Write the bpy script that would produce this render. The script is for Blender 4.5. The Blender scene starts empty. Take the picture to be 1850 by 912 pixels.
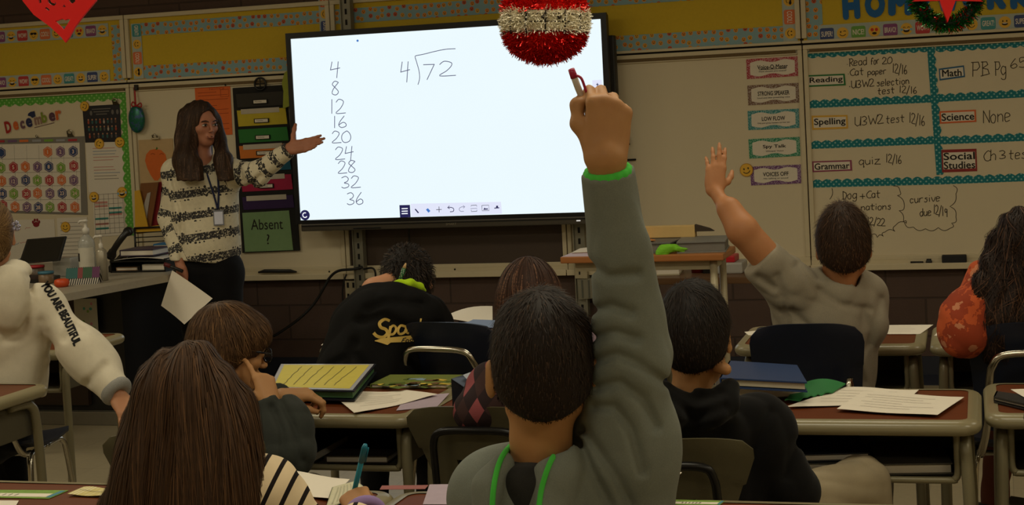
import bpy, bmesh, math, random
import numpy as np
from mathutils import Vector, Matrix, Quaternion
from mathutils.bvhtree import BVHTree

scene = bpy.context.scene
COL = scene.collection
random.seed(7)
rng = np.random.default_rng(7)

# ------------------------------------------------------------------ camera
FPX = 2900.0                      # focal length in pixels of the 1850 px wide frame
PPX, PPY = 925.0, 306.0           # optical axis (the photograph is a crop of a taller frame)
YAW, PITCH, ROLL = 0.29617, -0.04114, 0.04969
CAM = np.array([0.0, -8.74, 1.55])
_fw = np.array([-math.sin(YAW)*math.cos(PITCH), math.cos(YAW)*math.cos(PITCH), math.sin(PITCH)])
_r0 = np.array([math.cos(YAW), math.sin(YAW), 0.0]); _u0 = np.cross(_r0, _fw)
_rt = _r0*math.cos(ROLL) - _u0*math.sin(ROLL)
_up = _r0*math.sin(ROLL) + _u0*math.cos(ROLL)
cam_data = bpy.data.cameras.new('camera'); cam = bpy.data.objects.new('camera', cam_data); COL.objects.link(cam)
cam.matrix_world = Matrix(((_rt[0], _up[0], -_fw[0], CAM[0]), (_rt[1], _up[1], -_fw[1], CAM[1]), (_rt[2], _up[2], -_fw[2], CAM[2]), (0, 0, 0, 1)))
cam_data.sensor_fit = 'HORIZONTAL'; cam_data.sensor_width = 36.0
cam_data.lens = 36.0*FPX/1850.0
cam_data.shift_x = 0.0
cam_data.shift_y = -(456.0-PPY)/1850.0
cam_data.clip_start = 0.05
scene.camera = cam

# ------------------------------------------------------------------ world, lights, exposure
world = bpy.data.worlds.new('world'); scene.world = world; world.use_nodes = True
world.node_tree.nodes['Background'].inputs[0].default_value = (1.0, 0.80, 0.55, 1)
world.node_tree.nodes['Background'].inputs[1].default_value = 0.02
scene.view_settings.view_transform = 'Standard'; scene.view_settings.look = 'None'
scene.view_settings.exposure = 0.0; scene.view_settings.gamma = 1.0
scene.view_settings.use_curve_mapping = False
try:
    scene.cycles.use_denoising = True
    scene.cycles.max_bounces = 6
    scene.cycles.sample_clamp_indirect = 4.0
except Exception:
    pass
CEIL = 2.75
WARM = (1.0, 0.92, 0.69)
def area_light(name, loc, sx, sy, power, color=WARM, rot=(0, 0, 0)):
    d = bpy.data.lights.new(name, 'AREA'); d.shape = 'RECTANGLE'; d.size = sx; d.size_y = sy
    d.energy = power; d.color = color
    o = bpy.data.objects.new(name, d); COL.objects.link(o); o.location = loc; o.rotation_euler = rot
    return o
# fluorescent troffers over the class (the row by the board is switched off); leftmost pair is added fill for the front wall's left end
for i, (x, y, p) in enumerate([(-5.7, -3.0, 15), (-3.2, -3.3, 12), (-0.6, -3.3, 12), (2.0, -3.3, 12), (-5.7, -5.7, 15), (-3.2, -5.7, 16), (-0.6, -5.7, 16), (2.0, -5.7, 16), (-3.2, -8.2, 12), (-0.6, -8.2, 12), (2.0, -8.2, 12)]):
    area_light('troffer_or_fill_light', (x, y, CEIL-0.03), 1.15, 0.55, p)

# ------------------------------------------------------------------ pixel -> place helpers
def ray(px, py):
    return _fw + _rt*((px-PPX)/FPX) - _up*((py-PPY)/FPX)
def P(px, py, d):                 # point seen at (px,py) at optical depth d (metres)
    return CAM + ray(px, py)*d
def W(px, py, off=0.0):           # point on the front wall, `off` metres in front of it
    r = ray(px, py); t = (-off-CAM[1])/r[1]
    return CAM + r*t
def Zp(px, py, z):                # point on a horizontal plane
    r = ray(px, py); t = (z-CAM[2])/r[2]
    return CAM + r*t
def depth(p): return float(np.dot(np.asarray(p)-CAM, _fw))
def mpp(p): return depth(p)/FPX   # metres per pixel at a place
# ------------------------------------------------------------------ materials
def lin(c):
    c = c/255.0
    return c/12.92 if c <= 0.04045 else ((c+0.055)/1.055)**2.4
def L(rgb): return (lin(rgb[0]), lin(rgb[1]), lin(rgb[2]), 1.0)
_mats = {}
class N:
    """tiny node-graph helper"""
    def __init__(s, name):
        s.m = bpy.data.materials.new(name); s.m.use_nodes = True
        s.t = s.m.node_tree; s.b = s.t.nodes['Principled BSDF']
    def n(s, typ, **kw):
        nd = s.t.nodes.new(typ)
        for k, v in kw.items(): setattr(nd, k, v)
        return nd
    def l(s, a, b): s.t.links.new(a, b)
    def val(s, x, sock):
        if hasattr(x, 'is_output'): s.l(x, sock)
        else: sock.default_value = x
    def math(s, op, a, b=0.0, c=0.0):
        nd = s.n('ShaderNodeMath', operation=op)
        s.val(a, nd.inputs[0]); s.val(b, nd.inputs[1]); s.val(c, nd.inputs[2])
        return nd.outputs[0]
    def mix(s, f, a, b, mode='MIX'):
        nd = s.n('ShaderNodeMix', data_type='RGBA', blend_type=mode)
        s.val(f, nd.inputs[0]); s.val(a, nd.inputs[6]); s.val(b, nd.inputs[7])
        return nd.outputs[2]
    def coord(s, kind='Object'): return s.n('ShaderNodeTexCoord').outputs[kind]
    def sep(s, v):
        nd = s.n('ShaderNodeSeparateXYZ'); s.l(v, nd.inputs[0]); return nd.outputs
    def comb(s, x, y, z=0.0):
        nd = s.n('ShaderNodeCombineXYZ'); s.val(x, nd.inputs[0]); s.val(y, nd.inputs[1]); s.val(z, nd.inputs[2]); return nd.outputs[0]
    def noise(s, v, scale, detail=3.0, rough=0.55):
        nd = s.n('ShaderNodeTexNoise'); s.l(v, nd.inputs['Vector']); nd.inputs['Scale'].default_value = scale
        nd.inputs['Detail'].default_value = detail; nd.inputs['Roughness'].default_value = rough
        return nd.outputs['Fac']
    def attr(s, name):
        return s.n('ShaderNodeAttribute', attribute_name=name)
    def bump(s, h, strength, dist=0.002):
        nd = s.n('ShaderNodeBump'); s.val(h, nd.inputs['Height']); nd.inputs['Strength'].default_value = strength
        nd.inputs['Distance'].default_value = dist; s.l(nd.outputs[0], s.b.inputs['Normal'])
    def vary(s, col, amount, scale, v=None):
        """gentle value variation of a colour"""
        v = v if v is not None else s.coord()
        f = s.noise(v, scale)
        k = s.math('MULTIPLY_ADD', f, 2*amount, 1-amount)
        return s.mix(1.0, col, s.comb(k, k, k), 'MULTIPLY')
    def base(s, col, rough=0.6, metal=0.0, spec=0.4):
        s.val(col, s.b.inputs['Base Color']); s.val(rough, s.b.inputs['Roughness'])
        s.b.inputs['Metallic'].default_value = metal; s.b.inputs['Specular IOR Level'].default_value = spec
        return s.m
def M(name, rgb, rough=0.6, metal=0.0, noise=0.08, scale=30.0, bump=0.0, bscale=300.0, spec=0.4, sheen=0.0):
    if name in _mats: return _mats[name]
    g = N(name); v = g.coord()
    g.base(g.vary(L(rgb), noise, scale, v), rough, metal, spec)
    if bump: g.bump(g.noise(v, bscale, 4.0), bump)
    if sheen:
        g.b.inputs['Sheen Weight'].default_value = sheen
    _mats[name] = g.m
    return g.m
def dots_mat(name, base, dot, freq, rad, rough=0.7):
    """polka dots laid on the x/z plane of the object"""
    g = N(name); x, y, z = g.sep(g.coord())
    a = g.math('MULTIPLY', g.math('ADD', x, z), freq*0.7071); b = g.math('MULTIPLY', g.math('SUBTRACT', x, z), freq*0.7071)
    fa = g.math('SUBTRACT', g.math('FRACT', a), 0.5); fb = g.math('SUBTRACT', g.math('FRACT', b), 0.5)
    d = g.math('SQRT', g.math('ADD', g.math('MULTIPLY', fa, fa), g.math('MULTIPLY', fb, fb)))
    m = g.math('LESS_THAN', d, rad)
    g.base(g.mix(m, L(base), L(dot)), rough)
    return g.m
def confetti_mat(name, base, cols, scale, rad, dark=(50, 35, 15)):
    """jittered little round faces printed on paper (x/z plane)"""
    g = N(name); x, y, z = g.sep(g.coord()); v = g.comb(x, z, 0.0)
    vo = g.n('ShaderNodeTexVoronoi', voronoi_dimensions='2D'); g.l(v, vo.inputs['Vector']); vo.inputs['Scale'].default_value = scale; vo.inputs['Randomness'].default_value = 0.45
    m = g.math('LESS_THAN', vo.outputs['Distance'], rad)
    r = g.sep(vo.outputs['Color'])
    c = g.mix(r[0], L(cols[0]), L(cols[1]))
    c = g.mix(g.math('GREATER_THAN', r[1], 0.8), c, L(cols[2]))
    fx = g.sep(vo.outputs['Position'])
    # two eyes and a mouth inside each face
    dx = g.math('SUBTRACT', x, fx[0]); dz = g.math('SUBTRACT', z, fx[1])
    mouth = g.math('MULTIPLY', g.math('LESS_THAN', g.math('ABSOLUTE', dx), 0.42*rad/scale), g.math('LESS_THAN', g.math('ABSOLUTE', g.math('ADD', dz, 0.35*rad/scale)), 0.14*rad/scale))
    ey = g.math('MULTIPLY', g.math('LESS_THAN', g.math('ABSOLUTE', g.math('SUBTRACT', g.math('ABSOLUTE', dx), 0.38*rad/scale)), 0.17*rad/scale), g.math('LESS_THAN', g.math('ABSOLUTE', g.math('SUBTRACT', dz, 0.25*rad/scale)), 0.17*rad/scale))
    c = g.mix(g.math('MAXIMUM', mouth, ey), c, L(dark))
    g.base(g.mix(m, L(base), c), 0.7)
    return g.m

# ------------------------------------------------------------------ mesh building
def V3(p): return Vector((float(p[0]), float(p[1]), float(p[2])))
class MB:
    def __init__(s): s.v = []; s.f = []; s.mi = []; s.sm = []
    def add(s, vs, fs, mi=0, smooth=False):
        o = len(s.v); s.v += [tuple(map(float, p)) for p in vs]
        for f in fs: s.f.append([o+i for i in f]); s.mi.append(mi); s.sm.append(smooth)
    def box(s, c, size, mi=0, rot=None, bevel=0.0):
        hx, hy, hz = size[0]/2, size[1]/2, size[2]/2
        if bevel > 0:
            b = min(bevel, hx*0.99, hy*0.99, hz*0.99); bm = bmesh.new()
            bmesh.ops.create_cube(bm, size=1.0, matrix=Matrix.Diagonal((size[0], size[1], size[2], 1)))
            bmesh.ops.bevel(bm, geom=bm.edges[:], offset=b, segments=2, affect='EDGES', profile=0.6)
            vs = [v.co.copy() for v in bm.verts]; bm.verts.index_update()
            fs = [[v.index for v in f.verts] for f in bm.faces]; bm.free()
        else:
            vs = [Vector((x, y, z)) for x in (-hx, hx) for y in (-hy, hy) for z in (-hz, hz)]
            fs = [(0, 1, 3, 2), (4, 6, 7, 5), (0, 4, 5, 1), (2, 3, 7, 6), (0, 2, 6, 4), (1, 5, 7, 3)]
        if rot is not None: vs = [rot @ v for v in vs]
        c = V3(c); s.add([v+c for v in vs], fs, mi, False)
    def prism(s, poly, ext, mi=0, smooth=False, mi_side=None):
        """poly: 3D points (planar); ext: extrusion vector (towards the back)"""
        n = len(poly); e = np.asarray(ext, float); a = [np.asarray(p, float) for p in poly]
        vs = a+[p+e for p in a]
        s.add(vs, [list(range(n)), list(range(2*n-1, n-1, -1))], mi, smooth)
        s.add(vs, [[i, i+n, (i+1) % n+n, (i+1) % n] for i in range(n)], mi if mi_side is None else mi_side, smooth)
    def tube(s, pts, r, n=8, mi=0, closed=False, caps=True, flat=None):
        P_ = [V3(p) for p in pts]; m = len(P_)
        rr = r if hasattr(r, '__len__') else [r]*m
        tang = []
        for i in range(m):
            a = P_[(i-1) % m] if (closed or i > 0) else P_[i]; b = P_[(i+1) % m] if (closed or i < m-1) else P_[i]
            t = (b-a); tang.append(t.normalized() if t.length > 1e-9 else Vector((0, 0, 1)))
        up = Vector((0, 0, 1)) if abs(tang[0].z) < 0.9 else Vector((1, 0, 0))
        u = tang[0].cross(up).normalized(); vs = []
        for i in range(m):
            t = tang[i]; u = (u-t*u.dot(t)); u = u.normalized() if u.length > 1e-6 else t.orthogonal().normalized(); w = t.cross(u)
            for k in range(n):
                a = 2*math.pi*k/n; vs.append(P_[i]+(u*math.cos(a)+w*math.sin(a)*(flat or 1.0))*rr[i])
        fs = []
        for i in range(m if closed else m-1):
            j = (i+1) % m
            for k in range(n): fs.append((i*n+k, i*n+(k+1) % n, j*n+(k+1) % n, j*n+k))
        if caps and not closed: fs.append(tuple(range(n-1, -1, -1))); fs.append(tuple((m-1)*n+k for k in range(n)))
        s.add(vs, fs, mi, True)
    def lathe(s, prof, c, n=24, mi=0, axis=None):
        """prof: (radius, height) pairs along +z at c"""
        q = Matrix.Identity(3) if axis is None else Vector((0, 0, 1)).rotation_difference(V3(axis)).to_matrix()
        c = V3(c); vs = []; m = len(prof)
        for (r, h) in prof:
            for k in range(n):
                a = 2*math.pi*k/n; vs.append(c+q @ Vector((r*math.cos(a), r*math.sin(a), h)))
        fs = [(i*n+k, i*n+(k+1) % n, (i+1)*n+(k+1) % n, (i+1)*n+k) for i in range(m-1) for k in range(n)]
        fs.append(tuple(range(n-1, -1, -1))); fs.append(tuple((m-1)*n+k for k in range(n)))
        s.add(vs, fs, mi, True)
    def grid(s, rows, mi=0, smooth=True, closed=False):
        nr, nc = len(rows), len(rows[0]); vs = [p for r in rows for p in r]
        fs = [(i*nc+k, i*nc+k+1, (i+1)*nc+k+1, (i+1)*nc+k) for i in range(nr-1) for k in range(nc-1)]
        s.add(vs, fs, mi, smooth)
    def slab(s, rows, th, mi=0, n=None):
        """thin sheet with thickness th along direction n (default -z)"""
        n = np.array([0, 0, -1.0]) if n is None else np.asarray(n, float)
        R0 = [[np.asarray(p, float) for p in r] for r in rows]; R1 = [[p+n*th for p in r] for r in R0]
        s.grid(R0, mi); s.grid([r[::-1] for r in R1], mi)
        nr, nc = len(rows), len(rows[0])
        loop = [(0, k) for k in range(nc)]+[(i, nc-1) for i in range(1, nr)]+[(nr-1, k) for k in range(nc-2, -1, -1)]+[(i, 0) for i in range(nr-2, 0, -1)]
        vs = [R0[i][k] for i, k in loop]+[R1[i][k] for i, k in loop]; m = len(loop)
        s.add(vs, [(i, i+m, (i+1) % m+m, (i+1) % m) for i in range(m)], mi)
    def build(s, name, mats, parent=None, base=None, attrs=None):
        me = bpy.data.meshes.new(name)
        b = np.zeros(3) if base is None else np.asarray(base, float)
        if parent is not None: b = np.array(parent.get('_b', (0, 0, 0)), float)
        vv = [(p[0]-b[0], p[1]-b[1], p[2]-b[2]) for p in s.v]
        me.from_pydata(vv, [], s.f)
        mats = mats if isinstance(mats, (list, tuple)) else [mats]
        for m in mats: me.materials.append(m)
        me.polygons.foreach_set('material_index', s.mi); me.polygons.foreach_set('use_smooth', s.sm)
        me.update()
        return link(name, me, parent, b)
def link(name, me, parent, b):
    o = bpy.data.objects.new(name, me); COL.objects.link(o); o['_b'] = tuple(float(x) for x in b)
    if parent is not None: o.parent = parent
    else: o.location = tuple(b)
    return o
def tag(o, label, cat, group=None, kind=None):
    o['label'] = label; o['category'] = cat
    if group: o['group'] = group
    if kind: o['kind'] = kind
    return o
def struct(o): o['kind'] = 'structure'; return o
def thing(name, label, cat, base, group=None):
    o = bpy.data.objects.new(name, None); COL.objects.link(o); o.location = tuple(map(float, base))
    o['_b'] = tuple(float(x) for x in base); o.empty_display_size = 0.05
    return tag(o, label, cat, group)
def dup(root, loc, rotz, label=None, group=None, scale=None):
    def cp(o, par):
        c = o.copy(); COL.objects.link(c); c.parent = par
        for ch in o.children: cp(ch, c)
        return c
    r = cp(root, None); r.location = loc; r.rotation_euler = (0, 0, rotz)
    if scale: r.scale = scale
    if label: r['label'] = label
    if group: r['group'] = group
    return r

# ------------------------------------------------------------------ lettering
_txt = {}
def text_mesh(txt, bold=0.0):
    key = (txt, bold)
    if key not in _txt:
        cu = bpy.data.curves.new('t', 'FONT'); cu.body = txt; cu.offset = bold; cu.resolution_u = 3
        ob = bpy.data.objects.new('t', cu); COL.objects.link(ob)
        dg = bpy.context.evaluated_depsgraph_get(); me = bpy.data.meshes.new_from_object(ob.evaluated_get(dg))
        vs = np.array([v.co[:2] for v in me.vertices]) if len(me.vertices) else np.zeros((0, 2))
        fs = [list(p.vertices) for p in me.polygons]
        bpy.data.objects.remove(ob); bpy.data.curves.remove(cu); bpy.data.meshes.remove(me)
        _txt[key] = (vs, fs)
    return _txt[key]
def put_text(mb, txt, c, w=None, h=None, xdir=(1, 0, 0), ydir=(0, 0, 1), mi=0, bold=0.0):
    """lettering centred at c, fitted into w x h (metres)"""
    vs, fs = text_mesh(txt, 0.0)
    if not len(vs): return
    if bold > 0:                       # heavier weight: the outline laid down again in a small ring
        k = 8 if bold > .04 else 4; nv = len(vs); v0, f0 = vs, fs; vs = [v0]; fs = list(f0)
        for i in range(k): a = 2*math.pi*i/k; vs.append(v0+np.array([math.cos(a), math.sin(a)])*bold); fs += [[j+nv*(i+1) for j in f] for f in f0]
        vs = np.concatenate(vs)
    lo, hi = vs.min(0), vs.max(0); sz = hi-lo
    sx = w/sz[0] if w else h/sz[1]; sy = h/sz[1] if h else sx
    q = (vs-(lo+hi)/2)*np.array([sx, sy]); X = np.asarray(xdir, float); Y = np.asarray(ydir, float); c = np.asarray(c, float); Zn = np.cross(X, Y); n1 = len(text_mesh(txt, 0.0)[0])
    mb.add([c+X*a+Y*b+Zn*6e-5*(i//n1) for i, (a, b) in enumerate(q)], fs, mi)
GL = {'0': '4m1k0h1e3d6e7h6k4m', '1': '3m3d', '2': '0k2m5l5j3g0d7d', '3': '0l3m5k4i2h5g5e2d0e', '4': '1m0h6i|5m4c', '5': '6m1m1i4j6g4d0e',
      '6': '4m1i0f2d5e5g3h0f', '7': '0m6m2d', '8': '6l3m1k3i6f4d1e2h6l', '9': '6k3l1j3h6j|6l6d', 'R': '1m1d|0m4m6k4i1h|2h6d', 'e': '0g5h4j1j0g1d5e',
      'a': '5i2j0g2d5f|5j5d', 'd': '5i2j0g2d5f|5n5d', 'f': '6l4m2k2d|0i5i', 'o': '3j0h1d4d5h3j', 'r': '0j0d|0h2j5j', 'C': '7l4m0i1e4d7e', 't': '2m2e4d|0j5j',
      'p': '0j0a|0i3j5h4e0e', 'U': '0m0f2d5e6m|6m6d', 'W': '0m2d4j6d8m', 's': '5i3j1i4g3d0e', 'l': '1n1d', 'c': '5i2j0g2d5e', 'i': '1j1d|1l1m',
      'n': '0j0d|0h3j5h5d', 'q': '5i2j0g2d5f|5j5a6b', 'u': '0j0f2d5f|5j5d', 'z': '0j5j0d6d', 'P': '1m1d|0m5m6j4h1h', 'B': '1m1d|0m4m5k1i5h6e0d',
      'g': '5i2j0g2d5f|5j5b2a0b', 'N': '0d0m6d6m', 'h': '0n0d|0h3j5h5d', 'D': '1m1d|1m5k6h4d0d', '+': '3j3d|0g6g', '/': '6n0b', '.': '1g1f', 'm': '0j0d|0h2j3h3d|3h5j7h7d', 'v': '0j3d6j'}
SHARP = set('147WNztPRBDU+/'); WD = {' ': .55, '.': .5, 'i': .5, 'l': .45, '1': .72, 'W': 1.45, 'm': 1.3, 'U': 1.05, '/': .8}
def catmull(pts, sub=5):
    p = [np.asarray(q, float) for q in pts]
    if len(p) < 3: return p
    out = []
    for i in range(len(p)-1):
        a = p[max(i-1, 0)]; b = p[i]; c = p[i+1]; d = p[min(i+2, len(p)-1)]
        for k in range(sub):
            t = k/sub
            out.append(0.5*((2*b)+(c-a)*t+(2*a-5*b+4*c-d)*t*t+(3*b-a-3*c+d)*t**3))
    out.append(p[-1]); return out
def ribbon(mb, pts, w, nrm, mi=0):
    """flat ink line of width w lying in the plane with normal nrm"""
    p = [np.asarray(q, float) for q in pts]; n = np.asarray(nrm, float); rows = []
    for i in range(len(p)):
        t = p[min(i+1, len(p)-1)]-p[max(i-1, 0)]; s_ = np.cross(n, t); L_ = np.linalg.norm(s_)
        s_ = s_/L_ if L_ > 1e-9 else np.array([1.0, 0, 0])
        rows.append([p[i]-s_*w/2, p[i]+s_*w/2])
    if len(rows) > 1: mb.grid(rows, mi, False)
def hand(mb, txt, px0, px1, hpx, off, w=0.004, mi=0, surf=None, jit=0.25):
    """handwriting on the wall between two baseline pixels; hpx = capital height in px"""
    surf = surf or (lambda a, b: W(a, b, off))
    n = sum(WD.get(ch, 1.0) for ch in txt); dx = (px1[0]-px0[0])/n; dy = (px1[1]-px0[1])/n
    x, y = px0; r2 = random.Random(txt)
    for ch in txt:
        ad = WD.get(ch, 1.0)
        if ch in GL:
            sl = 0.05
            for st in GL[ch].split('|'):
                pts = [((int(st[i]))/8.0*dx*0.98*max(min(ad*1.15, 1.5), .8), (ord(st[i+1])-100)/9.0*hpx) for i in range(0, len(st), 2)]
                pts = [(a+r2.uniform(-jit, jit), b+r2.uniform(-jit, jit)) for a, b in pts]
                q = catmull(pts, 4) if ch not in SHARP else [np.asarray(k) for k in pts]
                ps = [surf(x+a, y-b+a*dy/max(dx, 1e-6)) for a, b in q]
                if ch in SHARP:
                    for i in range(len(ps)-1): e = (ps[i+1]-ps[i]); e = e/max(np.linalg.norm(e), 1e-9)*w*.4; ribbon(mb, [ps[i]-e, ps[i+1]+e-np.array([0, 2e-5*i, 0])], w, (0, -1, 0), mi)
                else: ribbon(mb, ps, w, (0, -1, 0), mi)
        x += dx*ad; y += dy*ad
# ------------------------------------------------------------------ flat things on the wall
def wquad(mb, px, off, t, mi=0, mi_side=None):
    """polygon given by pixels, standing off..off+t in front of the wall"""
    mb.prism([W(a, b, off+t) for a, b in px], (0, t, 0), mi, False, mi_side)
def wrect(x0, y0, x1, y1, sl=-0.053, vx=0.05):
    """pixel corners of an upright rectangle on the wall (photo is rolled)"""
    return [(x0, y0), (x1, y0+(x1-x0)*sl), (x1+(y1-y0)*vx, y1+(x1-x0)*sl), (x0+(y1-y0)*vx, y1)]
def wlerp(q, u, v):
    a = np.asarray(q[0], float)*(1-u)+np.asarray(q[1], float)*u; b = np.asarray(q[3], float)*(1-u)+np.asarray(q[2], float)*u
    return a*(1-v)+b*v
def disc(mb, c, r, y, mi=0, n=20, t=0.003, sx=1.0, sz=1.0, ang=0.0):
    ca, sa = math.cos(ang), math.sin(ang); pts = []
    for k in range(n):
        a = -2*math.pi*k/n; x, z = r*sx*math.cos(a), r*sz*math.sin(a)
        pts.append((c[0]+x*ca-z*sa, y, c[1]+x*sa+z*ca))
    mb.prism(pts, (0, t, 0), mi)
def arc(mb, c, r, a0, a1, w, y, mi, ang=0.0, n=10, sz=1.0):
    pts = []
    for k in range(n+1):
        a = math.radians(a0+(a1-a0)*k/n); x, z = r*math.cos(a), r*sz*math.sin(a)
        pts.append((c[0]+x*math.cos(ang)-z*math.sin(ang), y, c[1]+x*math.sin(ang)+z*math.cos(ang)))
    ribbon(mb, pts, w, (0, -1, 0), mi)
def face(mb, c, r, y, kind='smile', ang=0.0, rim=True, t=0.003):
    """round yellow face; material slots: 0 yellow 1 dark 2 white 3 red 4 rim"""
    def q(x, z): return (c[0]+(x*math.cos(ang)-z*math.sin(ang))*r, c[1]+(x*math.sin(ang)+z*math.cos(ang))*r)
    if rim: disc(mb, c, r, y, 4, 24, t); disc(mb, c, r*0.9, y-0.0006, 0, 24, 0.0005)
    else: disc(mb, c, r, y, 0, 24, t)
    e = y-0.0014
    if kind == 'shades':
        for sx in (-1, 1): disc(mb, q(sx*0.38, 0.2), r*0.33, e, 1, 12, 0.0004, 1.1, 0.75, ang)
        disc(mb, q(0, 0.32), r*0.6, e, 1, 8, 0.0004, 1.2, 0.14, ang); arc(mb, q(0, -0.1), r*0.4, 205, 335, r*0.1, e, 1, ang)
    elif kind == 'hearts':
        for sx in (-1, 1): disc(mb, q(sx*0.36, 0.22), r*0.27, e, 3, 12, 0.0004, 1, 1.1, ang)
        disc(mb, q(0, -0.4), r*0.36, e, 1, 12, 0.0004, 1.1, 0.6, ang)
    elif kind == 'laugh':
        for sx in (-1, 1): arc(mb, q(sx*0.36, 0.1), r*0.2, 20, 160, r*0.1, e, 1, ang)
        disc(mb, q(0, -0.3), r*0.48, e, 1, 14, 0.0004, 1.1, 0.62, ang); disc(mb, q(0, -0.14), r*0.36, e-0.0006, 2, 12, 0.0003, 1.1, 0.3, ang)
        for sx in (-1, 1): disc(mb, q(sx*0.78, -0.12), r*0.24, e, 5, 10, 0.0004, 0.8, 1, ang)
    else:
        for sx in (-1, 1):
            if kind == 'wink' and sx == 1: arc(mb, q(0.36, 0.16), r*0.2, 20, 160, r*0.1, e, 1, ang)
            else: disc(mb, q(sx*0.32, 0.2), r*0.12, e, 1, 10, 0.0004, 0.9, 1.35, ang)
        if kind == 'grin': disc(mb, q(0, -0.28), r*0.45, e, 1, 14, 0.0004, 1.1, 0.55, ang); disc(mb, q(0, -0.16), r*0.36, e-0.0006, 2, 12, 0.0003, 1.1, 0.25, ang)
        else: arc(mb, q(0, 0.05), r*0.55, 205, 335, r*0.11, e, 1, ang)
# ------------------------------------------------------------------ implicit bodies (smooth unions meshed by surface nets)
def f32(x): return np.asarray(x, np.float32)
class Fig:
    def __init__(s): s.p = []; s.disp = []
    def cap(s, a, b, r1, r2=None, k=0.02, op='u', flat=None, tagu=None):
        s.p.append((op, 'cap', (f32(a), f32(b), r1, r1 if r2 is None else r2, flat), k, tagu)); return s
    def ell(s, c, R, rad, k=0.02, op='u'):
        s.p.append((op, 'ell', (f32(c), f32(R), f32(rad)), k, None)); return s
    def plane(s, c, n, k=0.006):          # keep the side the normal points away from
        n = np.asarray(n, float); n = n/np.linalg.norm(n)
        s.p.append(('i', 'pl', (f32(c), f32(n)), k, None)); return s
    def fn(s, f, k=0.01, op='i'): s.p.append((op, 'fn', f, k, None)); return s
    def chain(s, pts, rads, k=0.02, flat=None, op='u'):
        for i in range(len(pts)-1): s.cap(pts[i], pts[i+1], rads[i], rads[i+1], k, op, flat)
        return s
    @staticmethod
    def raw(pr, x):
        kind, q = pr[1], pr[2]
        if kind == 'cap':
            a, b, r1, r2, flat = q
            if flat is not None:
                ax = f32(flat[0]); fc = flat[1]            # stretch space along ax by 1/fc
                def st(p): return p+np.multiply.outer(p@ax, ax)*(1/fc-1) if p.ndim > 1 else p+ax*(p@ax)*(1/fc-1)
                x = st(x); a = st(a); b = st(b)
            ba = b-a; L2 = float(ba@ba)+1e-12; pa = x-a
            t = np.clip((pa@ba)/L2, 0, 1)
            d = np.sqrt(np.maximum(((pa-np.multiply.outer(t, ba))**2).sum(1), 1e-12))-(r1+t*(r2-r1))
            return d*(flat[1]**0.5 if flat is not None else 1.0)
        if kind == 'ell':
            c, R, rad = q; y = (x-c)@R.T; k0 = np.sqrt(((y/rad)**2).sum(1)+1e-9); k1 = np.sqrt(((y/rad**2)**2).sum(1)+1e-9)
            return k0*(k0-1)/k1
        if kind == 'pl': return (x-q[0])@q[1]
        return q(x)
    def ev(s, x):
        d = np.full(len(x), 9.0, np.float32)
        for pr in s.p:
            e = s.raw(pr, x); op, k = pr[0], max(pr[3], 1e-4)
            if op == 'u': h = np.maximum(k-np.abs(d-e), 0)/k; d = np.minimum(d, e)-h*h*k*0.25
            else:
                if op == 's': e = -e
                h = np.maximum(k-np.abs(d-e), 0)/k; d = np.maximum(d, e)+h*h*k*0.25
        for f in s.disp: d = d+f(x)
        return d.astype(np.float32)
    def bounds(s):
        lo = np.full(3, 1e9); hi = -lo
        for pr in s.p:
            if pr[0] != 'u': continue
            if pr[1] == 'cap':
                r = max(pr[2][2], pr[2][3]); lo = np.minimum(lo, np.minimum(pr[2][0], pr[2][1])-r); hi = np.maximum(hi, np.maximum(pr[2][0], pr[2][1])+r)
            elif pr[1] == 'ell':
                r = pr[2][2].max(); lo = np.minimum(lo, pr[2][0]-r); hi = np.maximum(hi, pr[2][0]+r)
        return lo-0.03, hi+0.03
    def mesh(s, h):
        B = 8; lo, hi = s.bounds(); nb = np.maximum(np.ceil((hi-lo)/(h*B)).astype(int), 1)
        I = np.stack(np.meshgrid(*[np.arange(n) for n in nb], indexing='ij'), -1).reshape(-1, 3)
        cen = f32(lo+(I+0.5)*B*h); dc = s.ev(cen); keep = np.abs(dc) < 0.87*B*h*1.7+0.012
        Vv = np.repeat(np.repeat(np.repeat(np.where(dc > 0, 1, -1).astype(np.float32).reshape(nb), B, 0), B, 1), B, 2)
        loc = np.stack(np.meshgrid(*[np.arange(B)]*3, indexing='ij'), -1).reshape(-1, 3)
        K = I[keep]
        for c0 in range(0, len(K), 400):
            kk = K[c0:c0+400]; idx = (kk[:, None, :]*B+loc[None]).reshape(-1, 3)
            Vv[idx[:, 0], idx[:, 1], idx[:, 2]] = s.ev(f32(lo+idx*h))
        return snets(Vv, lo, h)
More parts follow.
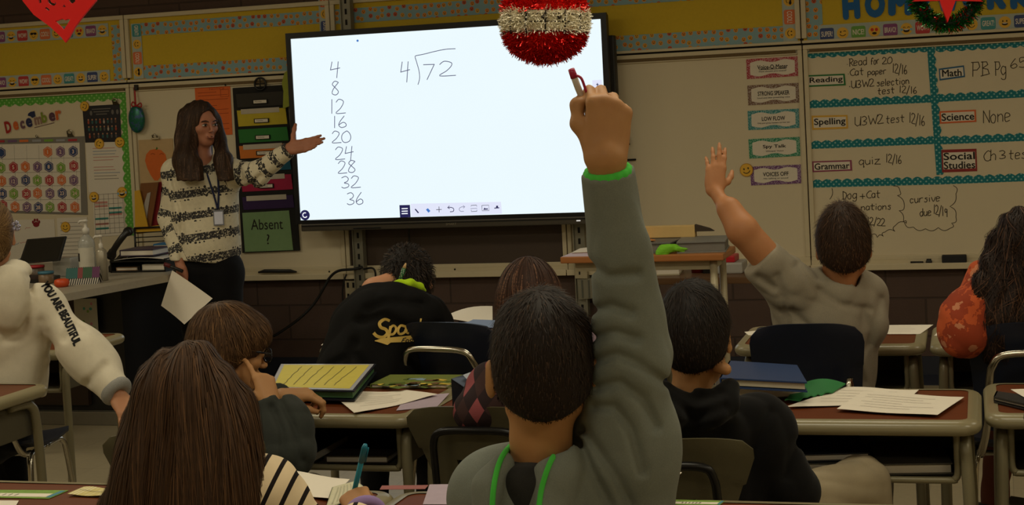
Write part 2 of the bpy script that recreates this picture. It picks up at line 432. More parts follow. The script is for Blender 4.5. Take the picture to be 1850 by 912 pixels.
def snets(Vv, lo, h):
    neg = Vv < 0; nx, ny, nz = Vv.shape
    cnt = np.zeros((nx-1, ny-1, nz-1), np.int8)
    offs = [(i, j, k) for i in (0, 1) for j in (0, 1) for k in (0, 1)]
    for (i, j, k) in offs: cnt += neg[i:nx-1+i, j:ny-1+j, k:nz-1+k]
    C = np.argwhere((cnt > 0) & (cnt < 8)); n = len(C)
    vid = np.full(cnt.shape, -1, np.int32); vid[C[:, 0], C[:, 1], C[:, 2]] = np.arange(n)
    val = np.stack([Vv[C[:, 0]+i, C[:, 1]+j, C[:, 2]+k] for (i, j, k) in offs], 1)
    O = np.array(offs, float); acc = np.zeros((n, 3)); num = np.zeros(n)
    for a in range(8):
        for b in range(a+1, 8):
            if np.abs(O[a]-O[b]).sum() != 1: continue
            m = (val[:, a] < 0) != (val[:, b] < 0); t = val[:, a]/np.where(np.abs(val[:, a]-val[:, b]) < 1e-9, 1, val[:, a]-val[:, b])
            p = O[a][None]+t[:, None]*(O[b]-O[a])[None]; acc[m] += p[m]; num[m] += 1
    pos = lo+(C+acc/num[:, None])*h
    faces = []
    for ax in range(3):
        sl0 = [slice(None)]*3; sl1 = [slice(None)]*3; sl0[ax] = slice(0, -1); sl1[ax] = slice(1, None)
        E = np.argwhere(neg[tuple(sl0)] != neg[tuple(sl1)]); u, w = (ax+1) % 3, (ax+2) % 3
        E = E[(E[:, u] > 0) & (E[:, w] > 0) & (E[:, u] < Vv.shape[u]-1) & (E[:, w] < Vv.shape[w]-1)]
        eu = np.zeros(3, int); eu[u] = 1; ew = np.zeros(3, int); ew[w] = 1
        q = [E-eu-ew, E-ew, E, E-eu]; ids = np.stack([vid[a[:, 0], a[:, 1], a[:, 2]] for a in q], 1)
        inside = neg[E[:, 0], E[:, 1], E[:, 2]]
        ids[~inside] = ids[~inside][:, ::-1]; faces.append(ids[(ids >= 0).all(1)])
    return pos, np.concatenate(faces)
def sdf_obj(name, fig, h, mat, parent=None, base=None, attr=None, smooth_it=1):
    pos, fc = fig.mesh(h)
    if smooth_it:
        e = np.concatenate([fc[:, [0, 1]], fc[:, [1, 2]], fc[:, [2, 3]], fc[:, [3, 0]]])
        deg = np.bincount(e[:, 0], minlength=len(pos))+np.bincount(e[:, 1], minlength=len(pos)); deg = np.maximum(deg, 1)
        for _ in range(smooth_it):
            a = np.stack([np.bincount(e[:, 0], pos[e[:, 1], i], len(pos))+np.bincount(e[:, 1], pos[e[:, 0], i], len(pos)) for i in range(3)], 1)/deg[:, None]
            pos = pos*0.5+a*0.5
    me = bpy.data.meshes.new(name)
    b = np.zeros(3) if base is None else np.asarray(base, float)
    if parent is not None: b = np.array(parent['_b'], float)
    n, m = len(pos), len(fc)
    me.vertices.add(n); me.vertices.foreach_set('co', (pos-b).astype(np.float32).ravel())
    me.loops.add(m*4); me.loops.foreach_set('vertex_index', fc.astype(np.int32).ravel())
    me.polygons.add(m); me.polygons.foreach_set('loop_start', np.arange(0, m*4, 4, dtype=np.int32))
    me.polygons.foreach_set('use_smooth', np.ones(m, bool))
    me.update(calc_edges=True); me.validate()
    for mm in (mat if isinstance(mat, (list, tuple)) else [mat]): me.materials.append(mm)
    if attr:
        for an, fn in attr.items():
            a = me.attributes.new(an, 'FLOAT', 'POINT'); a.data.foreach_set('value', np.asarray(fn(pos), np.float32))
    o = link(name, me, parent, b)
    return o
def bvh_of(o):
    b = np.array(o['_b']); me = o.data
    return BVHTree.FromPolygons([tuple(np.array(v.co)+b) for v in me.vertices], [tuple(p.vertices) for p in me.polygons])
def snap(bv, px, py, lift=0.001):
    d = V3(ray(px, py)).normalized(); h = bv.ray_cast(V3(CAM), d)
    if h[0] is None: return None
    return np.array(h[0]-d*lift)
def frame(F, U=(0, 0, 1)):
    """rows: left, forward, up"""
    F = np.asarray(F, float); F = F/np.linalg.norm(F); U = np.asarray(U, float); U = U-F*(U@F); U = U/np.linalg.norm(U)
    return np.stack([np.cross(U, F), F, U])
def folds(amp, freq, seed=0, stretch=(1, 1, 1)):
    r = np.random.default_rng(seed); A = r.normal(size=(4, 3)); A /= np.linalg.norm(A, axis=1)[:, None]; ph = r.uniform(0, 6, 4); st = np.array(stretch)
    A = f32(A*st)
    def f(x):
        w = np.sin(x@A[0]*freq*0.5+ph[0]); d = np.abs(np.sin(x@A[1]*freq+1.6*w+ph[1]))+0.6*np.abs(np.sin(x@A[2]*freq*1.7+1.8*w+ph[2]))+0.3*np.sin(x@A[3]*freq*0.45+ph[3])
        return -amp*(d-0.85)
    return f
# ------------------------------------------------------------------ the room
XL, XR, YB = -6.7, 2.7, -9.7
def brick_mat():
    g = N('painted_block'); x, y, z = g.sep(g.coord()); v = g.comb(g.math('ADD', x, y), z, 0.0)
    b = g.n('ShaderNodeTexBrick'); g.l(v, b.inputs['Vector']); b.inputs['Scale'].default_value = 1.0
    b.inputs['Brick Width'].default_value = .41; b.inputs['Row Height'].default_value = .205; b.inputs['Mortar Size'].default_value = .006; b.inputs['Mortar Smooth'].default_value = .4
    b.inputs['Color1'].default_value = L((86, 67, 58)); b.inputs['Color2'].default_value = L((80, 61, 52)); b.inputs['Mortar'].default_value = L((66, 51, 44))
    n = g.noise(v, 90, 5); c = g.vary(b.outputs['Color'], .14, 8, v)
    g.base(c, .75); h = g.math('ADD', g.math('MULTIPLY', b.outputs['Fac'], -1.0), g.math('MULTIPLY', n, .35)); g.bump(h, .6, .006); return g.m
def tile_mat():
    g = N('floor_tile'); x, y, z = g.sep(g.coord()); v = g.comb(x, y, 0.0)
    b = g.n('ShaderNodeTexBrick'); g.l(v, b.inputs['Vector']); b.offset = 0.0; b.inputs['Scale'].default_value = 1.0
    b.inputs['Brick Width'].default_value = .305; b.inputs['Row Height'].default_value = .305; b.inputs['Mortar Size'].default_value = .0012; b.inputs['Mortar Smooth'].default_value = .2
    b.inputs['Color1'].default_value = L((164, 151, 123)); b.inputs['Color2'].default_value = L((158, 145, 118)); b.inputs['Mortar'].default_value = L((128, 118, 100))
    c = g.vary(b.outputs['Color'], .12, 35, v); c = g.vary(c, .06, 300, v); g.base(c, .35, 0, .4); return g.m
WALLM = brick_mat(); SIDE = M('side_wall_paint', (190, 175, 145), .8); CEILM = M('ceiling_tile', (215, 205, 185), .9, bump=.3)
def slabbox(name, c, size, m):
    b = MB(); b.box(c, size); return struct(b.build(name, m))
slabbox('floor', ((XL+XR)/2, YB/2, -.05), (XR-XL+.4, -YB+.4, .1), tile_mat())
slabbox('ceiling', ((XL+XR)/2, YB/2, CEIL+.05), (XR-XL+.4, -YB+.4, .1), CEILM)
slabbox('wall_front', ((XL+XR)/2, .1, CEIL/2), (XR-XL+.4, .2, CEIL), WALLM)
slabbox('wall_back', ((XL+XR)/2, YB-.1, CEIL/2), (XR-XL+.4, .2, CEIL), SIDE)
slabbox('wall_left', (XL-.1, YB/2, CEIL/2), (.2, -YB, CEIL), SIDE)
slabbox('wall_right', (XR+.1, YB/2, CEIL/2), (.2, -YB, CEIL), SIDE)
b = MB(); b.box(((XL+XR)/2, -.006, .05), (XR-XL, .012, .10)); struct(b.build('baseboard_front', M('cove_base', (40, 42, 52), .5)))
b = MB(); b.box(((XL+XR)/2, -.16, .0015), (XR-XL, .30, .003)); struct(b.build('trim_floor', M('floor_strip_blue', (42, 46, 62), .4)))  # flat dark blue strip on the floor along the front wall

# ------------------------------------------------------------------ boards along the front wall
ALU = M('board_frame', (214, 200, 168), .45, 0, .05); GROOVE = M('map_rail_cork', (112, 92, 62), .9, 0, .2, 120)
DARK = M('dark_gap', (22, 19, 16), .8); WHITEB = M('whiteboard_enamel', (222, 208, 178), .38, 0, .02, 3)
YEL = M('yellow_backing_paper', (214, 182, 52), .85, 0, .06, 60); SCREW = M('screw', (60, 52, 40), .4, .8)
CONF = confetti_mat('little_faces_border', (142, 176, 184), [(228, 170, 60), (232, 140, 60), (205, 95, 60)], 24, .30)
FACE = [M('face_yellow', (236, 184, 62), .6), M('print_dark', (48, 34, 22), .7), M('print_white', (240, 230, 215), .7), M('print_red', (205, 60, 40), .7), M('face_rim', (206, 180, 150), .6), M('tear_blue', (120, 180, 215), .6)]
zT, zG = W(222, 28)[2], 1.789
zTrT, zTrB = W(620, 484)[2], W(580, 500)[2]
XJ = [-7.2+1.0, W(231, 90)[0], W(600, 40)[0], W(1447.5, 40)[0], 1.55]      # upper board joints
XK = [-6.2, W(243, 250)[0], W(627, 450)[0], W(1027, 450)[0], W(1457.5, 260)[0], 1.55]
zTop2 = zT+.0
def frame_rails(mb, x0, x1, z0, z1, w, d, mi=0, gap=.003, wb=None):
    x0 += gap; x1 -= gap
    mb.box(((x0+x1)/2, -d/2, z1-w/2), (x1-x0, d, w), mi, bevel=.004); wb = wb or w; mb.box(((x0+x1)/2, -d/2, z0+wb/2), (x1-x0, d, wb), mi, bevel=.004)
    mb.box((x0+w/2, -d/2, (z0+z1)/2), (w, d, z1-z0-2*w), mi, bevel=.003); mb.box((x1-w/2, -d/2, (z0+z1)/2), (w, d, z1-z0-2*w), mi, bevel=.003)
BADGE = {'WOW!': (196, 62, 62), 'COOL!': (226, 120, 70), 'GREAT!': (70, 150, 155), 'SUPER!': (62, 78, 130), 'NICE!': (110, 165, 70), 'BRAVO!': (140, 74, 128)}
BM = {k: M('badge_'+k[:-1].lower(), v, .6) for k, v in BADGE.items()}
BMATS = [M('border_paper', (180, 190, 184), .8)]+FACE+[BM[k] for k in BADGE]
BI = {k: 7+i for i, k in enumerate(BADGE)}
def badge_strip(name, seq, p0, p1, hpx, parent, off=.016, ang=0.0, paper=True):
    """printed strip of word badges and faces between two pixels (centres of the first and last badge)"""
    mb = MB(); n = len(seq); a = W(p0[0], p0[1], off); c = W(p1[0], p1[1], off); st = (c-a)/max(n-1, 1); H = hpx*mpp(a); u = st/np.linalg.norm(st); v = a3_(0, 0, 1) if abs(u[0]) > .5 else a3_(1, 0, 0)
    e = a-st*.5-v*H*.62; g_ = c+st*.5+v*H*.62
    if paper:
        mb.prism([(e[0], -off, e[2]), (g_[0], -off, e[2]), (g_[0], -off, g_[2]), (e[0], -off, g_[2])], (0, .001, 0), 0)
    r = H*.5
    for i, k in enumerate(seq):
        q = a+st*i; y = -off-.0008
        if k in BI:
            w2, h2 = min(r*1.28, .45*float(np.linalg.norm(st))), r*.98; pts = []
            for (cx, cz, a0) in ((w2-.3*r, h2-.3*r, 0), (-w2+.3*r, h2-.3*r, 90), (-w2+.3*r, -h2+.3*r, 180), (w2-.3*r, -h2+.3*r, 270)):
                for t in (0, 45, 90):
                    aa = math.radians(a0+t); px, pz = cx+.3*r*math.cos(aa), cz+.3*r*math.sin(aa)
                    pts.append((q[0]+px*math.cos(ang)-pz*math.sin(ang), y, q[2]+px*math.sin(ang)+pz*math.cos(ang)))
            mb.prism(pts[::-1], (0, .0006, 0), BI[k])
            put_text(mb, k, (q[0], y-.0008, q[2]), w2*1.6, h2*.9, (math.cos(ang), 0, math.sin(ang)), (-math.sin(ang), 0, math.cos(ang)), 3, .015)
        else:
            f = MB(); face(f, (q[0], q[2]), r*.94, y, k, ang, False, .0006); 
            mb.add(f.v, f.f, 0); n0 = len(f.f)
            for j in range(n0): mb.mi[-n0+j] = f.mi[j]+1
    return mb.build(name, BMATS, parent)
def a3_(*q): return np.array(q, float)
def plain_strip(name, x0, z0, x1, z1, parent, m=None, off=.015):
    mb = MB(); mb.prism([(x0, -off, z0), (x1, -off, z0), (x1, -off, z1), (x0, -off, z1)], (0, .001, 0)); return mb.build(name, m or CONF, parent)
UP = ['beside the red paper heart', 'over the orange notice', 'behind the big screen', 'with the homework letters']
upper = []
zi1, zi0 = zT-.055, zG+.019
for i in range(4):
    x0, x1 = XJ[i], XJ[i+1]
    t = thing('bulletin_board', 'yellow papered bulletin board with emoji border, '+['left end, above the green dotted calendar board', 'above the wall pocket chart and orange notice', 'behind and beside the big lit screen', 'right end, with blue letters reading homework'][i], 'bulletin board', ((x0+x1)/2, 0, zG), 'row of yellow bulletin boards')
    mb = MB(); frame_rails(mb, x0, x1, zG+.004, zT, .026, .034, 0, .003, .015); mb.build('frame', ALU, t)
    mb = MB(); mb.box(((x0+x1)/2, -.006, (zG+zT)/2), (x1-x0-.02, .012, zT-zG-.02)); mb.build('backing_paper', YEL, t)
    upper.append(t)
bw = .085
# mini-face strips and badge strips
plain_strip('face_border', W(206, 100)[0], zi0, XJ[1]-.028, zi1, upper[0])
badge_strip('badge_border', ['BRAVO!', 'laugh', 'WOW!', 'shades', 'COOL!', 'smile', 'GREAT!', 'hearts', 'BRAVO!', 'laugh'], (0, 67), (185, 54.5), 19, upper[0])
badge_strip('badge_border', ['BRAVO!', 'laugh', 'WOW!', 'shades', 'COOL!', 'smile', 'GREAT!', 'grin', 'SUPER!', 'wink'], (2, 149.5), (188, 138.5), 19, upper[0])
plain_strip('face_border', W(258, 60)[0], zi1-.075, XJ[2]-.028, zi1, upper[1]); plain_strip('face_border', W(258, 60)[0], zi0, XJ[2]-.028, zi0+.08, upper[1])
badge_strip('badge_border', ['GREAT!', 'smile', 'COOL!', 'shades'], (246.5, 55), (249.5, 130), 18, upper[1], .0165, -math.pi/2)
badge_strip('badge_border', ['SUPER!', 'smile', 'COOL!', 'shades'], (588, 48), (585, -20), 18, upper[1], .0165, -math.pi/2)
plain_strip('face_border', XJ[2]+.028, zi1-.085, XJ[3]-.03, zi1, upper[2]); plain_strip('face_border', XJ[2]+.028, zi0, XJ[3]-.03, zi0+.085, upper[2])
badge_strip('badge_border', ['smile', 'COOL!', 'shades', 'SUPER!'], (1428, 60), (1424, -28), 21, upper[2], .0165, -math.pi/2)
plain_strip('face_border', XJ[3]+.03, zi0, XJ[3]+.115, zi1, upper[3])
badge_strip('badge_border', ['SUPER!', 'wink', 'NICE!', 'hearts', 'BRAVO!', 'laugh', 'WOW!', 'shades', 'COOL!', 'smile', 'GREAT!', 'grin', 'SUPER!', 'smile'], (1494, 61.5), (1876, 36), 22, upper[3])
plain_strip('face_border', XJ[3]+.03, zi1-.085, XJ[4]-.03, zi1, upper[3])
mb = MB(); mb.box(((XJ[0]+XJ[4])/2, -.004, zG), (XJ[4]-XJ[0], .008, .014)); struct(mb.build('trim_1', DARK))
# lower boards: 0 papered, 1 white, 2 dark, 3 white, 4 white
names = ['white marker board under the calendar and green dotted border', 'white marker board behind the teacher and pocket chart', 'dark brown chalkboard panel under the big screen', 'white marker board with the voice level cards', 'white marker board listing homework in teal dotted borders']
lower = []
for i in range(5):
    x0, x1 = XK[i], XK[i+1]
    t = thing('chalkboard' if i == 2 else 'whiteboard', names[i], 'chalkboard' if i == 2 else 'whiteboard', ((x0+x1)/2, 0, zTrB), None if i == 2 else 'whiteboards along the front wall')
    mb = MB(); frame_rails(mb, x0, x1, zTrT-.01, zG-.006, .024, .028); mb.build('frame', ALU, t)
    mb = MB(); mb.box(((x0+x1)/2, -.006, (zTrT+zG)/2), (x1-x0-.03, .012, zG-zTrT-.02)); mb.build('writing_surface', M('brown_chalkboard', (74, 60, 50), .6, 0, .05, 4) if i == 2 else WHITEB, t)
    mb = MB(); mb.box(((x0+x1)/2, -.013, zG-.037), (x1-x0-.075, .032, .018), 0); mb.box(((x0+x1)/2, -.012, zG-.049), (x1-x0-.06, .030, .006), 1); mb.build('map_rail', [GROOVE, ALU], t)
    mb = MB(); d = .07
    mb.box(((x0+x1)/2, -d/2, zTrB+.014), (x1-x0-.004, d, .010), 0); mb.box(((x0+x1)/2, -d+.004, zTrB+.008), (x1-x0-.004, .010, .034), 0, bevel=.004)
    mb.box(((x0+x1)/2, -.014, (zTrT+zTrB)/2), (x1-x0-.004, .026, zTrT-zTrB-.004), 0)
    for k in range(3): xx = x0+(x1-x0)*(.08+.42*k); mb.lathe([(0, -.002), (.006, 0), (.004, .003)], (xx, -.028, (zTrT+zTrB)/2+.008), 8, 1, (0, -1, 0))
    mb.build('marker_tray', [ALU, SCREW], t); lower.append(t)
# ------------------------------------------------------------------ wall struts carrying the screen
STEEL = M('galvanised_steel', (138, 134, 118), .45, .35, .08, 20); BEIGE = M('beige_steel', (176, 164, 136), .5, .1)
def strut(xa, xb, z0, z1, off, label, m, dep=.045, slot=True):
    t = thing('wall_strut', label, 'strut', ((xa+xb)/2, -off, z0), 'steel wall struts'); mb = MB(); w = xb-xa
    mb.box(((xa+xb)/2, -off+dep/2, (z0+z1)/2), (w, dep, z1-z0), 0, bevel=.004)
    for sx in (-1, 1): mb.box(((xa+xb)/2+sx*(w/2-.003), -off-.006, (z0+z1)/2), (.006, .014, z1-z0), 0)
    if slot:
        z = z0+.05
        while z < z1-.05: mb.box(((xa+xb)/2, -off-.0008, z), (w*.2, .002, .032), 1); z += .062
    mb.build('channel', [m, DARK], t); return t
def wx(px, py, off): return W(px, py, off)[0]
strut(wx(638.5, 450, .075), wx(657, 450, .075), .28, CEIL-.01, .075, 'grey slotted steel wall strut left of the dark chalkboard panel', STEEL)
strut(wx(1036, 430, .075), wx(1057, 430, .075), .34, CEIL-.01, .075, 'grey slotted steel wall strut under the right end of the screen', STEEL)
t = thing('wall_bracket', 'beige slotted steel bracket below the marker tray by the grey strut', 'bracket', W(633, 560)); mb = MB()
q = [W(623, 507, .05), W(641, 507, .05), W(645, 580, .05), W(627, 580, .05)]; q[3][0] = q[0][0]; q[2][0] = q[1][0]; mb.prism(q, (0, .045, 0), 0)
for zz in (515, 535, 555, 572):
    for sx in (628, 638): c = W(sx+(zz-507)*.05, zz, .052); mb.box(c, (.012, .003, .030), 1)
mb.build('plate', [BEIGE, DARK], t)
t = thing('mount_box', 'grey steel screen mount box hanging right of the chalkboard', 'mount', W(1048, 520)); mb = MB()
q = [W(1037, 462, .11), W(1059, 462, .11), W(1061, 503, .11), W(1039, 503, .11)]; mb.prism(q, (0, .1, 0), 0)
mb.lathe([(0, 0), (.018, 0), (.018, .02), (.010, .03)], W(1051, 467, .11), 14, 1, (0, -1, 0))
for zz in (486, 493): mb.box(W(1047, zz, .111), (.008, .003, .018), 1)
mb.build('plate', [BEIGE, DARK], t); mb = MB()
q = [W(1043, 504, .10), W(1078, 502, .10), W(1080, 538, .10), W(1046, 541, .10)]; mb.prism(q, (0, .09, 0), 0)
for k in (1052, 1064): mb.box(W(k, 522, .102), (.008, .006, .10), 1)
mb.build('lower_box', [STEEL, M('steel_dark', (96, 96, 86), .5)], t)  # two darker upright bars on the front of the lower box
BLACKP = M('black_plastic', (28, 26, 24), .35, 0, .1); CABLE = M('black_cable', (18, 17, 16), .45)
def cable(label, pts, r=.006, name='cable', m=None):
    mb = MB(); mb.tube(catmull(pts, 6), r, 8); return tag(mb.build(name, m or CABLE, None, pts[0]), label, 'cable')
cable('black power cable curving from the steel strut down to the floor at left', [W(655, 482, .09), W(640, 486, .11), W(612, 489, .11), W(596, 501, .11), W(584, 522, .12), W(567, 549, .13), W(540, 576, .16), W(500, 604, .2), W(476, 618, .22), (W(450, 700, .25)[0], -.3, .008), (W(430, 700, .25)[0]-.2, -.25, .008)], .008)
cable('thin black cable hanging in a loop below the steel strut', [W(657, 486, .09), W(672, 484, .1), W(678, 492, .1), W(677, 510, .1), W(668, 540, .1), W(655, 560, .09)], .006)
cable('thin black cable drooping beside the beige bracket', [W(626, 495, .08), W(621, 510, .09), W(619, 535, .09), W(624, 560, .09), W(632, 572, .08)], .005)
t = thing('screen_cable', 'short black cable with white tag hanging under the screen', 'cable', W(740, 446)); mb = MB(); mb.tube(catmull([W(738, 395, .1), W(739, 430, .09), W(742, 458, .09), W(738, 485, .09), W(733, 520, .08)], 6), .006, 8); mb.build('cord', CABLE, t)
mb = MB(); mb.box(W(740, 446, .095), (.036, .012, .018), 0, bevel=.002); mb.build('paper_tag', M('tag_white', (225, 215, 195), .6), t)
cable('thin black cable running down beside the right edge of the screen', [W(1098, 130, .10), W(1104, 155, .06), W(1111, 175, .05), W(1118, 195, .05), W(1128, 225, .04), W(1137, 262, .04)], .005)
t = thing('wall_hook', 'short black bar mounted on the white board beside the raised fist', 'hook', W(1139, 288)); mb = MB(); mb.box(W(1139, 288.5, .02), (.062, .018, .010), 0, bevel=.003); mb.build('bar', DARK, t)
# ------------------------------------------------------------------ interactive screen
TO = .20
qx0 = (W(515.5, 61.8, TO)[0]+W(535, 404, TO)[0])/2; qx1 = (W(1095.5, 21, TO)[0]+W(1105, 200, TO)[0])/2-.004
qz1 = (W(515.5, 61.8, TO)[2]+W(1095, 21, TO)[2])/2; qz0 = W(537, 405, TO)[2]
sx0 = (W(527, 72, TO)[0]+W(541, 398.5, TO)[0])/2; sx1 = (W(1085.2, 33, TO)[0]+W(1091.3, 168, TO)[0])/2; sz1 = (W(527, 72, TO)[2]+W(1085, 32.5, TO)[2])/2; sz0 = (W(541, 398.5, TO)[2]+W(900, 387, TO)[2])/2
tv = thing('interactive_screen', 'large lit interactive screen showing multiples of four and a division problem', 'screen', ((qx0+qx1)/2, -.1, qz0))
BEZ = M('screen_bezel', (20, 20, 24), .35, 0, .05); CHIN = M('screen_chin', (74, 68, 58), .4, 0, .05); CASE = M('screen_case', (46, 43, 40), .5)
mb = MB(); cx, cz = (qx0+qx1)/2, (qz0+qz1)/2; d = .03
for (x0, x1, z0, z1) in ((qx0, qx1, sz1, qz1), (qx0, qx1, qz0, sz0), (qx0, sx0, sz0, sz1), (sx1, qx1, sz0, sz1)): mb.box(((x0+x1)/2, -TO+d/2-.004, (z0+z1)/2), (x1-x0, d, z1-z0), 0)
mb.build('bezel', BEZ, tv)
mb = MB(); mb.box((cx, -TO+.045, cz), (qx1-qx0-.01, .06, qz1-qz0-.01), 0, bevel=.008); mb.box((cx+.03, -TO+.105, cz), (qx1-qx0-.02, .06, (qz1-qz0)*.78), 0, bevel=.01); mb.build('case', CASE, tv)
mb = MB(); zc = W(539, 418, TO)[2]; mb.box((cx+.01, -TO+.02, (qz0+zc)/2), (qx1-qx0-.05, .06, qz0-zc), 0, bevel=.006)
mb.box((cx+.01, -TO-.011, qz0-.012), (qx1-qx0-.06, .004, .006), 1); put_text(mb, 'SMART', W(815, 404.5, TO+.013), .062, .012, mi=2)
mb.box(W(663, 412, TO+.012), (.17, .003, .006), 1)
mb.build('chin', [CHIN, BEZ, M('logo_grey', (150, 140, 120), .5)], tv)
mb = MB(); mb.box(W(1045, 398.5, TO+.012), (.022, .004, .006), 0); g = N('power_light'); g.base(L((230, 230, 225))); g.b.inputs['Emission Color'].default_value = (1, 1, 1, 1); g.b.inputs['Emission Strength'].default_value = .5; mb.build('power_light', g.m, tv)
def emis(name, rgb, k):
    g = N(name); g.base(L((8, 8, 8)), .25, 0, .3); c = g.vary(L(rgb), .03, .8) if k > .9 else L(rgb)
    g.val(c, g.b.inputs['Emission Color']); g.b.inputs['Emission Strength'].default_value = k; return g.m
mb = MB(); mb.box(((sx0+sx1)/2, -TO+.008, (sz0+sz1)/2), (sx1-sx0, .008, sz1-sz0)); glass = mb.build('display', emis('display_white', (236, 250, 255), 1.0), tv)
INK = emis('display_ink', (78, 80, 118), .9)
mb = MB(); io = TO-.0025
for tx, a, c, hh in [('4', (597, 138), (617, 137), 26), ('8', (598, 172), (614, 171), 25), ('12', (594, 205), (625, 204), 25), ('16', (599, 231), (630, 230), 21), ('20', (600, 258), (634, 257), 21), ('24', (606, 288), (641, 286), 22), ('28', (611, 313), (644, 311), 22), ('32', (617, 340), (652, 338), 21), ('36', (627, 370), (660, 369), 22), ('4', (724, 145), (743, 144), 33), ('7', (765, 144), (788, 143), 27), ('2', (794, 137), (824, 136), 26)]:
    mb = MB(); hand(mb, tx, a, c, hh, io, .0042, jit=.15); mb.build('handwriting', INK, glass)
mb = MB(); ribbon(mb, [W(x, y, io) for x, y in catmull([(755, 153), (758, 142), (757, 128), (752, 110), (750, 103), (752, 100.5), (765, 98), (785, 93), (805, 89), (823, 88)], 4)], .004, (0, -1, 0))
mb.build('division_bracket', INK, glass)
# tool bar icons
tb = [emis('bar_lavender', (226, 230, 250), 1.0), emis('icon_navy', (38, 36, 84), .9), emis('icon_grey', (70, 70, 88), .9), emis('icon_blue', (70, 125, 205), .9), emis('icon_white', (245, 248, 255), 1.0), emis('icon_pale', (150, 152, 178), .9)]
mb = MB(); o1, o2 = TO-.003, TO-.0022
def nxt(nm):
    global mb
    mb.build(nm, tb, glass); mb = MB()
def tq(px, mi, o=o1): mb.prism([W(a, b_, o) for a, b_ in px], (0, .0004, 0), mi)
tq([(742, 368), (905, 364.5), (907, 386), (743, 391.5)], 0); nxt('tool_bar'); tq([(721.5, 370.5), (740.5, 370), (741.8, 392), (722.8, 392.8)], 1, o2)
for yy in (376, 380.6, 385): tq([(725.5, yy), (736.5, yy-.4), (736.6, yy+1.5), (725.6, yy+1.9)], 4, TO-.0016)
nxt('menu_icon')
tq([(749, 377.8), (751, 377), (757, 384), (755, 385.2)], 1, o2); nxt('pen_icon'); tq([(769.5, 378.5), (773, 376), (777.5, 381), (774, 384.2)], 3, o2); nxt('eraser_icon')
def ic(pts, w=.0035, mi=2): ribbon(mb, [W(x, y, o2) for x, y in pts], w, (0, -1, 0), mi)
ic([(788, 378.7), (798, 378.2)]); ic([(793, 373), (793.3, 383.5)]); nxt('move_icon'); ic(catmull([(809, 375), (815, 374.5), (819.5, 377), (819, 381.5), (813, 382.5)], 4), .004, 1); ic([(812, 371.8), (808.5, 375), (812.5, 377)], .004, 1); nxt('undo_icon')
ic(catmull([(840, 373.5), (833, 374), (829.5, 377.5), (832, 381.5), (838, 381.5)], 4), .0035, 5); ic([(836.5, 371), (840, 373.5), (837, 376)], .0035, 5); nxt('redo_icon')
ic([(851, 373), (851, 371), (861, 370.5), (861.3, 372.8)], .003); ic([(851.3, 379), (851.5, 382), (861.5, 381.5), (861.5, 379)], .003); ic([(850, 376.8), (862, 376.2)], .003, 5); nxt('split_icon')
ic([(870.5, 371), (883, 370.5), (883.5, 380.3), (871, 380.8), (870.5, 371)], .0028); tq([(873, 379), (875.5, 375), (878, 377.2), (880, 375.8), (882, 378.4)][::1], 1, o2); nxt('picture_icon')
ic([(893, 376), (902, 375.2)], .005, 1); tq([(896, 375.5), (896.5, 371.5), (899.5, 371.3), (900, 375.3)], 1, o2); nxt('upload_icon')
c = W(551, 388.5, o2); disc(mb, (c[0], c[2]), .030, c[1], 1, 20, .0004); arc(mb, (c[0], c[2]), .014, 60, 330, .006, c[1]-.0006, 4); nxt('corner_logo')
tq([(1070, 145), (1087, 144), (1087.8, 169), (1071, 170)], 0); ic([(1077, 152.8), (1081.5, 152.6)], .004, 1); ic([(1079.1, 150), (1079.4, 155.5)], .004, 1); ic([(1075, 168.5), (1084, 168)], .003, 5); nxt('side_button')
c = W(646, 73.5, o2); disc(mb, (c[0], c[2]), .007, c[1], 3, 8, .0004)
mb.build('ink_speck', tb, glass)

# ------------------------------------------------------------------ paper goods on the boards
PAPER = M('white_paper', (232, 222, 205), .85, 0, .03, 80); INKB = M('black_print', (38, 32, 28), .8); MARK = M('marker_ink', (70, 58, 44), .8)
def sheet(name, label, cat, px, mats, off=.013, t=.0015, extra=None, group=None):
    base = np.mean([W(a, b_, off) for a, b_ in px], 0); mb = MB(); wquad(mb, px, off, t); 
    if extra: extra(mb, px, off+t+.0006)
    return tag(mb.build(name, mats, None, base), label, cat, group)
# scalloped dotted border strips
GDOT = dots_mat('green_dotted_paper', (92, 168, 58), (150, 200, 110), 42, .24); TDOT = dots_mat('teal_dotted_paper', (20, 122, 132), (140, 190, 186), 50, .23)
def scallop(label, p0, p1, hpx, side, m, off=.0135, n=None, wavy=.28, group='scalloped border strips'):
    """strip from pixel p0 to p1 (its straight edge); side: unit pixel direction of the scalloped edge"""
    L_ = math.dist(p0, p1); n = n or max(2, int(L_/18)); mb = MB(); rows = []; N_ = n*6
    for i in range(N_+1):
        t = i/N_; a = (p0[0]+(p1[0]-p0[0])*t, p0[1]+(p1[1]-p0[1])*t); h = hpx*(1-wavy+wavy*abs(math.sin(math.pi*n*t)))
        c = (a[0]+side[0]*h, a[1]+side[1]*h); rows.append([W(a[0], a[1], off), W(c[0], c[1], off)])
    mb.slab(rows, .001, 0, (0, 1, 0)); base = W(*p0, off)
    return tag(mb.build('border_strip', m, None, base), label, 'border strip', group)
scallop('green dotted scalloped border strip along the top of the calendar board', (-30, 178.5), (232, 164), 17, (.05, 1), GDOT)
scallop('green dotted scalloped border strip down the right side of the calendar board', (231, 163), (243, 425), 16, (-1, .05), GDOT, .0148)
TL_ = 'teal dotted scalloped border strip '
scallop(TL_+'above the reading row', (1459, 93), (1678, 81), 13, (.05, 1), TDOT); scallop(TL_+'above the math row at the top right', (1690, 81), (1900, 68.5), 14, (.05, 1), TDOT)
scallop(TL_+'under the reading row', (1463, 195.5), (1684, 185), 15, (-.05, -1), TDOT); scallop(TL_+'under the math row', (1690, 184.5), (1910, 172.5), 15, (-.05, -1), TDOT)
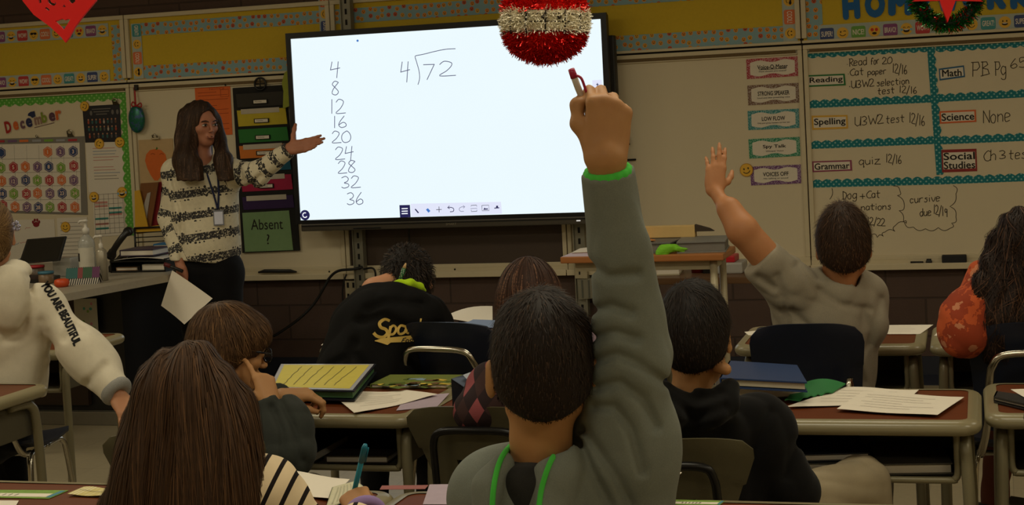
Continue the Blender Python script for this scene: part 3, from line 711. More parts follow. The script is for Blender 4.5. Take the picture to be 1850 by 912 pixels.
scallop(TL_+'under the spelling row', (1466, 269), (1691, 260), 15, (-.05, -1), TDOT); scallop(TL_+'under the science row', (1697, 261), (1910, 252), 15, (-.05, -1), TDOT)
scallop(TL_+'under the grammar row', (1468, 339), (1703, 333), 15, (-.05, -1), TDOT); scallop(TL_+'under the social studies row', (1703, 333), (1910, 325), 15, (-.05, -1), TDOT)
scallop(TL_+'running upright between the two columns of subjects', (1674.5, 82), (1692, 316), 15, (1, -.05), TDOT, .0148)
# subject cards
def card(px, col, lines, label, off=.0135, cat='sign card', grp='subject cards'):
    m = [M('card_'+label.split()[0]+'_rim', col, .7), PAPER, INKB]
    def ex(mb, p, o):
        q = [tuple(wlerp(p, u, v)) for u, v in ((.045, .13), (.955, .13), (.955, .87), (.045, .87))]; mb.prism([W(a, b_, o) for a, b_ in q], (0, .0004, 0), 1)
        for i, tx in enumerate(lines):
            c = wlerp(p, .5, (i+.5)/len(lines)*.8+.1); ww = math.dist(p[0], p[1])*mpp(W(*p[0]))*(.86 if len(tx) > 5 else .74); hh = math.dist(p[0], p[3])*mpp(W(*p[0]))*(.60 if len(lines) == 1 else .33)
            put_text(mb, tx, W(c[0], c[1], o+.0008), ww, hh, mi=2, bold=.018)
    return sheet('subject_card', label, cat, px, m, off, .0015, ex, grp)
card([(1457.5, 136), (1526, 133), (1528, 154), (1458.5, 157)], (42, 120, 60), ['Reading'], 'green rimmed card reading Reading')
card([(1466, 209), (1531, 207.5), (1532, 232), (1467.5, 234.5)], (226, 176, 70), ['Spelling'], 'yellow rimmed card reading Spelling')
card([(1466.5, 291.5), (1538.5, 289), (1539.5, 308), (1467.5, 311)], (150, 70, 100), ['Grammar'], 'purple rimmed card reading Grammar')
card([(1696, 124), (1741.5, 118), (1743.5, 139), (1697.5, 145.5)], (50, 100, 140), ['Math'], 'blue rimmed card reading Math')
card([(1697, 201), (1763, 198), (1764, 220), (1698, 223.5)], (226, 110, 60), ['Science'], 'orange rimmed card reading Science')
card([(1700.5, 270.5), (1764, 268.5), (1765.5, 309), (1702, 311.5)], (150, 50, 50), ['Social', 'Studies'], 'dark red rimmed card reading Social Studies')
# marker handwriting belongs to its board
mb = MB(); o = .0128
for tx, a, c, hh in [('.Read', (1530, 120), (1568, 117), 13), ('for', (1573, 117), (1590, 115), 12), ('20', (1594, 116), (1612, 114), 12), ('.Cat', (1532, 137), (1562, 135), 12), ('paper', (1568, 136), (1603, 133), 10), ('12/16', (1612, 131), (1640, 134), 16), ('.U3W2', (1534, 160), (1580, 155), 13), ('selection', (1584, 156), (1644, 151), 11), ('test', (1586, 171), (1618, 168), 11), ('12/16', (1624, 167), (1658, 169), 12),
                      ('U3W2', (1545, 228), (1597, 222), 16), ('test', (1601, 223), (1636, 220), 13), ('12/16', (1642, 221), (1672, 228), 18), ('quiz', (1552, 298), (1592, 296), 13), ('12/16', (1600, 293), (1630, 296), 15), ('PB', (1755, 138), (1790, 136), 25), ('Pg', (1797, 136), (1820, 135), 24), ('65', (1826, 124), (1856, 121), 18), ('None', (1777, 222), (1828, 219), 22), ('Ch', (1778, 291), (1802, 289), 18), ('3', (1805, 287), (1820, 286), 15), ('test', (1823, 288), (1868, 285), 16),
                      ('Dog', (1522, 360), (1550, 358), 14), ('+', (1554, 359), (1564, 358), 12), ('Cat', (1566, 358), (1592, 357), 13), ('nations', (1556, 380), (1612, 378), 11), ('12/22', (1566, 405), (1600, 408), 13), ('cursive', (1644, 367), (1700, 363), 12), ('due', (1662, 391), (1684, 389), 13), ('12/19', (1686, 385), (1712, 392), 16)]:
    mb = MB(); hand(mb, tx, a, c, hh, o, .0042, 0, None, .35); mb.build('handwriting', MARK, lower[4])
def cloud(pts, amp=6, w=.0035):
    out = []; mb = MB()
    for i in range(len(pts)-1):
        (ax, ay), (bx, by) = pts[i], pts[i+1]; l = math.dist((ax, ay), (bx, by)); nx, ny = (by-ay)/l, -(bx-ax)/l
        for k in range(8): t = k/8; s_ = math.sin(math.pi*t)*amp; out.append((ax+(bx-ax)*t+nx*s_, ay+(by-ay)*t+ny*s_))
    out.append(pts[-1]); ribbon(mb, [W(x, y, o) for x, y in out], w, (0, -1, 0)); mb.build('cloud_outline', MARK, lower[4])
cloud([(1614, 336), (1626, 345), (1621, 353), (1634, 372), (1624, 380), (1632, 400), (1637, 404)], 4); cloud([(1637, 402), (1618, 407), (1617, 418), (1599, 419), (1596, 427), (1585, 429), (1574, 424)], -4)
cloud([(1722, 335), (1727, 350), (1716, 373), (1727, 392), (1719, 403), (1717, 412), (1695, 411), (1672, 413), (1650, 410), (1634, 402)], 5); cloud([(1833-330, 340), (1499, 360)], 3)
# voice level cards
VM = [((178, 64, 72), ['Voice-O-Meter', 'How should you sound?'], 'rose', [(1348, 107), (1442, 101.5), (1443, 137), (1349.5, 143)]), ((128, 96, 76), ['STRONG SPEAKER', 'Loud and clear presenting voice'], 'brown', [(1350, 154.5), (1443.5, 149.5), (1444.5, 185), (1352, 190.5)]),
      ((58, 140, 142), ['LOW FLOW', 'Only your group members can hear you'], 'teal', [(1350.5, 200.5), (1443, 196), (1444, 231), (1352, 235)]), ((52, 140, 100), ['Spy Talk', 'Whisper Voice'], 'green', [(1352, 251.5), (1444.5, 247), (1446, 281.5), (1354, 286.5)]), ((112, 64, 118), ['VOICES OFF', 'No talking or sound'], 'purple', [(1355, 301), (1446.5, 297), (1447.5, 331), (1357, 335)])]
def lace_mat(name, col):
    g = N(name); v = g.coord(); n = g.noise(v, 170, 2); g.base(g.mix(g.math('GREATER_THAN', n, .52), L(col), L(tuple(int(c*.45+225*.55) for c in col))), .8); return g.m
for col, tx, cn, p in VM:
    def ex(mb, p, o):
        pts = []; N_ = 40
        def fr(u): return .16+.055*math.cos(2*math.pi*(u-.5)*2.0)
        for k in range(N_+1): u = .07+.86*k/N_; pts.append((u, fr(u)))
        for k in range(N_+1): u = .93-.86*k/N_; pts.append((u, 1-fr(u)))
        mb.prism([W(*wlerp(p, u, v), o) for u, v in pts], (0, .0004, 0), 1)
        k = mpp(W(*p[0])); wv = math.dist(p[0], p[1])*k; hv = math.dist(p[0], p[3])*k
        put_text(mb, tx[0], W(*wlerp(p, .5, .45), o+.0008), wv*(.24+.026*len(tx[0])), hv*.22, mi=2, bold=.02)
        put_text(mb, tx[1], W(*wlerp(p, .5, .68), o+.0008), wv*min(.62, .022*len(tx[1])+.06), hv*.09, mi=2, bold=.01)
        if cn == 'rose': q = [W(*wlerp(p, u, .57), o+.0008) for u in (.24, .76)]; ribbon(mb, q, .003, (0, -1, 0), 2)
    sheet('voice_card', cn+' lace bordered card reading '+tx[0], 'sign card', p, [lace_mat('lace_'+cn, col), PAPER, INKB], .0135, .0015, ex, 'voice level cards')
def magnet(c, rpx, kind, label, ang=0.0):
    w = W(*c, .02); mb = MB(); face(mb, (w[0], w[2]), rpx*mpp(w), -.02, kind, ang, True, .006)
    return tag(mb.build('smiley_magnet', FACE[:4]+[M('magnet_rim', (196, 140, 30), .5), FACE[5]], None, w), label, 'magnet', 'smiley magnets')
magnet((1348.5, 307), 12, 'smile', 'yellow smiley magnet at the corner of the purple card', .2)
magnet((152.5, 192), 9, 'smile', 'tilted yellow smiley magnet at the top of the black class photo', 1.2); magnet((179, 259.5), 9.5, 'smile', 'yellow smiley magnet under the middle of the black class photo', -2.0)
magnet((216, 257), 9.5, 'wink', 'yellow smiley magnet at the right foot of the black class photo', -.1); magnet((169.5, 356), 9.5, 'grin', 'grinning yellow magnet right of the calendar', .1)
magnet((220.5, 347.5), 10, 'laugh', 'laughing yellow magnet near the green border', .1); magnet((118, 410), 9.5, 'smile', 'yellow smiley magnet above the open laptop', 0)
# homework letters
BLUEL = M('blue_letter_card', (20, 100, 168), .6, 0, .05); 
for ch, cx, cy, wpx, ang in [('H', 1537.5, 11, 31, 0.02), ('O', 1580.5, 8, 36, 0), ('M', 1626, 4, 42, -.03), ('E', 1666, 1, 30, 0), ('W', 1712, -3, 44, 0), ('O', 1757, -5, 38, 0), ('R', 1800, -7, 34, 0), ('K', 1843, -8.5, 36, .03)]:
    c = W(cx, cy, .02); k = mpp(c); mb = MB(); f = MB(); put_text(f, ch, c, wpx*k, 48*k, (math.cos(ang), 0, math.sin(ang)), (-math.sin(ang), 0, math.cos(ang)), 0, .075)
    # thicken the letter
    n0 = len(f.v); ed = {}
    for fa in f.f:
        for i in range(len(fa)): e = (fa[i], fa[(i+1) % len(fa)]); ed[e] = 1
    mb.add(f.v, f.f, 0); mb.add([(x, y+.004, z) for x, y, z in f.v], [fa[::-1] for fa in f.f], 0)
    bd = [e for e in ed if (e[1], e[0]) not in ed]; mb.add(f.v+[(x, y+.004, z) for x, y, z in f.v], [(a, a+n0, b_+n0, b_) for a, b_ in bd], 0)
    nm = {'H': 'H, first of the word', 'M': 'M', 'E': 'E, partly behind the tinsel wreath', 'W': 'W, mostly behind the red tinsel star', 'R': 'R', 'K': 'K at the right edge'}.get(ch, 'O after the H' if cx < 1700 else 'O behind the tinsel wreath')
    tag(mb.build('letter_cutout', BLUEL, None, c), 'blue balloon letter '+nm, 'letter', 'homework letters')
# ------------------------------------------------------------------ calendar board
HEXC = [M('card_orange', (226, 120, 60), .7), M('card_purple', (122, 92, 130), .7), M('card_navy', (52, 74, 120), .7), M('card_green', (128, 172, 66), .7), M('card_red', (180, 52, 62), .7)]
CN = ['orange', 'purple', 'navy', 'green', 'red']; GREYF = M('grey_calendar_vinyl', (132, 126, 116), .7, 0, .1, 200)
px = [(-60, 252.5), (152, 246), (158.5, 388), (-54, 383)]
cal = thing('pocket_calendar', 'grey framed pocket calendar hanging under the December sign', 'calendar', W(50, 385)); mb = MB(); wquad(mb, px, .013, .003, 0)
i4 = [(-58, 262), (143.5, 257.5), (146.5, 384), (-55, 378)]; mb.prism([W(a, b_, .0168) for a, b_ in i4], (0, .0006, 0), 1)
for r in range(1, 5): ribbon(mb, [W(-58, 264+r*24.5, .0172), W(145, 260+r*25, .0172)], .002, (0, -1, 0), 0)
for c in range(9): x = -41+c*22.2; ribbon(mb, [W(x, 262, .0172), W(x+4, 382, .0172)], .0015, (0, -1, 0), 0)
mb.build('chart', [GREYF, PAPER], cal)
mb = MB()
for i, x in enumerate((0, 22, 43, 66, 87.5, 109, 131)):
    wquad(mb, [(x-8, 253.5-i*.4), (x+8, 253-i*.4), (x+8.2, 257-i*.4), (x-7.8, 257.5-i*.4)], .017, .001, [4, 1, 0, 5, 3, 5, 4][i])
mb.build('day_tags', HEXC+[M('tag_grey', (160, 160, 165), .7)], cal)
rows = [[(1, 86, 274.5), (2, 109, 274), (3, 132, 273.5)], [(4+i, [1.5, 24, 45.5, 67.5, 88, 110, 133][i], [303, 302, 301, 301.5, 301, 303, 299.5][i]) for i in range(7)], [(11+i, [3, 24, 46, 67, 89, 111, 133][i], [327, 327.5, 325.5, 325.5, 325.5, 325, 325.5][i]) for i in range(7)],
        [(18+i, [4, 24.5, 47.5, 67.5, 90, 112, 135][i], [350, 350, 350, 349, 349.5, 349, 349][i]) for i in range(7)], [(25+i, [5, 27, 48.5, 69, 90, 112, 135][i], [371, 373.5, 374, 374.5, 374, 374, 374][i]) for i in range(7)]]
def hexcard(n, x, y, ci, label):
    c = W(x, y, .02); r = 10.2*mpp(c); t = .0018; mb = MB()
    pts = [(c[0]+r*math.sin(-math.pi*k/3), -.02, c[2]+r*math.cos(-math.pi*k/3)) for k in range(6)]; mb.prism(pts, (0, t, 0), 0)
    ring = [(c[0]+r*.8*math.sin(math.pi*k/3), -.0205, c[2]+r*.8*math.cos(math.pi*k/3)) for k in range(7)]; ribbon(mb, ring, .0022, (0, -1, 0), 1)
    if n: put_text(mb, str(n), (c[0], -.0206, c[2]), None, r*.72, mi=1, bold=.03)
    return tag(mb.build('date_card', [HEXC[ci], M('card_cream', (232, 205, 185), .7)], None, c), label, 'date card', 'hexagon date cards')
for r in rows:
    for n, x, y in r: hexcard(n, x, y, (n-1) % 5, CN[(n-1) % 5]+' hexagon calendar card numbered '+str(n))
hexcard(0, 2, 276, 2, 'blank navy hexagon calendar card at the left edge of the top row')
# December sign
mb = MB(); base = W(60, 220, .016)
for ch, x, y, w_, h_, mi in [('D', 14.5, 229.5, 13, 22, 0), ('e', 28.5, 227, 11, 16, 1), ('c', 40.5, 225.5, 9.5, 15, 2), ('e', 52.5, 221.5, 13, 17, 3), ('m', 69, 218, 16, 14, 4), ('b', 79.5, 212, 11.5, 20, 5), ('e', 94, 211, 13, 16, 6), ('r', 105.5, 208, 12, 17, 1)]:
    k = mpp(base); c = W(x, y, .0165); a = .14+.04*math.sin(x); put_text(mb, ch, c, w_*k, h_*k, (math.cos(a), 0, math.sin(a)), (-math.sin(a), 0, math.cos(a)), mi, .05)
    c2 = W(x, y, .0155); put_text(mb, ch, c2, w_*k*1.15, h_*k*1.15, (math.cos(a), 0, math.sin(a)), (-math.sin(a), 0, math.cos(a)), 7, .09)
wquad(mb, [(51, 205), (55, 202), (62, 200.5), (63, 206), (64, 210), (58, 213), (55, 210), (50, 209)], .0165, .001, 3); wquad(mb, [(62, 230), (98, 221), (98, 222), (62, 231)], .0155, .001, 2)
tag(mb.build('month_sign', [M('letter_red', (170, 40, 34), .6), M('letter_orange', (214, 104, 44), .6), M('letter_mauve', (112, 80, 92), .6), M('letter_navy', (36, 44, 84), .6), M('letter_tan', (150, 118, 104), .6), M('letter_green', (132, 148, 50), .6), M('letter_plum', (92, 58, 74), .6), M('letter_halo', (212, 190, 170), .7)], None, base), 'multicoloured December sign above the calendar', 'sign')
# class photograph poster
def ex(mb, p, o):
    r2 = random.Random(3)
    for row, n in enumerate((8, 8, 7)):
        for i in range(n):
            u = .08+.84*(i+.5)/n; v = .45+row*.195; c = W(*wlerp(p, u, v), o); mi = r2.choice([1, 2, 3, 4, 5, 6]); disc(mb, (c[0], c[2]), .0085, c[1], mi, 8, .0004, .8, 1.4); disc(mb, (c[0], c[2]+.0155), .0055, c[1], 7, 8, .0004)
    for v, w_ in ((.10, .5), (.17, .42), (.24, .3)): q = [W(*wlerp(p, .5-w_/2, v), o), W(*wlerp(p, .5+w_/2, v), o)]; ribbon(mb, q, .006, (0, -1, 0), 8)
    for u in (.22, .80, .93): c = W(*wlerp(p, u, .2), o); disc(mb, (c[0], c[2]), .013, c[1], 8, 10, .0004, .7, 1.2)
sheet('class_photo', 'black class photo poster with rows of small portraits', 'poster', [(148.5, 192), (216, 188), (219.5, 256), (154, 257.5)], [M('poster_black', (30, 28, 36), .5), M('clo_green', (86, 110, 80), .7), M('clo_red', (170, 74, 50), .7), M('clo_white', (180, 170, 160), .7), M('clo_grey', (90, 88, 90), .7), M('clo_teal', (60, 100, 100), .7), M('clo_brown', (100, 70, 50), .7), M('skin_print', (180, 130, 100), .7), M('print_grey', (110, 104, 100), .7)], .014, .0015, ex)
LINES = [PAPER, M('print_grey2', (150, 140, 128), .8), M('print_red2', (206, 146, 134), .8), M('print_blue2', (148, 158, 176), .8), M('print_teal2', (90, 160, 150), .8)]
def lines(vs, cols, u0=.12, u1=.75, w=.004):
    def ex(mb, p, o):
        r2 = random.Random(len(vs))
        for v, c in zip(vs, cols): ribbon(mb, [W(*wlerp(p, u0, v), o), W(*wlerp(p, u1-r2.uniform(0, .25), v), o)], w, (0, -1, 0), c)
    return ex
sheet('schedule_sheet', 'white typed sheet with red and blue lines below the class photo', 'paper', [(154.5, 258), (222, 255.5), (226.5, 345), (160, 347)], LINES, .0135, .0012, lines([.12, .18, .24, .30, .36, .5, .56, .62, .68, .74], [2, 3, 3, 2, 2, 2, 2, 3, 1, 1], .18, .92), 'papers on the calendar board')
def table(mb, p, o):
    for i in range(9): ribbon(mb, [W(*wlerp(p, .03, .06+i*.11), o), W(*wlerp(p, .97, .06+i*.11), o)], .0025, (0, -1, 0), 1)
    for i in range(7): ribbon(mb, [W(*wlerp(p, .04+i*.155, .05), o), W(*wlerp(p, .04+i*.155, .95), o)], .0025, (0, -1, 0), 1)
    for u0, v0, m in ((.05, .22, 2), (.05, .30, 2), (.5, .36, 4), (.5, .46, 4), (.05, .58, 4), (.5, .5, 2), (.05, .7, 2), (.05, .8, 4)): mb.prism([W(*wlerp(p, u0, v0), o), W(*wlerp(p, u0+.42, v0), o), W(*wlerp(p, u0+.42, v0+.045), o), W(*wlerp(p, u0, v0+.045), o)], (0, .0003, 0), m)
sheet('timetable_sheet', 'gridded timetable sheet with coloured cells beside the green border', 'paper', [(167.5, 347), (222.5, 344), (227, 424), (171, 428)], LINES, .0138, .0012, table, 'papers on the calendar board')
def scrawl(mb, p, o):
    r2 = random.Random(11)
    for i in range(16):
        u, v = r2.uniform(.05, .75), r2.uniform(.1, .9); pts = [wlerp(p, u+.02*k, v+r2.uniform(-.02, .02)-.008*k) for k in range(r2.randint(4, 9))]; ribbon(mb, [W(a, b_, o) for a, b_ in pts], .0035, (0, -1, 0), r2.choice([2, 2, 1, 3]))
sheet('note_sheet', 'white sheet with faint red handwriting under the calendar', 'paper', [(-30, 398), (98, 396), (102, 480), (-26, 484)], LINES, .0135, .0012, scrawl, 'papers on the calendar board')
sheet('memo_sheet', 'pale sheet with small grey print behind the pump bottle', 'paper', [(103, 394), (157, 392), (161, 480), (106, 482)], LINES, .0138, .0012, lines([.1+.08*i for i in range(10)], [1]*10, .1, .95, .003), 'papers on the calendar board')
w = W(65, 403, .018); mb = MB()
disc(mb, (w[0], w[2]-.008), .020, -.018, 0, 14, .005, 1.1, .8)
for a in (30, 70, 110, 150): disc(mb, (w[0]+.026*math.cos(math.radians(a)), w[2]-.006+.026*math.sin(math.radians(a))), .0085, -.018, 0, 10, .005, .8, 1.2)
tag(mb.build('paw_magnet', M('paw_red', (140, 30, 44), .5), None, w), 'dark red paw print magnet under the calendar', 'magnet')
CHROME = M('chrome', (190, 184, 170), .22, 1.0, .05)
def bulldog(x, y, label, r=6.0):
    w = W(x, y, .03); k = mpp(w)*r; mb = MB(); mb.prism([(w[0]-k, -.018, w[2]-k*.8), (w[0]+k, -.018, w[2]-k*.8), (w[0]+k*.7, -.034, w[2]+k*.1), (w[0]-k*.7, -.034, w[2]+k*.1)], (0, .008, 0), 0)
    mb.tube([(w[0]-k*.6, -.03, w[2]), (w[0]-k*.7, -.032, w[2]+k*.7), (w[0], -.034, w[2]+k*1.05), (w[0]+k*.7, -.032, w[2]+k*.7), (w[0]+k*.6, -.03, w[2])], k*.22, 8, 0)
    tag(mb.build('bulldog_clip', CHROME, None, w), label, 'clip', 'bulldog clips')
bulldog(126, 242, 'silver bulldog clip at the top right of the calendar', 7); bulldog(66.5, 247, 'small dark clip at the middle of the calendar top', 3); bulldog(207.5, 184, 'silver bulldog clip on the top of the class photo', 6.5)
# hanging ornament with red ribbon
t = thing('disc_ornament', 'green glittery disc ornament hanging from a red ribbon', 'ornament', W(246, 214, .05)); c = W(247, 215, .05); k = mpp(c); F = Fig()
mb = MB(); rr = [(0, -.018), (12.5, -.016), (15.5, -.008), (15.8, .0), (15.5, .008), (12.5, .016), (0, .018)]; vs = []; n_ = 28
for r_, yy in rr:
    vs.append([(c[0]+r_*k*math.cos(2*math.pi*i/n_), c[1]+yy, c[2]+r_*1.6*k*math.sin(2*math.pi*i/n_)) for i in range(n_+1)])
mb.grid(vs); g = N('glitter_green'); v = g.coord(); nn = g.noise(v, 45, 5); g.base(g.mix(g.math('GREATER_THAN', nn, .53), L((30, 104, 84)), L((60, 90, 130))), .3, .3); mb.build('disc', g.m, t)
REDR = M('red_ribbon', (170, 24, 30), .5); mb = MB(); ribbon(mb, [W(243, 157, .03), W(244, 172, .04), W(245, 190, .05)], .011, (0, -1, 0)); mb.tube(catmull([W(246, 190, .055), W(240, 184, .06), W(238, 191, .06), W(246, 191, .06), W(254, 186, .06), W(255, 193, .06), W(246, 191, .06)], 5), .004, 6); mb.build('ribbon', REDR, t)
mb = MB(); mb.box(W(247, 158, .03), (.022, .03, .035), 0, bevel=.004); mb.build('clip', BLACKP, t)
# clipboard with orange paper face
t = thing('clipboard', 'tan clipboard with orange paper fruit behind the teacher', 'clipboard', W(280, 330, .03)); mb = MB(); wquad(mb, [(250, 253), (311.5, 250), (316, 336), (254, 338)], .013, .005); mb.build('board', M('tan_board', (204, 172, 126), .7), t)
mb = MB(); pts = [(281, 269), (291, 271), (299, 279), (301, 290), (297, 302), (291, 318), (285, 326), (279, 326), (272, 316), (266, 304), (262, 290), (264, 279), (271, 271)]; wquad(mb, [(x, y) for x, y in pts], .0185, .0012, 0); wquad(mb, [(283, 265), (285, 268), (283, 271), (281, 270)], .0185, .0014, 1)
for xx in (272, 288): ribbon(mb, [W(xx, 279, .0203), W(xx+4, 277, .0203), W(xx+8, 279, .0203)], .004, (0, -1, 0), 2)
mb.build('orange_face', [M('orange_paper', (224, 112, 48), .8), M('leaf_green', (90, 120, 50), .8), M('orange_line', (170, 76, 30), .8)], t)
mb = MB(); w = W(281, 250, .03); mb.box(w, (.05, .014, .012), 0, bevel=.003); mb.tube([w+a3_(-.014, 0, 0), w+a3_(-.016, -.01, .018), w+a3_(0, -.012, .026), w+a3_(.016, -.01, .018), w+a3_(.014, 0, 0)], .005, 8, 0); mb.build('clip', CHROME, t)
# orange notice
def notice(mb, p, o):
    put_text(mb, 'NOTICE', W(*wlerp(p, .62, .10), o), .10, .012, mi=1)
    for i, v in enumerate([.16, .22, .30, .42, .50, .58, .68, .78, .88]): ribbon(mb, [W(*wlerp(p, .08, v), o), W(*wlerp(p, .92 if i % 3 else .6, v), o)], .003, (0, -1, 0), 1)
    ribbon(mb, [W(*wlerp(p, u, v), o) for u, v in ((.72, .12), (.95, .12), (.95, .26), (.72, .26), (.72, .12))], .003, (0, -1, 0), 1)
sheet('notice_sheet', 'bright orange notice sheet pinned above the teacher', 'paper', [(351.5, 153.5), (415.5, 149.5), (420, 243), (356.5, 247)], [M('orange_notice', (232, 112, 50), .75), M('orange_print', (170, 70, 30), .8)], .0135, .0015, notice)
mb = MB(); w = W(408, 153, .022); mb.lathe([(0, 0), (.008, 0), (.008, .005), (.004, .008)], w, 10, 0, (0, -1, 0)); tag(mb.build('round_magnet', DARK, None, w), 'small black magnet holding the orange notice', 'magnet')
# hanging pocket chart
pc = thing('pocket_chart', 'black hanging pocket chart with coloured pockets beside the screen', 'pocket chart', W(480, 455, .03)); BF = cloth_mat_ = M('black_fabric', (34, 32, 30), .85, 0, .2, 60)
cq = [(420, 159), (516, 153), (541.5, 452.5), (437.5, 457)]; mb = MB(); wquad(mb, cq, .02, .010); mb.build('backing', BF, pc)
pk = [('black', (52, 48, 42), 0.02, .12), ('yellow', (204, 182, 50), .12, .235), ('green', (48, 122, 54), .235, .335), ('orange', (222, 126, 48), .335, .43), ('blue', (28, 92, 116), .43, .51), ('pink', (176, 34, 74), .52, .63), ('purple', (58, 36, 84), .645, .74)]
for i, (n_, col, v0, v1) in enumerate(pk):
    mb = MB(); off = .036; a = [wlerp(cq, .07, v0+.018), wlerp(cq, .97, v0+.018), wlerp(cq, .97, v1), wlerp(cq, .07, v1)]; P4 = [W(*q, off) for q in a]
    lo = [p+a3_(0, .016, 0) for p in P4]; vs = [P4[0]+a3_(0, -.010, 0), P4[1]+a3_(0, -.010, 0), P4[2], P4[3]]
    mb.prism(vs, (0, .006, 0), 0)
    p = mb.build('pocket', M('pocket_'+n_, col, .7), pc); p['label'] = n_+' pocket'
    if i in (1, 3, 5, 6):
        mb = MB(); b4 = [W(*wlerp(cq, .15, v0+.012), off-.004), W(*wlerp(cq, .86, v0+.012), off-.004), W(*wlerp(cq, .86, v0+.042), off-.004), W(*wlerp(cq, .15, v0+.042), off-.004)]; b4 = [(q[0], q[1]-.014, q[2]) for q in b4]; mb.prism(b4, (0, .001, 0)); sp = mb.build('paper_slip', M('slip_paper', (196, 186, 168), .85), p)
    if i in (0, 1, 2, 3, 5):
        mb = MB(); c = W(*wlerp(cq, .50, v1-.028), off+.009); mb.box(c, (.098, .004, .026), 1); mb.box(c+a3_(0, -.0025, 0), (.084, .002, .018), 0); put_text(mb, ['Monday', 'Tuesday', 'Wednesday', 'Thursday', '', 'Friday'][i] if i != 4 else '', c+a3_(-.01, -.004, 0), .045, .009, mi=1)
        mb.build('name_label', [PAPER, DARK], p)
mb = MB(); wquad(mb, [(437.5, 384.5), (522, 380), (529.5, 451.5), (442.5, 455)], .032, .002, 0); put_text(mb, 'Absent', W(482, 405, .036), 63*mpp(W(480, 405)), 19*mpp(W(480, 405)), mi=1); put_text(mb, '?', W(484.5, 432, .036), None, 18*mpp(W(480, 432)), mi=1)
mb.build('absent_sign', [M('pale_green_paper', (132, 164, 116), .8), INKB], pc)
mb = MB(); c = W(470, 151.5, .04); mb.tube([c+a3_(.036*math.cos(t_), 0, .036*math.sin(t_)) for t_ in np.linspace(0, 2*math.pi, 24, endpoint=False)], .006, 8, 0, True); mb.tube([c+a3_(-.03, 0, 0), c+a3_(.03, 0, .002)], .004, 6)
mb.tube([c+a3_(0, 0, -.036), c+a3_(0, 0, .036)], .003, 6); mb.build('hook_ring', BLACKP, pc)
sheet('lime_strip', 'lime green paper strip curling down beside the left edge of the screen', 'paper', [(514, 131), (523, 125), (528, 160), (529, 190), (511, 196), (512, 165), (509, 150)], M('lime_paper', (160, 168, 62), .8), .05, .0015)
# tray things
w = W(502, 490, .05); mb = MB(); mb.tube([W(467, 492, .05), W(478, 489.5, .05), W(525, 489.5, .05), W(536, 491, .05)], [.006, .011, .011, .004], 8); tag(mb.build('pointer', BLACKP, None, w), 'black pointer lying on the tray under the absent sign', 'pointer')
zt = zTrB+.019
def on_tray(px_, y=-.045): return a3_(W(px_, 466, .045)[0], y, zt)
w = on_tray(1724); mb = MB(); mb.box(w+a3_(0, 0, .022), (.125, .05, .044), 0, bevel=.006); mb.box(w+a3_(0, 0, .006), (.12, .046, .012), 1, bevel=.002); tag(mb.build('board_eraser', [M('eraser_black', (30, 29, 32), .7), M('eraser_felt', (60, 58, 58), .95)], None, w), 'black felt board eraser on the right hand tray', 'eraser')
w = on_tray(1656); mb = MB(); mb.tube([w+a3_(-.032, 0, .007), w+a3_(.02, 0, .007), w+a3_(.034, 0, .007)], [.007, .007, .006], 8); tag(mb.build('board_marker', BLACKP, None, w), 'slim black marker lying on the tray left of the eraser', 'marker')
w = on_tray(1678); mb = MB(); mb.box(w+a3_(0, 0, .009), (.032, .03, .018), 0, bevel=.005); mb.tube([w+a3_(-.012, 0, .02), w+a3_(.012, 0, .02)], .006, 8); tag(mb.build('tray_clip', BLACKP, None, w), 'small black clip on the tray between marker and eraser', 'clip')
# ------------------------------------------------------------------ hanging decorations
RED = M('red_foam', (226, 16, 12), .6, 0, .05)
c0 = P(118, 30, 4.0); k = mpp(c0); t = thing('heart_cutout', 'red foam heart cutout with punched holes hanging at the upper left', 'decoration', c0)
def hp(x, y): return P(x, y, 4.0)
bm = bmesh.new(); outl = [(119, 77), (112, 68), (92, 49), (62, 27), (42, 2), (36, -20), (40, -45), (56, -60), (80, -62), (100, -52), (110, -40), (122, -52), (142, -62), (164, -58), (180, -42), (182, -20), (174, 2), (152, 28), (136, 49), (126, 68)]
holes = [[(101, 38.5), (108, 36), (113, 34), (118, 36.5), (124, 34.5), (128, 36), (116.5, 54)], [(70, -2), (75, -3), (76, 5), (72, 7)], [(86, -2), (91, -1), (94, 5), (100, 7), (101, 4), (103, 7), (99, 11), (93, 9), (88, 5)], [(124, -2), (137, -3), (137, 3), (132, 7), (127, 4)], [(114, 13), (117, 8), (120, 13)], [(82, 15), (85, 13), (91, 18), (89, 20)]]
cu = bpy.data.curves.new('h', 'CURVE'); cu.dimensions = '2D'; cu.fill_mode = 'BOTH'; cu.extrude = .006
for lp in [outl]+holes:
    sp = cu.splines.new('POLY'); sp.points.add(len(lp)-1); sp.use_cyclic_u = True
    for p_, q in zip(sp.points, lp): p_.co = ((q[0]-118)*k, -(q[1]-30)*k, 0, 1)
ob = bpy.data.objects.new('h', cu); COL.objects.link(ob); me = bpy.data.meshes.new_from_object(ob.evaluated_get(bpy.context.evaluated_depsgraph_get())); bpy.data.objects.remove(ob)
mb = MB(); mb.add([c0+_rt*v.co.x+_up*v.co.y+_fw*v.co.z for v in me.vertices], [list(p_.vertices) for p_ in me.polygons]); mb.build('heart_panel', RED, t)
mb = MB(); q = hp(112, -38); mb.tube([q, a3_(q[0], q[1], CEIL)], .0012, 6); mb.build('string', M('nylon', (200, 195, 180), .5), t)
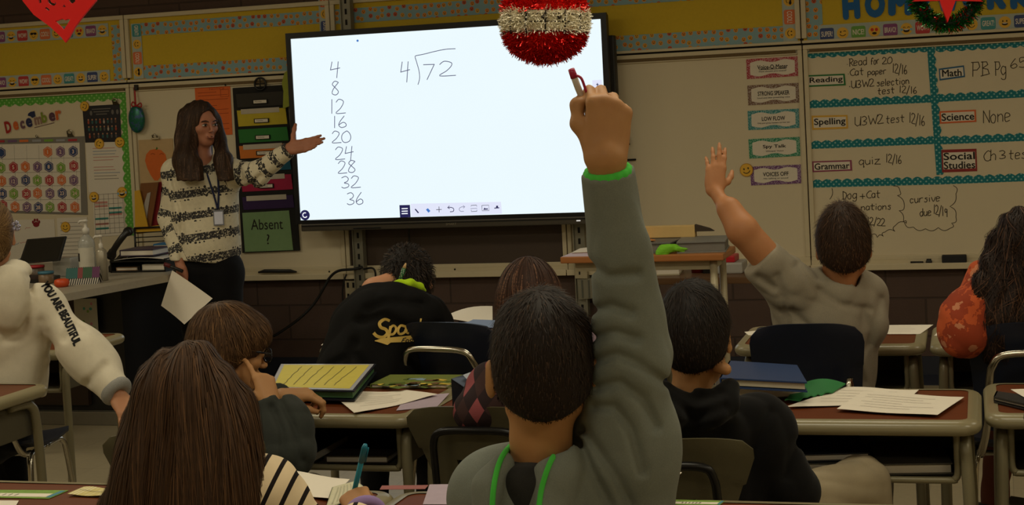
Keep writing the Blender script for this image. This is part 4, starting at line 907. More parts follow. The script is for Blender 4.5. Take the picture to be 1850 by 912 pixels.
def tinsel(name, centers, rad, count, m, parent, w=.0016, ln=.02, seed=0):
    r = np.random.default_rng(seed); mb = MB()
    for i in range(count):
        c, d = centers(r); n = r.normal(size=3); n = n/np.linalg.norm(n); n = n*.6+np.asarray(d); n = n/np.linalg.norm(n); s_ = np.cross(n, r.normal(size=3)); s_ = s_/np.linalg.norm(s_)*w; l = ln*r.uniform(.6, 1.2)
        mid = c+n*l*.5+s_*r.normal()*.8; mb.add([c-s_, c+s_, mid+s_*.9, mid-s_*.9, c+n*l+s_*.6, c+n*l-s_*.6], [(0, 1, 2, 3), (3, 2, 4, 5)])
    return mb.build(name, m, parent)
c0 = P(984.5, 36, 3.5); R0 = 75*mpp(c0); t = thing('tinsel_bauble', 'big red and white tinsel bauble hanging in front of the screen', 'decoration', c0)
RT = M('red_tinsel', (214, 24, 14), .18, .6, .2, 60); WT = M('cream_tinsel', (244, 236, 212), .3, .0, .1, 60); GT = M('green_tinsel', (24, 110, 38), .2, .7, .3, 60); WIRE = M('dark_wire', (40, 34, 30), .5, .4)
fx, ux, rx = -_fw, _up, _rt
def bandpt(z0, z1, fl=.55):
    def f(r):
        z = r.uniform(z0, z1); th = r.uniform(0, 2*math.pi); rr = math.sqrt(max(1-min(abs(z), 1)**2.6, 0.02))
        d = rx*math.cos(th)*rr+fx*math.sin(th)*rr*fl; n = d+ux*z*.6; return c0+R0*(d*.96+ux*z*.96), n/np.linalg.norm(n)*.7
    return f
def shellgrid(z0, z1, fl=.55, sc=.95):
    rows_ = []
    for i in range(9):
        z = z0+(z1-z0)*i/8; rr = math.sqrt(max(1-min(abs(z), 1)**2.6, 0.0)); rows_.append([c0+R0*sc*(rx*math.cos(a)*rr+fx*math.sin(a)*rr*fl+ux*z) for a in np.linspace(0, 2*math.pi, 33)])
    return rows_
for nm, z0, z1, m, cnt, sd in (('red_top', .22, 1.0, RT, 3400, 1), ('white_band', -.33, .20, WT, 3000, 2), ('red_bottom', -1.0, -.34, RT, 3400, 3)):
    mb = MB(); mb.grid(shellgrid(z0, z1)); cpart = mb.build(nm, m, t); cpart['label'] = nm.replace('_', ' ')+' tinsel'; tinsel('tinsel_strands', bandpt(z0, z1), R0, cnt, m, cpart, .0011, .016, sd)
mb = MB()
for a in np.linspace(.15, math.pi-.15, 7):
    mb.tube([c0+R0*1.03*(rx*math.cos(a)*q_+fx*math.sin(a)*.55*q_+ux*z_) for z_, q_ in ((-.36, .97), (-.2, 1), (0, 1), (.22, .99))], .0018, 6)
for z_ in (-.30, -.08, .10): mb.tube([c0+R0*1.03*(rx*math.cos(a)+fx*math.sin(a)*.55+ux*z_) for a in np.linspace(0, math.pi, 20)], .0012, 5)
for a, z_ in ((1.25, .02), (2.0, .03), (1.62, .02)): mb.lathe([(0, 0), (.005, .001), (.004, .004), (0, .005)], c0+R0*1.03*(rx*math.cos(a)+fx*math.sin(a)*.55+ux*z_), 8, 0, fx)
mb.build('wire_cage', WIRE, t); mb = MB(); q = c0+ux*R0; mb.tube([q, a3_(q[0], q[1], CEIL)], .0012, 6); mb.build('string', M('nylon', (200, 195, 180), .5), t)
c1 = P(1710, -12, 4.5); k = mpp(c1); t = thing('tinsel_wreath', 'green and red tinsel wreath with red star hanging at the upper right', 'decoration', c1); Rw = 62*k
def ringpt(r):
    th = r.uniform(0, 2*math.pi); ph = r.uniform(0, 2*math.pi); d = rx*math.cos(th)+ux*math.sin(th); n = d*math.cos(ph)+fx*math.sin(ph); return c1+d*Rw*.9+n*.012, n*.8
mb = MB(); mb.tube([c1+Rw*.9*(rx*math.cos(a)+ux*math.sin(a)) for a in np.linspace(0, 2*math.pi, 40, endpoint=False)], .012, 8, 0, True); ring = mb.build('ring', M('dark_green_core', (18, 40, 20), .7), t)
tinsel('green_tinsel', ringpt, Rw, 2600, GT, ring, .0016, .018, 5); tinsel('red_tinsel', ringpt, Rw, 420, RT, ring, .0018, .016, 6)
pts = []
for i in range(10):
    a = -math.pi/2+i*math.pi/5; r_ = (54 if i % 2 == 0 else 19)*k; pts.append(c1+rx*r_*math.cos(a)*1.25+ux*r_*math.sin(a)*1.0+fx*.03+rx*-3*k)
mb = MB(); mb.prism(pts[::-1], -fx*.01); mb.build('red_star', RED, t); mb = MB(); q = c1+ux*Rw*.9; mb.tube([q, a3_(q[0], q[1], CEIL)], .0012, 6); mb.build('string', M('nylon', (200, 195, 180), .5), t)
# ------------------------------------------------------------------ pupils' desks and chairs
def wood_mat(name, c1, c2, sc=1.0):
    g = N(name); x, y, z = g.sep(g.coord()); v = g.comb(g.math('MULTIPLY', x, 3.0*sc), g.math('MULTIPLY', y, 40.0*sc), g.math('MULTIPLY', z, 40*sc))
    n = g.noise(v, 2.2, 6, .65); c = g.mix(n, L(c1), L(c2)); g.base(g.vary(c, .08, 6), .42, 0, .22); return g.m
OAK = wood_mat('desk_laminate', (112, 56, 24), (88, 40, 15)); OLIVE = M('olive_plastic_edge', (138, 128, 98), .28, 0, .04, 20, spec=.5); OLIVEM = M('olive_enamel_steel', (126, 118, 92), .35, .1, .05)
INBOX = M('book_box_steel', (92, 86, 68), .5, .2); TIP = M('rubber_tip', (50, 46, 40), .7); NAVY = M('navy_shell_plastic', (20, 25, 40), .42, 0, .12, 40, .15, 700); OLSH = M('olive_shell_plastic', (84, 78, 56), .45, 0, .1, 40, .2, 700)
BLKT = M('black_tube', (26, 25, 25), .3, .3)
def rrect(w, d, r, n=5):
    pts = []
    for cx, cy, a0 in ((w/2-r, d/2-r, 0), (-w/2+r, d/2-r, 90), (-w/2+r, -d/2+r, 180), (w/2-r, -d/2+r, 270)):
        for k in range(n+1): a = math.radians(a0+90*k/n); pts.append((cx+r*math.cos(a), cy+r*math.sin(a)))
    return pts
DW, DD, DH = .61, .46, .70
def make_desk(label):
    t = thing('school_desk', label, 'desk', (0, 0, 0), 'school desks with open book boxes')
    mb = MB(); o = rrect(DW-.05, DD-.05, .03); mb.prism([(x, y, DH) for x, y in o], (0, 0, -.018)); mb.build('desk_top', OAK, t)
    mb = MB(); rows = []; outer = rrect(DW, DD, .05); inner = rrect(DW-.052, DD-.052, .03)
    for k in range(len(outer)+1):
        a = np.array(outer[k % len(outer)]); i = np.array(inner[k % len(inner)]); r = []
        m = (a+i)/2; d = (a-i)/np.linalg.norm(a-i)
        for q in range(9): th = math.pi*.5-math.pi*q/8; r.append((m[0]+d[0]*.022*math.cos(th)+(0 if 0 < q < 8 else -d[0]*.014), m[1]+d[1]*.022*math.cos(th)+(0 if 0 < q < 8 else -d[1]*.014), DH-.0175+.0195*math.sin(th)))
        rows.append(r)
    mb.grid(rows); mb.build('edge_band', OLIVE, t)
    mb = MB(); w, d, h = .50, .38, .13; z1 = DH-.03; y0 = -.17; th = .004
    mb.box((0, y0+d/2, z1-h), (w, d, th)); mb.box((0, y0+d-.002, z1-h/2), (w, th, h)); [mb.box((sx*w/2, y0+d/2, z1-h/2), (th, d, h)) for sx in (-1, 1)]
    mb.tube(catmull([(-w/2, y0, z1), (-w/2, y0, z1-h*.5), (-w/2, y0, z1-h+.02), (-w/2+.008, y0, z1-h+.004), (-w/2+.03, y0, z1-h), (0, y0, z1-h), (w/2-.03, y0, z1-h), (w/2-.008, y0, z1-h+.004), (w/2, y0, z1-h+.02), (w/2, y0, z1-h*.5), (w/2, y0, z1)], 4), .009, 8, 1)
    mb.build('book_box', [INBOX, OLIVEM], t)
    for sx in (-1, 1):
        for sy in (-1, 1):
            mb = MB(); x = sx*(DW/2-.035); y = sy*(DD/2-.05)
            mb.tube(catmull([(x-sx*.004, y-sy*.13, DH-.048), (x-sx*.002, y-sy*.06, DH-.050), (x, y-sy*.02, DH-.062), (x+sx*.003, y, DH-.11), (x+sx*.008, y+sy*.006, DH-.3), (x+sx*.012, y+sy*.012, .02)], 5), .0155, 10, 0)
            lg = mb.build('leg', OLIVEM, t); mb = MB(); mb.lathe([(0, 0), (.019, 0), (.019, .02), (.016, .03)], (x+sx*.012, y+sy*.012, 0), 12); mb.build('foot', TIP, lg)
    return t
def make_chair(name, label, shell, tube, grp, hole=False, zt=None):
    t = thing(name, label, 'chair', (0, 0, 0), grp); mb = MB(); rows = []
    for i in range(9):                                        # seat
        v = i/8; y = -.19+.37*v; w = .185+.015*math.sin(v*3.1); r = []
        for j in range(9): u = j/8*2-1; r.append((u*w*(1-.06*abs(u)*(v > .9)), y, .44+.018*u*u-.014*math.sin(v*3.1)-(.03*max(0, v-.8)*5*.3)+(.02*max(0, .15-v)*6)))
        rows.append(r)
    mb.slab(rows, .010); mb.build('seat', shell, t)
    mb = MB(); N1, N2 = 14, 14
    def bp(u, v, off=0.0):
        w = .152+.022*v if not hole else .135+.098*v; e = 1.0 if v < .86 else math.sqrt(max(1-((v-.86)/.14)**2*.32, 0))
        z = .49+.31*v-.018*(abs(u)**3)*(v > .6); y = -.205-.075*v+.045*u*u+.012*math.sin(v*3.14)-off
        return (u*w*e, y, z)
    def sk(i, j): 
        if not hole: return False
        u = (j+.5)/N2*2-1; v = (i+.5)/N1; return abs(u) < .40 and v < .50
    for off, flip in ((0, False), (.011, True)):
        vs = [bp(j/N2*2-1, i/N1, off) for i in range(N1+1) for j in range(N2+1)]; fs = []
        for i in range(N1):
            for j in range(N2):
                if sk(i, j): continue
                a = i*(N2+1)+j; f = (a, a+1, a+N2+2, a+N2+1); fs.append(f[::-1] if flip else f)
        mb.add(vs, fs, 0, True)
    n0 = (N1+1)*(N2+1); vs = [bp(j/N2*2-1, i/N1, 0) for i in range(N1+1) for j in range(N2+1)]+[bp(j/N2*2-1, i/N1, .011) for i in range(N1+1) for j in range(N2+1)]
    ed = {}
    for i in range(N1):
        for j in range(N2):
            if sk(i, j): continue
            a = i*(N2+1)+j; q = (a, a+1, a+N2+2, a+N2+1)
            for k in range(4): ed[(q[k], q[(k+1) % 4])] = 1
    mb.add(vs, [(b_, a, a+n0, b_+n0) for a, b_ in ed if (b_, a) not in ed], 0, True)
    mb.build('backrest', shell, t)
    mb = MB(); w = .118 if not hole else .125; zt = zt or (.715 if not hole else .735)
    mb.tube(catmull([(-w-.03, -.12, .415), (-w-.028, -.19, .43), (-w-.012, -.236, .52), (-w-.004, -.268, .64), (-w+.004, -.289, zt-.03), (-w+.030, -.298, zt), (0, -.304, zt+.006), (w-.030, -.298, zt), (w-.004, -.289, zt-.03), (w+.004, -.268, .64), (w+.012, -.236, .52), (w+.028, -.19, .43), (w+.03, -.12, .415)], 5), .0105, 10); mb.build('back_frame', tube, t)
    for sx in (-1, 1):
        for sy in (-1, 1):
            mb = MB(); x = sx*.155
            mb.tube(catmull([(x, sy*-.02, .413), (x, sy*.11, .413), (x+sx*.004, sy*.145, .402), (x+sx*.010, sy*.165, .36), (x+sx*.022, sy*.20, .16), (x+sx*.030, sy*.225, .015)], 5), .0105, 10); lg = mb.build('leg', tube, t)
            mb = MB(); mb.lathe([(0, 0), (.015, 0), (.015, .018), (.012, .026)], (x+sx*.030, sy*.225, 0), 10); mb.build('foot', TIP, lg)
    mb = MB(); [mb.tube([(-.155, y, .409), (.155, y, .409)], .008, 8) for y in (-.10, .10)]; mb.build('stretcher', tube, t)
    return t
desk0 = make_desk('desk with a curved leg in front of the white hoodie pupil at left'); desk0.location = (-3.34, -4.37, 0)
DG = 'school desks with open book boxes'
for x, y, rz, lb in [(-1.895, -4.39, 0, 'desk in front of the boy with glasses, holding the yellow binder'), (-1.27, -4.39, 0, 'desk behind the raised hand boy holding the standing binder'), (-.385, -4.40, .01, 'desk with loose white papers beside the black hoodie boy'), (.245, -4.30, .02, 'desk at the right edge with a dark folder on it'),
                     (-.575, -3.18, .02, 'desk in the back row under the arm of the grey t-shirt boy'), (.065, -3.19, .02, 'desk in the back row of the girl in orange'), (-2.085, -3.20, 0, 'desk in the back row of the boy in the black jacket'), (-1.455, -3.20, 0, 'desk in the back row with a lifted white paper, beside the black jacket'), (-3.71, -3.25, 0, 'desk at the left in front of the dark teacher desk'),
                     (-2.235, -5.65, 0, 'foreground desk at the lower left corner with a green name strip'), (-1.62, -5.66, 0, 'foreground desk of the long haired girl writing'), (-.995, -5.655, 0, 'foreground desk left of the raised hand boy'), (-.36, -5.67, 0, 'foreground desk right of the raised hand boy')]:
    dup(desk0, (x, y, 0), rz, lb, DG)
navy0 = make_chair('school_chair', 'navy chair behind the grey t-shirt boy', NAVY, CHROME, 'navy plastic school chairs', False, .615); S_ = 1.07
q = P(1440, 640, 4.78); navy0.location = (q[0], q[1]+.285, 0); navy1 = make_chair('school_chair', 'navy chair with chrome bar behind the girl in orange', NAVY, CHROME, 'navy plastic school chairs'); navy0.scale = (S_*.93, S_, S_); navy0.rotation_euler = (0, 0, .1)
q = P(1868, 640, 4.58); navy1.location = (q[0], q[1]+.285, 0); navy1.rotation_euler = (0, 0, .05); navy1.scale = (S_*1.06, S_, S_)
q = P(815, 640, 5.2); dup(navy1, (q[0], q[1]+.285, 0), -.12, 'navy chair with chrome bar overlapping the black jacket', None, (S_, S_, S_))
ol0 = make_chair('school_chair', 'olive chair behind the black hoodie boy', OLSH, BLKT, 'olive plastic school chairs', True); q = P(1148, 775, 3.64); ol0.location = (q[0], q[1]+.27, 0); ol0.rotation_euler = (0, 0, .20); ol0.scale = (.97, .97, .97)
q = P(868, 733, 4.15); dup(ol0, (q[0], q[1]+.25, 0), -.02, 'olive chair in front of the desk with the standing binder', None, (.97, .97, .97))
q = P(1985, 740, 3.8); dup(ol0, (q[0], q[1]+.25, 0), .2, 'olive chair cut off by the right edge of the picture', None, (1.0, 1.0, 1.0))
dup(ol0, (-2.03, -4.93, 0), .15, 'olive chair under the boy with glasses', None, (.97, .97, .97)); dup(ol0, (-.74, -6.10, 0), 0, 'olive chair under the raised hand boy', None, (.97, .97, .97)); dup(ol0, (-1.56, -6.06, 0), 0, 'olive chair under the long haired girl', None, (.97, .97, .97))
dup(navy1, (-3.45, -3.83, 0), .2, 'navy chair under the pupil in the white hoodie', None, (1.0, 1.0, 1.0))
# ------------------------------------------------------------------ tall cart and table in front of the board
CTOP = wood_mat('cart_top', (176, 116, 66), (150, 94, 50)); CEDGE = M('cart_edge', (190, 126, 74), .5); PUTTY = M('putty_steel', (176, 164, 134), .45, .1)
def table(name, label, x0, x1, y0, y1, z, th, top, legm, apron=True, legr=.022, inset=.05):
    t = thing(name, label, 'table', ((x0+x1)/2, (y0+y1)/2, 0)); mb = MB(); mb.box(((x0+x1)/2, (y0+y1)/2, z-th/2), (x1-x0, y1-y0, th), 0, bevel=.005); mb.build('table_top', top, t)
    for xx in (x0+inset, x1-.05):
        for yy in (y0+.05, y1-.05): mb = MB(); mb.tube([(xx, yy, 0), (xx, yy, z-th)], legr, 12, 0); mb.build('leg', legm, t)
    if apron:
        mb = MB(); mb.box(((x0+x1)/2, (y0+y1)/2, z-th-.02), (x1-x0-.1, y1-y0-.1, .04)); mb.build('apron', legm, t)
    return t
cx0, cx1, cy0, cy1, cz = -1.775, -1.09, -2.30, -1.98, .90
cart = table('standing_cart', 'tall putty legged cart with orange brown top stacked with books', cx0, cx1, cy0, cy1, cz, .028, CTOP, PUTTY, True, .0155, .17)
mb = MB(); mb.box(((cx0+cx1)/2, (cy0+cy1)/2, .56), (cx1-cx0-.1, cy1-cy0-.08, .02)); mb.build('lower_shelf', CTOP, cart)
tb = table('side_table', 'low table with brown top behind the tall cart holding a red bin', -1.72, -.86, -1.66, -1.26, .73, .03, wood_mat('table_top_brown', (112, 84, 58), (90, 64, 42)), PUTTY, False)
def book(label, c, size, cols, rz=0.0, grp=None, name='book', cat='book', tilt=None, pages=None):
    """closed book: cover boards, spine and page block"""
    base = a3_(c[0], c[1], c[2]); t = thing(name, label, cat, base, grp); w, d, h = size; R = Matrix.Rotation(rz, 3, 'Z')
    if tilt is not None: R = tilt
    def bx(cc, sz, nm, m, bev=.0015):
        mb = MB(); v = R @ Vector(cc); mb.box(base+np.array(v), sz, 0, R, bev); return mb.build(nm, m, t)
    bx((0, 0, h/2), (w*.96, d*.96, h*.72), 'pages', pages or PAPER)
    cv = M('cover_%d_%d_%d' % tuple(cols), cols, .45, 0, .1); mb = MB()
    for zz in (h*.07, h*.93): v = R @ Vector((0, 0, zz)); mb.box(base+np.array(v), (w, d, h*.14), 0, R, .0012)
    v = R @ Vector((-w/2+.0015, 0, h/2)); mb.box(base+np.array(v), (.003, d, h), 0, R, .001); mb.build('cover', cv, t); return t
book('thick grey book at the right end of the tall cart', (-1.20, -2.13, cz), (.20, .25, .048), (120, 118, 112), .1, None, 'book', 'book', None, M('grey_page_block', (118, 114, 106), .8)); book('grey hardback lying left of the thick grey book on the cart', (-1.43, -2.12, cz), (.24, .24, .045), (100, 98, 94), -.05, None, 'book', 'book', None, M('grey_page_block', (118, 114, 106), .8))
t = thing('magazine_box', 'tan cardboard box behind the books on the cart', 'box', (-1.45, -2.0, cz+.045)); mb = MB(); mb.box((-1.42, -2.02, cz+.072), (.34, .05, .05), 0, bevel=.003); mb.build('carton', M('tan_card', (202, 170, 110), .8), t); mb = MB(); mb.prism([(-1.25, -2.04, cz+.10), (-1.19, -2.04, cz+.082), (-1.17, -2.04, cz+.07), (-1.25, -2.04, cz+.07)], (0, .03, 0)); mb.build('flap', M('dark_card', (60, 48, 36), .8), t)
mb = MB(); mb.slab([[(-1.62+.22*j/8, -2.2+.16*i/3, cz+.048+.006*math.sin(j*1.1+i)) for j in range(9)] for i in range(4)], .002); tag(mb.build('magazine', M('orange_cover', (204, 130, 70), .6, 0, .4, 60), None, (-1.5, -2.1, cz+.05)), 'orange patterned magazine on the grey hardback', 'magazine')
# green cloth bow over the cart edge
F = Fig(); db_ = depth(Zp(1216, 457, cz))-.035; q = lambda x, y, dd=db_: P(x, y, dd)
LIMEC = cloth_mat_ = M('lime_cloth', (120, 190, 40), .8, 0, .1, 60, .3, 500)
F.cap(q(1218, 448), q(1196, 455), .010, .018, .02, flat=(_fw, .6)); F.cap(q(1196, 455), q(1190, 458), .018, .010, .02, flat=(_fw, .6)); F.cap(q(1200, 449), q(1216, 446), .014, .010, .015, flat=(_fw, .6)); F.cap(q(1222, 450), q(1234, 455), .008, .012, .015, flat=(_fw, .6)); F.cap(q(1226, 449), q(1264, 450), .009, .005, .015, flat=(_up, .6)); F.ell(q(1221, 449), frame(_fw), f32([.008, .012, .010]), .01); F.disp.append(folds(.003, 130, 4))
tag(sdf_obj('cloth_bow', F, .0035, LIMEC, None, q(1215, 452)), 'lime green cloth bow draped over the front of the cart', 'cloth')
sheetm = [M('pale_sheet', (222, 218, 214), .7)]
def paper(label, pts, z, m=None, lift=0.0, th=.0008, nm='sheet_of_paper', cat='paper', grp='papers on the desks', prints=None, waves=2.0):
    """a loose sheet lying on z; pts: four pixel corners (far-left, far-right, near-right, near-left)"""
    c = [Zp(x, y, z) for x, y in pts]; rows = []
    for i in range(7):
        v = i/6; r = []
        for j in range(9):
            u = j/8; p = (c[0]*(1-u)+c[1]*u)*(1-v)+(c[3]*(1-u)+c[2]*u)*v; r.append(p+a3_(0, 0, .0015+lift*(.5+.5*math.sin(waves*math.pi*u+1.7*v))))
        rows.append(r)
    mb = MB(); mb.slab(rows, th)
    if prints:
        r2 = random.Random(len(label))
        for k in range(prints):
            v = .15+.7*(k+.5)/prints; u0 = .08+r2.uniform(0, .15); u1 = u0+r2.uniform(.25, .7); u1 = min(u1, .93); pp = []
            for s_ in range(7):
                u = u0+(u1-u0)*s_/6; p = (c[0]*(1-u)+c[1]*u)*(1-v)+(c[3]*(1-u)+c[2]*u)*v; pp.append(p+a3_(0, 0, .0032+lift*(.5+.5*math.sin(waves*math.pi*u+1.7*v))))
            ribbon(mb, pp, .0022, (0, 0, 1), 1)
    return tag(mb.build(nm, [m or PAPER, M('grey_print', (150, 140, 132), .8)], None, (c[0]+c[2])/2), label, cat, grp)
paper('white sheet at the left end of the cart top', [(1048, 449), (1080, 445), (1080, 455), (1032, 457)], cz+.001, grp=None)
bq = Zp(1262, 492, .73); bx_ = bq[0]; by_ = min(max(bq[1], -1.58), -1.36)
t = thing('red_bin', 'dark red tapered bin under the front of the cart', 'bin', (bx_, by_, .73)); mb = MB(); mb.lathe([(.032, 0), (.042, .10), (.040, .10), (.030, .004)], (bx_, by_, .73), 20); mb.build('tub', M('dark_red_plastic', (120, 28, 22), .45), t)
q = Zp(1318, 493, .73); sx_, sy_ = q[0], -1.45
t = thing('supply_tray', 'pale grey supply tray with a red lid at the right end of the low table', 'tray', (sx_, sy_, .73)); mb = MB(); mb.box((sx_, sy_, .755), (.13, .16, .05), 0, bevel=.008); mb.build('tray', M('grey_tray', (168, 164, 156), .5), t); mb = MB(); mb.box((sx_-.015, sy_, .795), (.09, .13, .03), 0, bevel=.006); mb.build('lid', M('red_lid', (180, 30, 40), .4), t)
for lb, xp, w_, h_, cl in [('stack of cream paper packets on the low table', 1212, .11, .045, (180, 168, 140)), ('black binder lying beside the cream packets on the low table', 1168, .10, .035, (34, 32, 32))]: q = Zp(xp, 492, .73); book(lb, (q[0], -1.46, .73), (w_, .2, h_), cl, .1, None, 'paper_packet' if 'packets' in lb else 'binder', 'stack' if 'packets' in lb else 'binder')
q = Zp(1284, 492, .73); dx_ = q[0]
t = thing('tape_dispenser', 'black tape dispenser right of the red bin', 'dispenser', (dx_, -1.47, .73)); mb = MB(); mb.prism([(dx_-.028, -1.50, .73), (dx_+.028, -1.50, .73), (dx_+.028, -1.50, .75), (dx_+.008, -1.50, .765), (dx_, -1.50, .80), (dx_-.025, -1.50, .80)], (0, .05, 0)); mb.build('body', BLACKP, t); mb = MB(); mb.lathe([(.008, 0), (.022, 0), (.022, .02), (.008, .02)], (dx_-.010, -1.512, .795), 16, 0, (0, 1, 0)); mb.build('roll', M('tape_roll', (190, 170, 120), .4), t)
# ------------------------------------------------------------------ the teacher's counter at left
CTR = M('counter_laminate', (158, 148, 130), .45, 0, .12, 60); DKW = wood_mat('dark_cabinet', (54, 40, 30), (40, 30, 22)); BLKCAB = M('black_cabinet', (16, 15, 15), .5)
tz = .76; desk = thing('teacher_desk', 'long grey topped teacher desk with dark body below the calendar', 'desk', (-4.9, -1.3, 0))
eL, eR = Zp(105, 533, tz), Zp(306, 496, tz)
mb = MB(); mb.prism([(-6.2, -2.35, tz), (eL[0]-.05, -2.35, tz), (eL[0], eL[1], tz), (eR[0], eR[1], tz), (eR[0]-.02, -.62, tz), (-6.2, -.62, tz)], (0, 0, -.036)); mb.build('desk_top', CTR, desk)
mb = MB(); mb.box((-5.2, -1.05, .36), (1.70, .84, .724)); mb.build('cabinet_body', BLKCAB, desk)
mb = MB(); mb.box((-5.05, -1.485, .40), (.98, .03, .60)); mb.build('front_panel', DKW, desk); mb = MB(); mb.box((-5.2, -1.50, .035), (1.74, .05, .07), 0, bevel=.004); mb.build('plinth', M('grey_plinth', (112, 106, 92), .4, .3), desk)
for x in (-5.9, -4.45): mb = MB(); mb.tube([(x, -2.2, 0), (x, -2.2, tz-.036)], .02, 10); mb.build('leg', PUTTY, desk)
def draw(mb, p, o):
    r2 = random.Random(5)
    for i in range(9): c = wlerp(p, r2.uniform(.2, .8), r2.uniform(.15, .85)); 
mb = MB(); c = P(146, 573, 8.2); y = -1.503; x0, x1 = P(124, 550, 8.25)[0], P(163, 550, 8.2)[0]; z0, z1 = P(140, 606, 8.2)[2], P(140, 543, 8.2)[2]; mb.box(((x0+x1)/2, y, (z0+z1)/2), (x1-x0, .002, z1-z0), 0)
r2 = random.Random(4)
for i in range(9): disc(mb, (x0+(x1-x0)*r2.uniform(.2, .85), z0+(z1-z0)*r2.uniform(.12, .88)), .008, y-.0018, r2.choice([1, 2, 3]), 7, .0005, r2.uniform(.7, 1.6), 1)
tag(mb.build('pupil_drawing', [M('drawing_paper', (176, 172, 156), .8), M('crayon_teal', (70, 140, 130), .8), M('crayon_pink', (190, 120, 140), .8), M('crayon_green', (120, 150, 80), .8)], None, ((x0+x1)/2, y, z0)), 'pupil drawing taped to the front of the teacher desk', 'drawing')
def on_desk(px_, py_): return Zp(px_, py_, tz)
# pump bottles
CLEAR = N('clear_gel'); CLEAR.base(L((190, 190, 182)), .15, 0, .5); CLEAR.b.inputs['Alpha'].default_value = .55; CLEAR = CLEAR.m; WHITEP = M('white_plastic', (214, 208, 196), .4)
def pump(name, label, c, r, h, body, lab=None, pm=WHITEP, dome=True):
    t = thing(name, label, 'bottle', c); mb = MB(); c = np.array(c)
    pf = [(0, 0), (r, .002), (r, h*.74), (r*.92, h*.82), (r*.6, h*.9), (r*.34, h*.95), (r*.32, h)] if dome else [(0, 0), (r, .002), (r, h*.9), (r*.8, h*.95), (r*.4, h)]
    mb.lathe(pf, c, 20); mb.build('body', body, t); mb = MB(); z = c[2]+h; mb.lathe([(r*.40, -.008), (r*.42, .02), (r*.2, .028), (.007, .03), (.007, .055), (.012, .056), (.012, .066), (0, .068)], (c[0], c[1], z), 14); mb.tube([(c[0], c[1], z+.06), (c[0]-.026, c[1]-.008, z+.06), (c[0]-.034, c[1]-.01, z+.05)], .006, 8); mb.build('pump', pm, t)
    if lab:
        mb = MB(); a = np.linspace(math.pi*1.0, math.pi*1.95, 12); rr = r+.0012; mb.grid([[(c[0]+rr*math.cos(x), c[1]+rr*math.sin(x), c[2]+z_) for x in a] for z_ in (h*.10, h*.68)], 0); 
        a = np.linspace(math.pi*1.08, math.pi*1.36, 6); rr = r+.002; mb.grid([[(c[0]+rr*math.cos(x), c[1]+rr*math.sin(x), c[2]+z_) for x in a] for z_ in (h*.38, h*.56)], 1); mb.build('label', [M('bottle_label', (206, 200, 184), .5), M('label_black', (30, 28, 28), .5)], t)
    return t
pump('sanitizer_bottle', 'large clear pump bottle with white label on the teacher desk', on_desk(160, 502), .043, .235, CLEAR, True); pump('lotion_bottle', 'slim silver pump bottle beside the clear one', on_desk(186, 507), .027, .165, M('silver_bottle', (168, 160, 142), .35, .4), None, WHITEP, False)
# striped flip calendar
c = on_desk(152, 512); t = thing('flip_calendar', 'small striped tent calendar on the front of the teacher desk', 'calendar', c); g = N('stripes_bw'); x, y, z = g.sep(g.coord()); g.base(g.mix(g.math('GREATER_THAN', g.math('FRACT', g.math('MULTIPLY', x, 95)), .5), L((24, 22, 22)), L((190, 180, 165))), .6); SB = g.m
R = Matrix.Rotation(.35, 3, 'Z'); mb = MB(); w_, h_, d_ = .165, .082, .09
def tv_(x, y, z): v = R @ Vector((x, y, z)); return a3_(c[0]+v.x, c[1]+v.y, c[2]+v.z)
mb.slab([[tv_(-w_/2, -d_/2, 0), tv_(w_/2, -d_/2, 0)], [tv_(-w_/2, 0, h_), tv_(w_/2, 0, h_)]], .002, 0, (0, 1, -.3)); mb.slab([[tv_(w_/2, d_/2, 0), tv_(-w_/2, d_/2, 0)], [tv_(w_/2, 0, h_), tv_(-w_/2, 0, h_)]], .002, 0, (0, -1, -.3)); mb.build('stand', SB, t)
mb = MB()
for i, (u0, u1, m) in enumerate([(0, .35, 0), (.35, .5, 1), (.5, .78, 2), (.78, 1, 3)]): a = [tv_(-w_/2+w_*u, -d_/2*(1-s_)-.002, h_*s_+.001) for u, s_ in ((u0, .36), (u1, .36), (u1, .97), (u0, .97))]; mb.prism(a, (0, .001, 0), m)
mb.build('picture_page', [M('pg_teal', (44, 92, 88), .6), M('pg_red', (130, 56, 56), .6), M('pg_green', (50, 84, 56), .6), M('pg_purple', (96, 44, 84), .6)], t)
c = on_desk(112, 518); t = thing('orange_pot', 'round orange pot at the near corner of the teacher desk', 'pot', c); mb = MB(); mb.lathe([(0, 0), (.03, .001), (.038, .018), (.034, .036), (.02, .04), (0, .038)], c, 18); mb.build('pot', M('orange_plastic', (204, 76, 34), .4), t)
t = thing('clear_bin', 'clear plastic bin with white cotton behind the orange pot', 'bin', on_desk(112, 500)); c = on_desk(112, 500); mb = MB(); mb.box(c+a3_(0, .05, .05), (.11, .10, .10), 0, bevel=.01); mb.build('bin', CLEAR, t); F = Fig(); [F.ell(c+a3_(.03*math.sin(i*2.1), .05+.025*math.cos(i*1.7), .03+.012*(i % 3)), np.eye(3), f32([.022, .02, .018]), .01) for i in range(7)]; sdf_obj('cotton', F, .004, M('cotton_white', (214, 204, 184), .95), t)
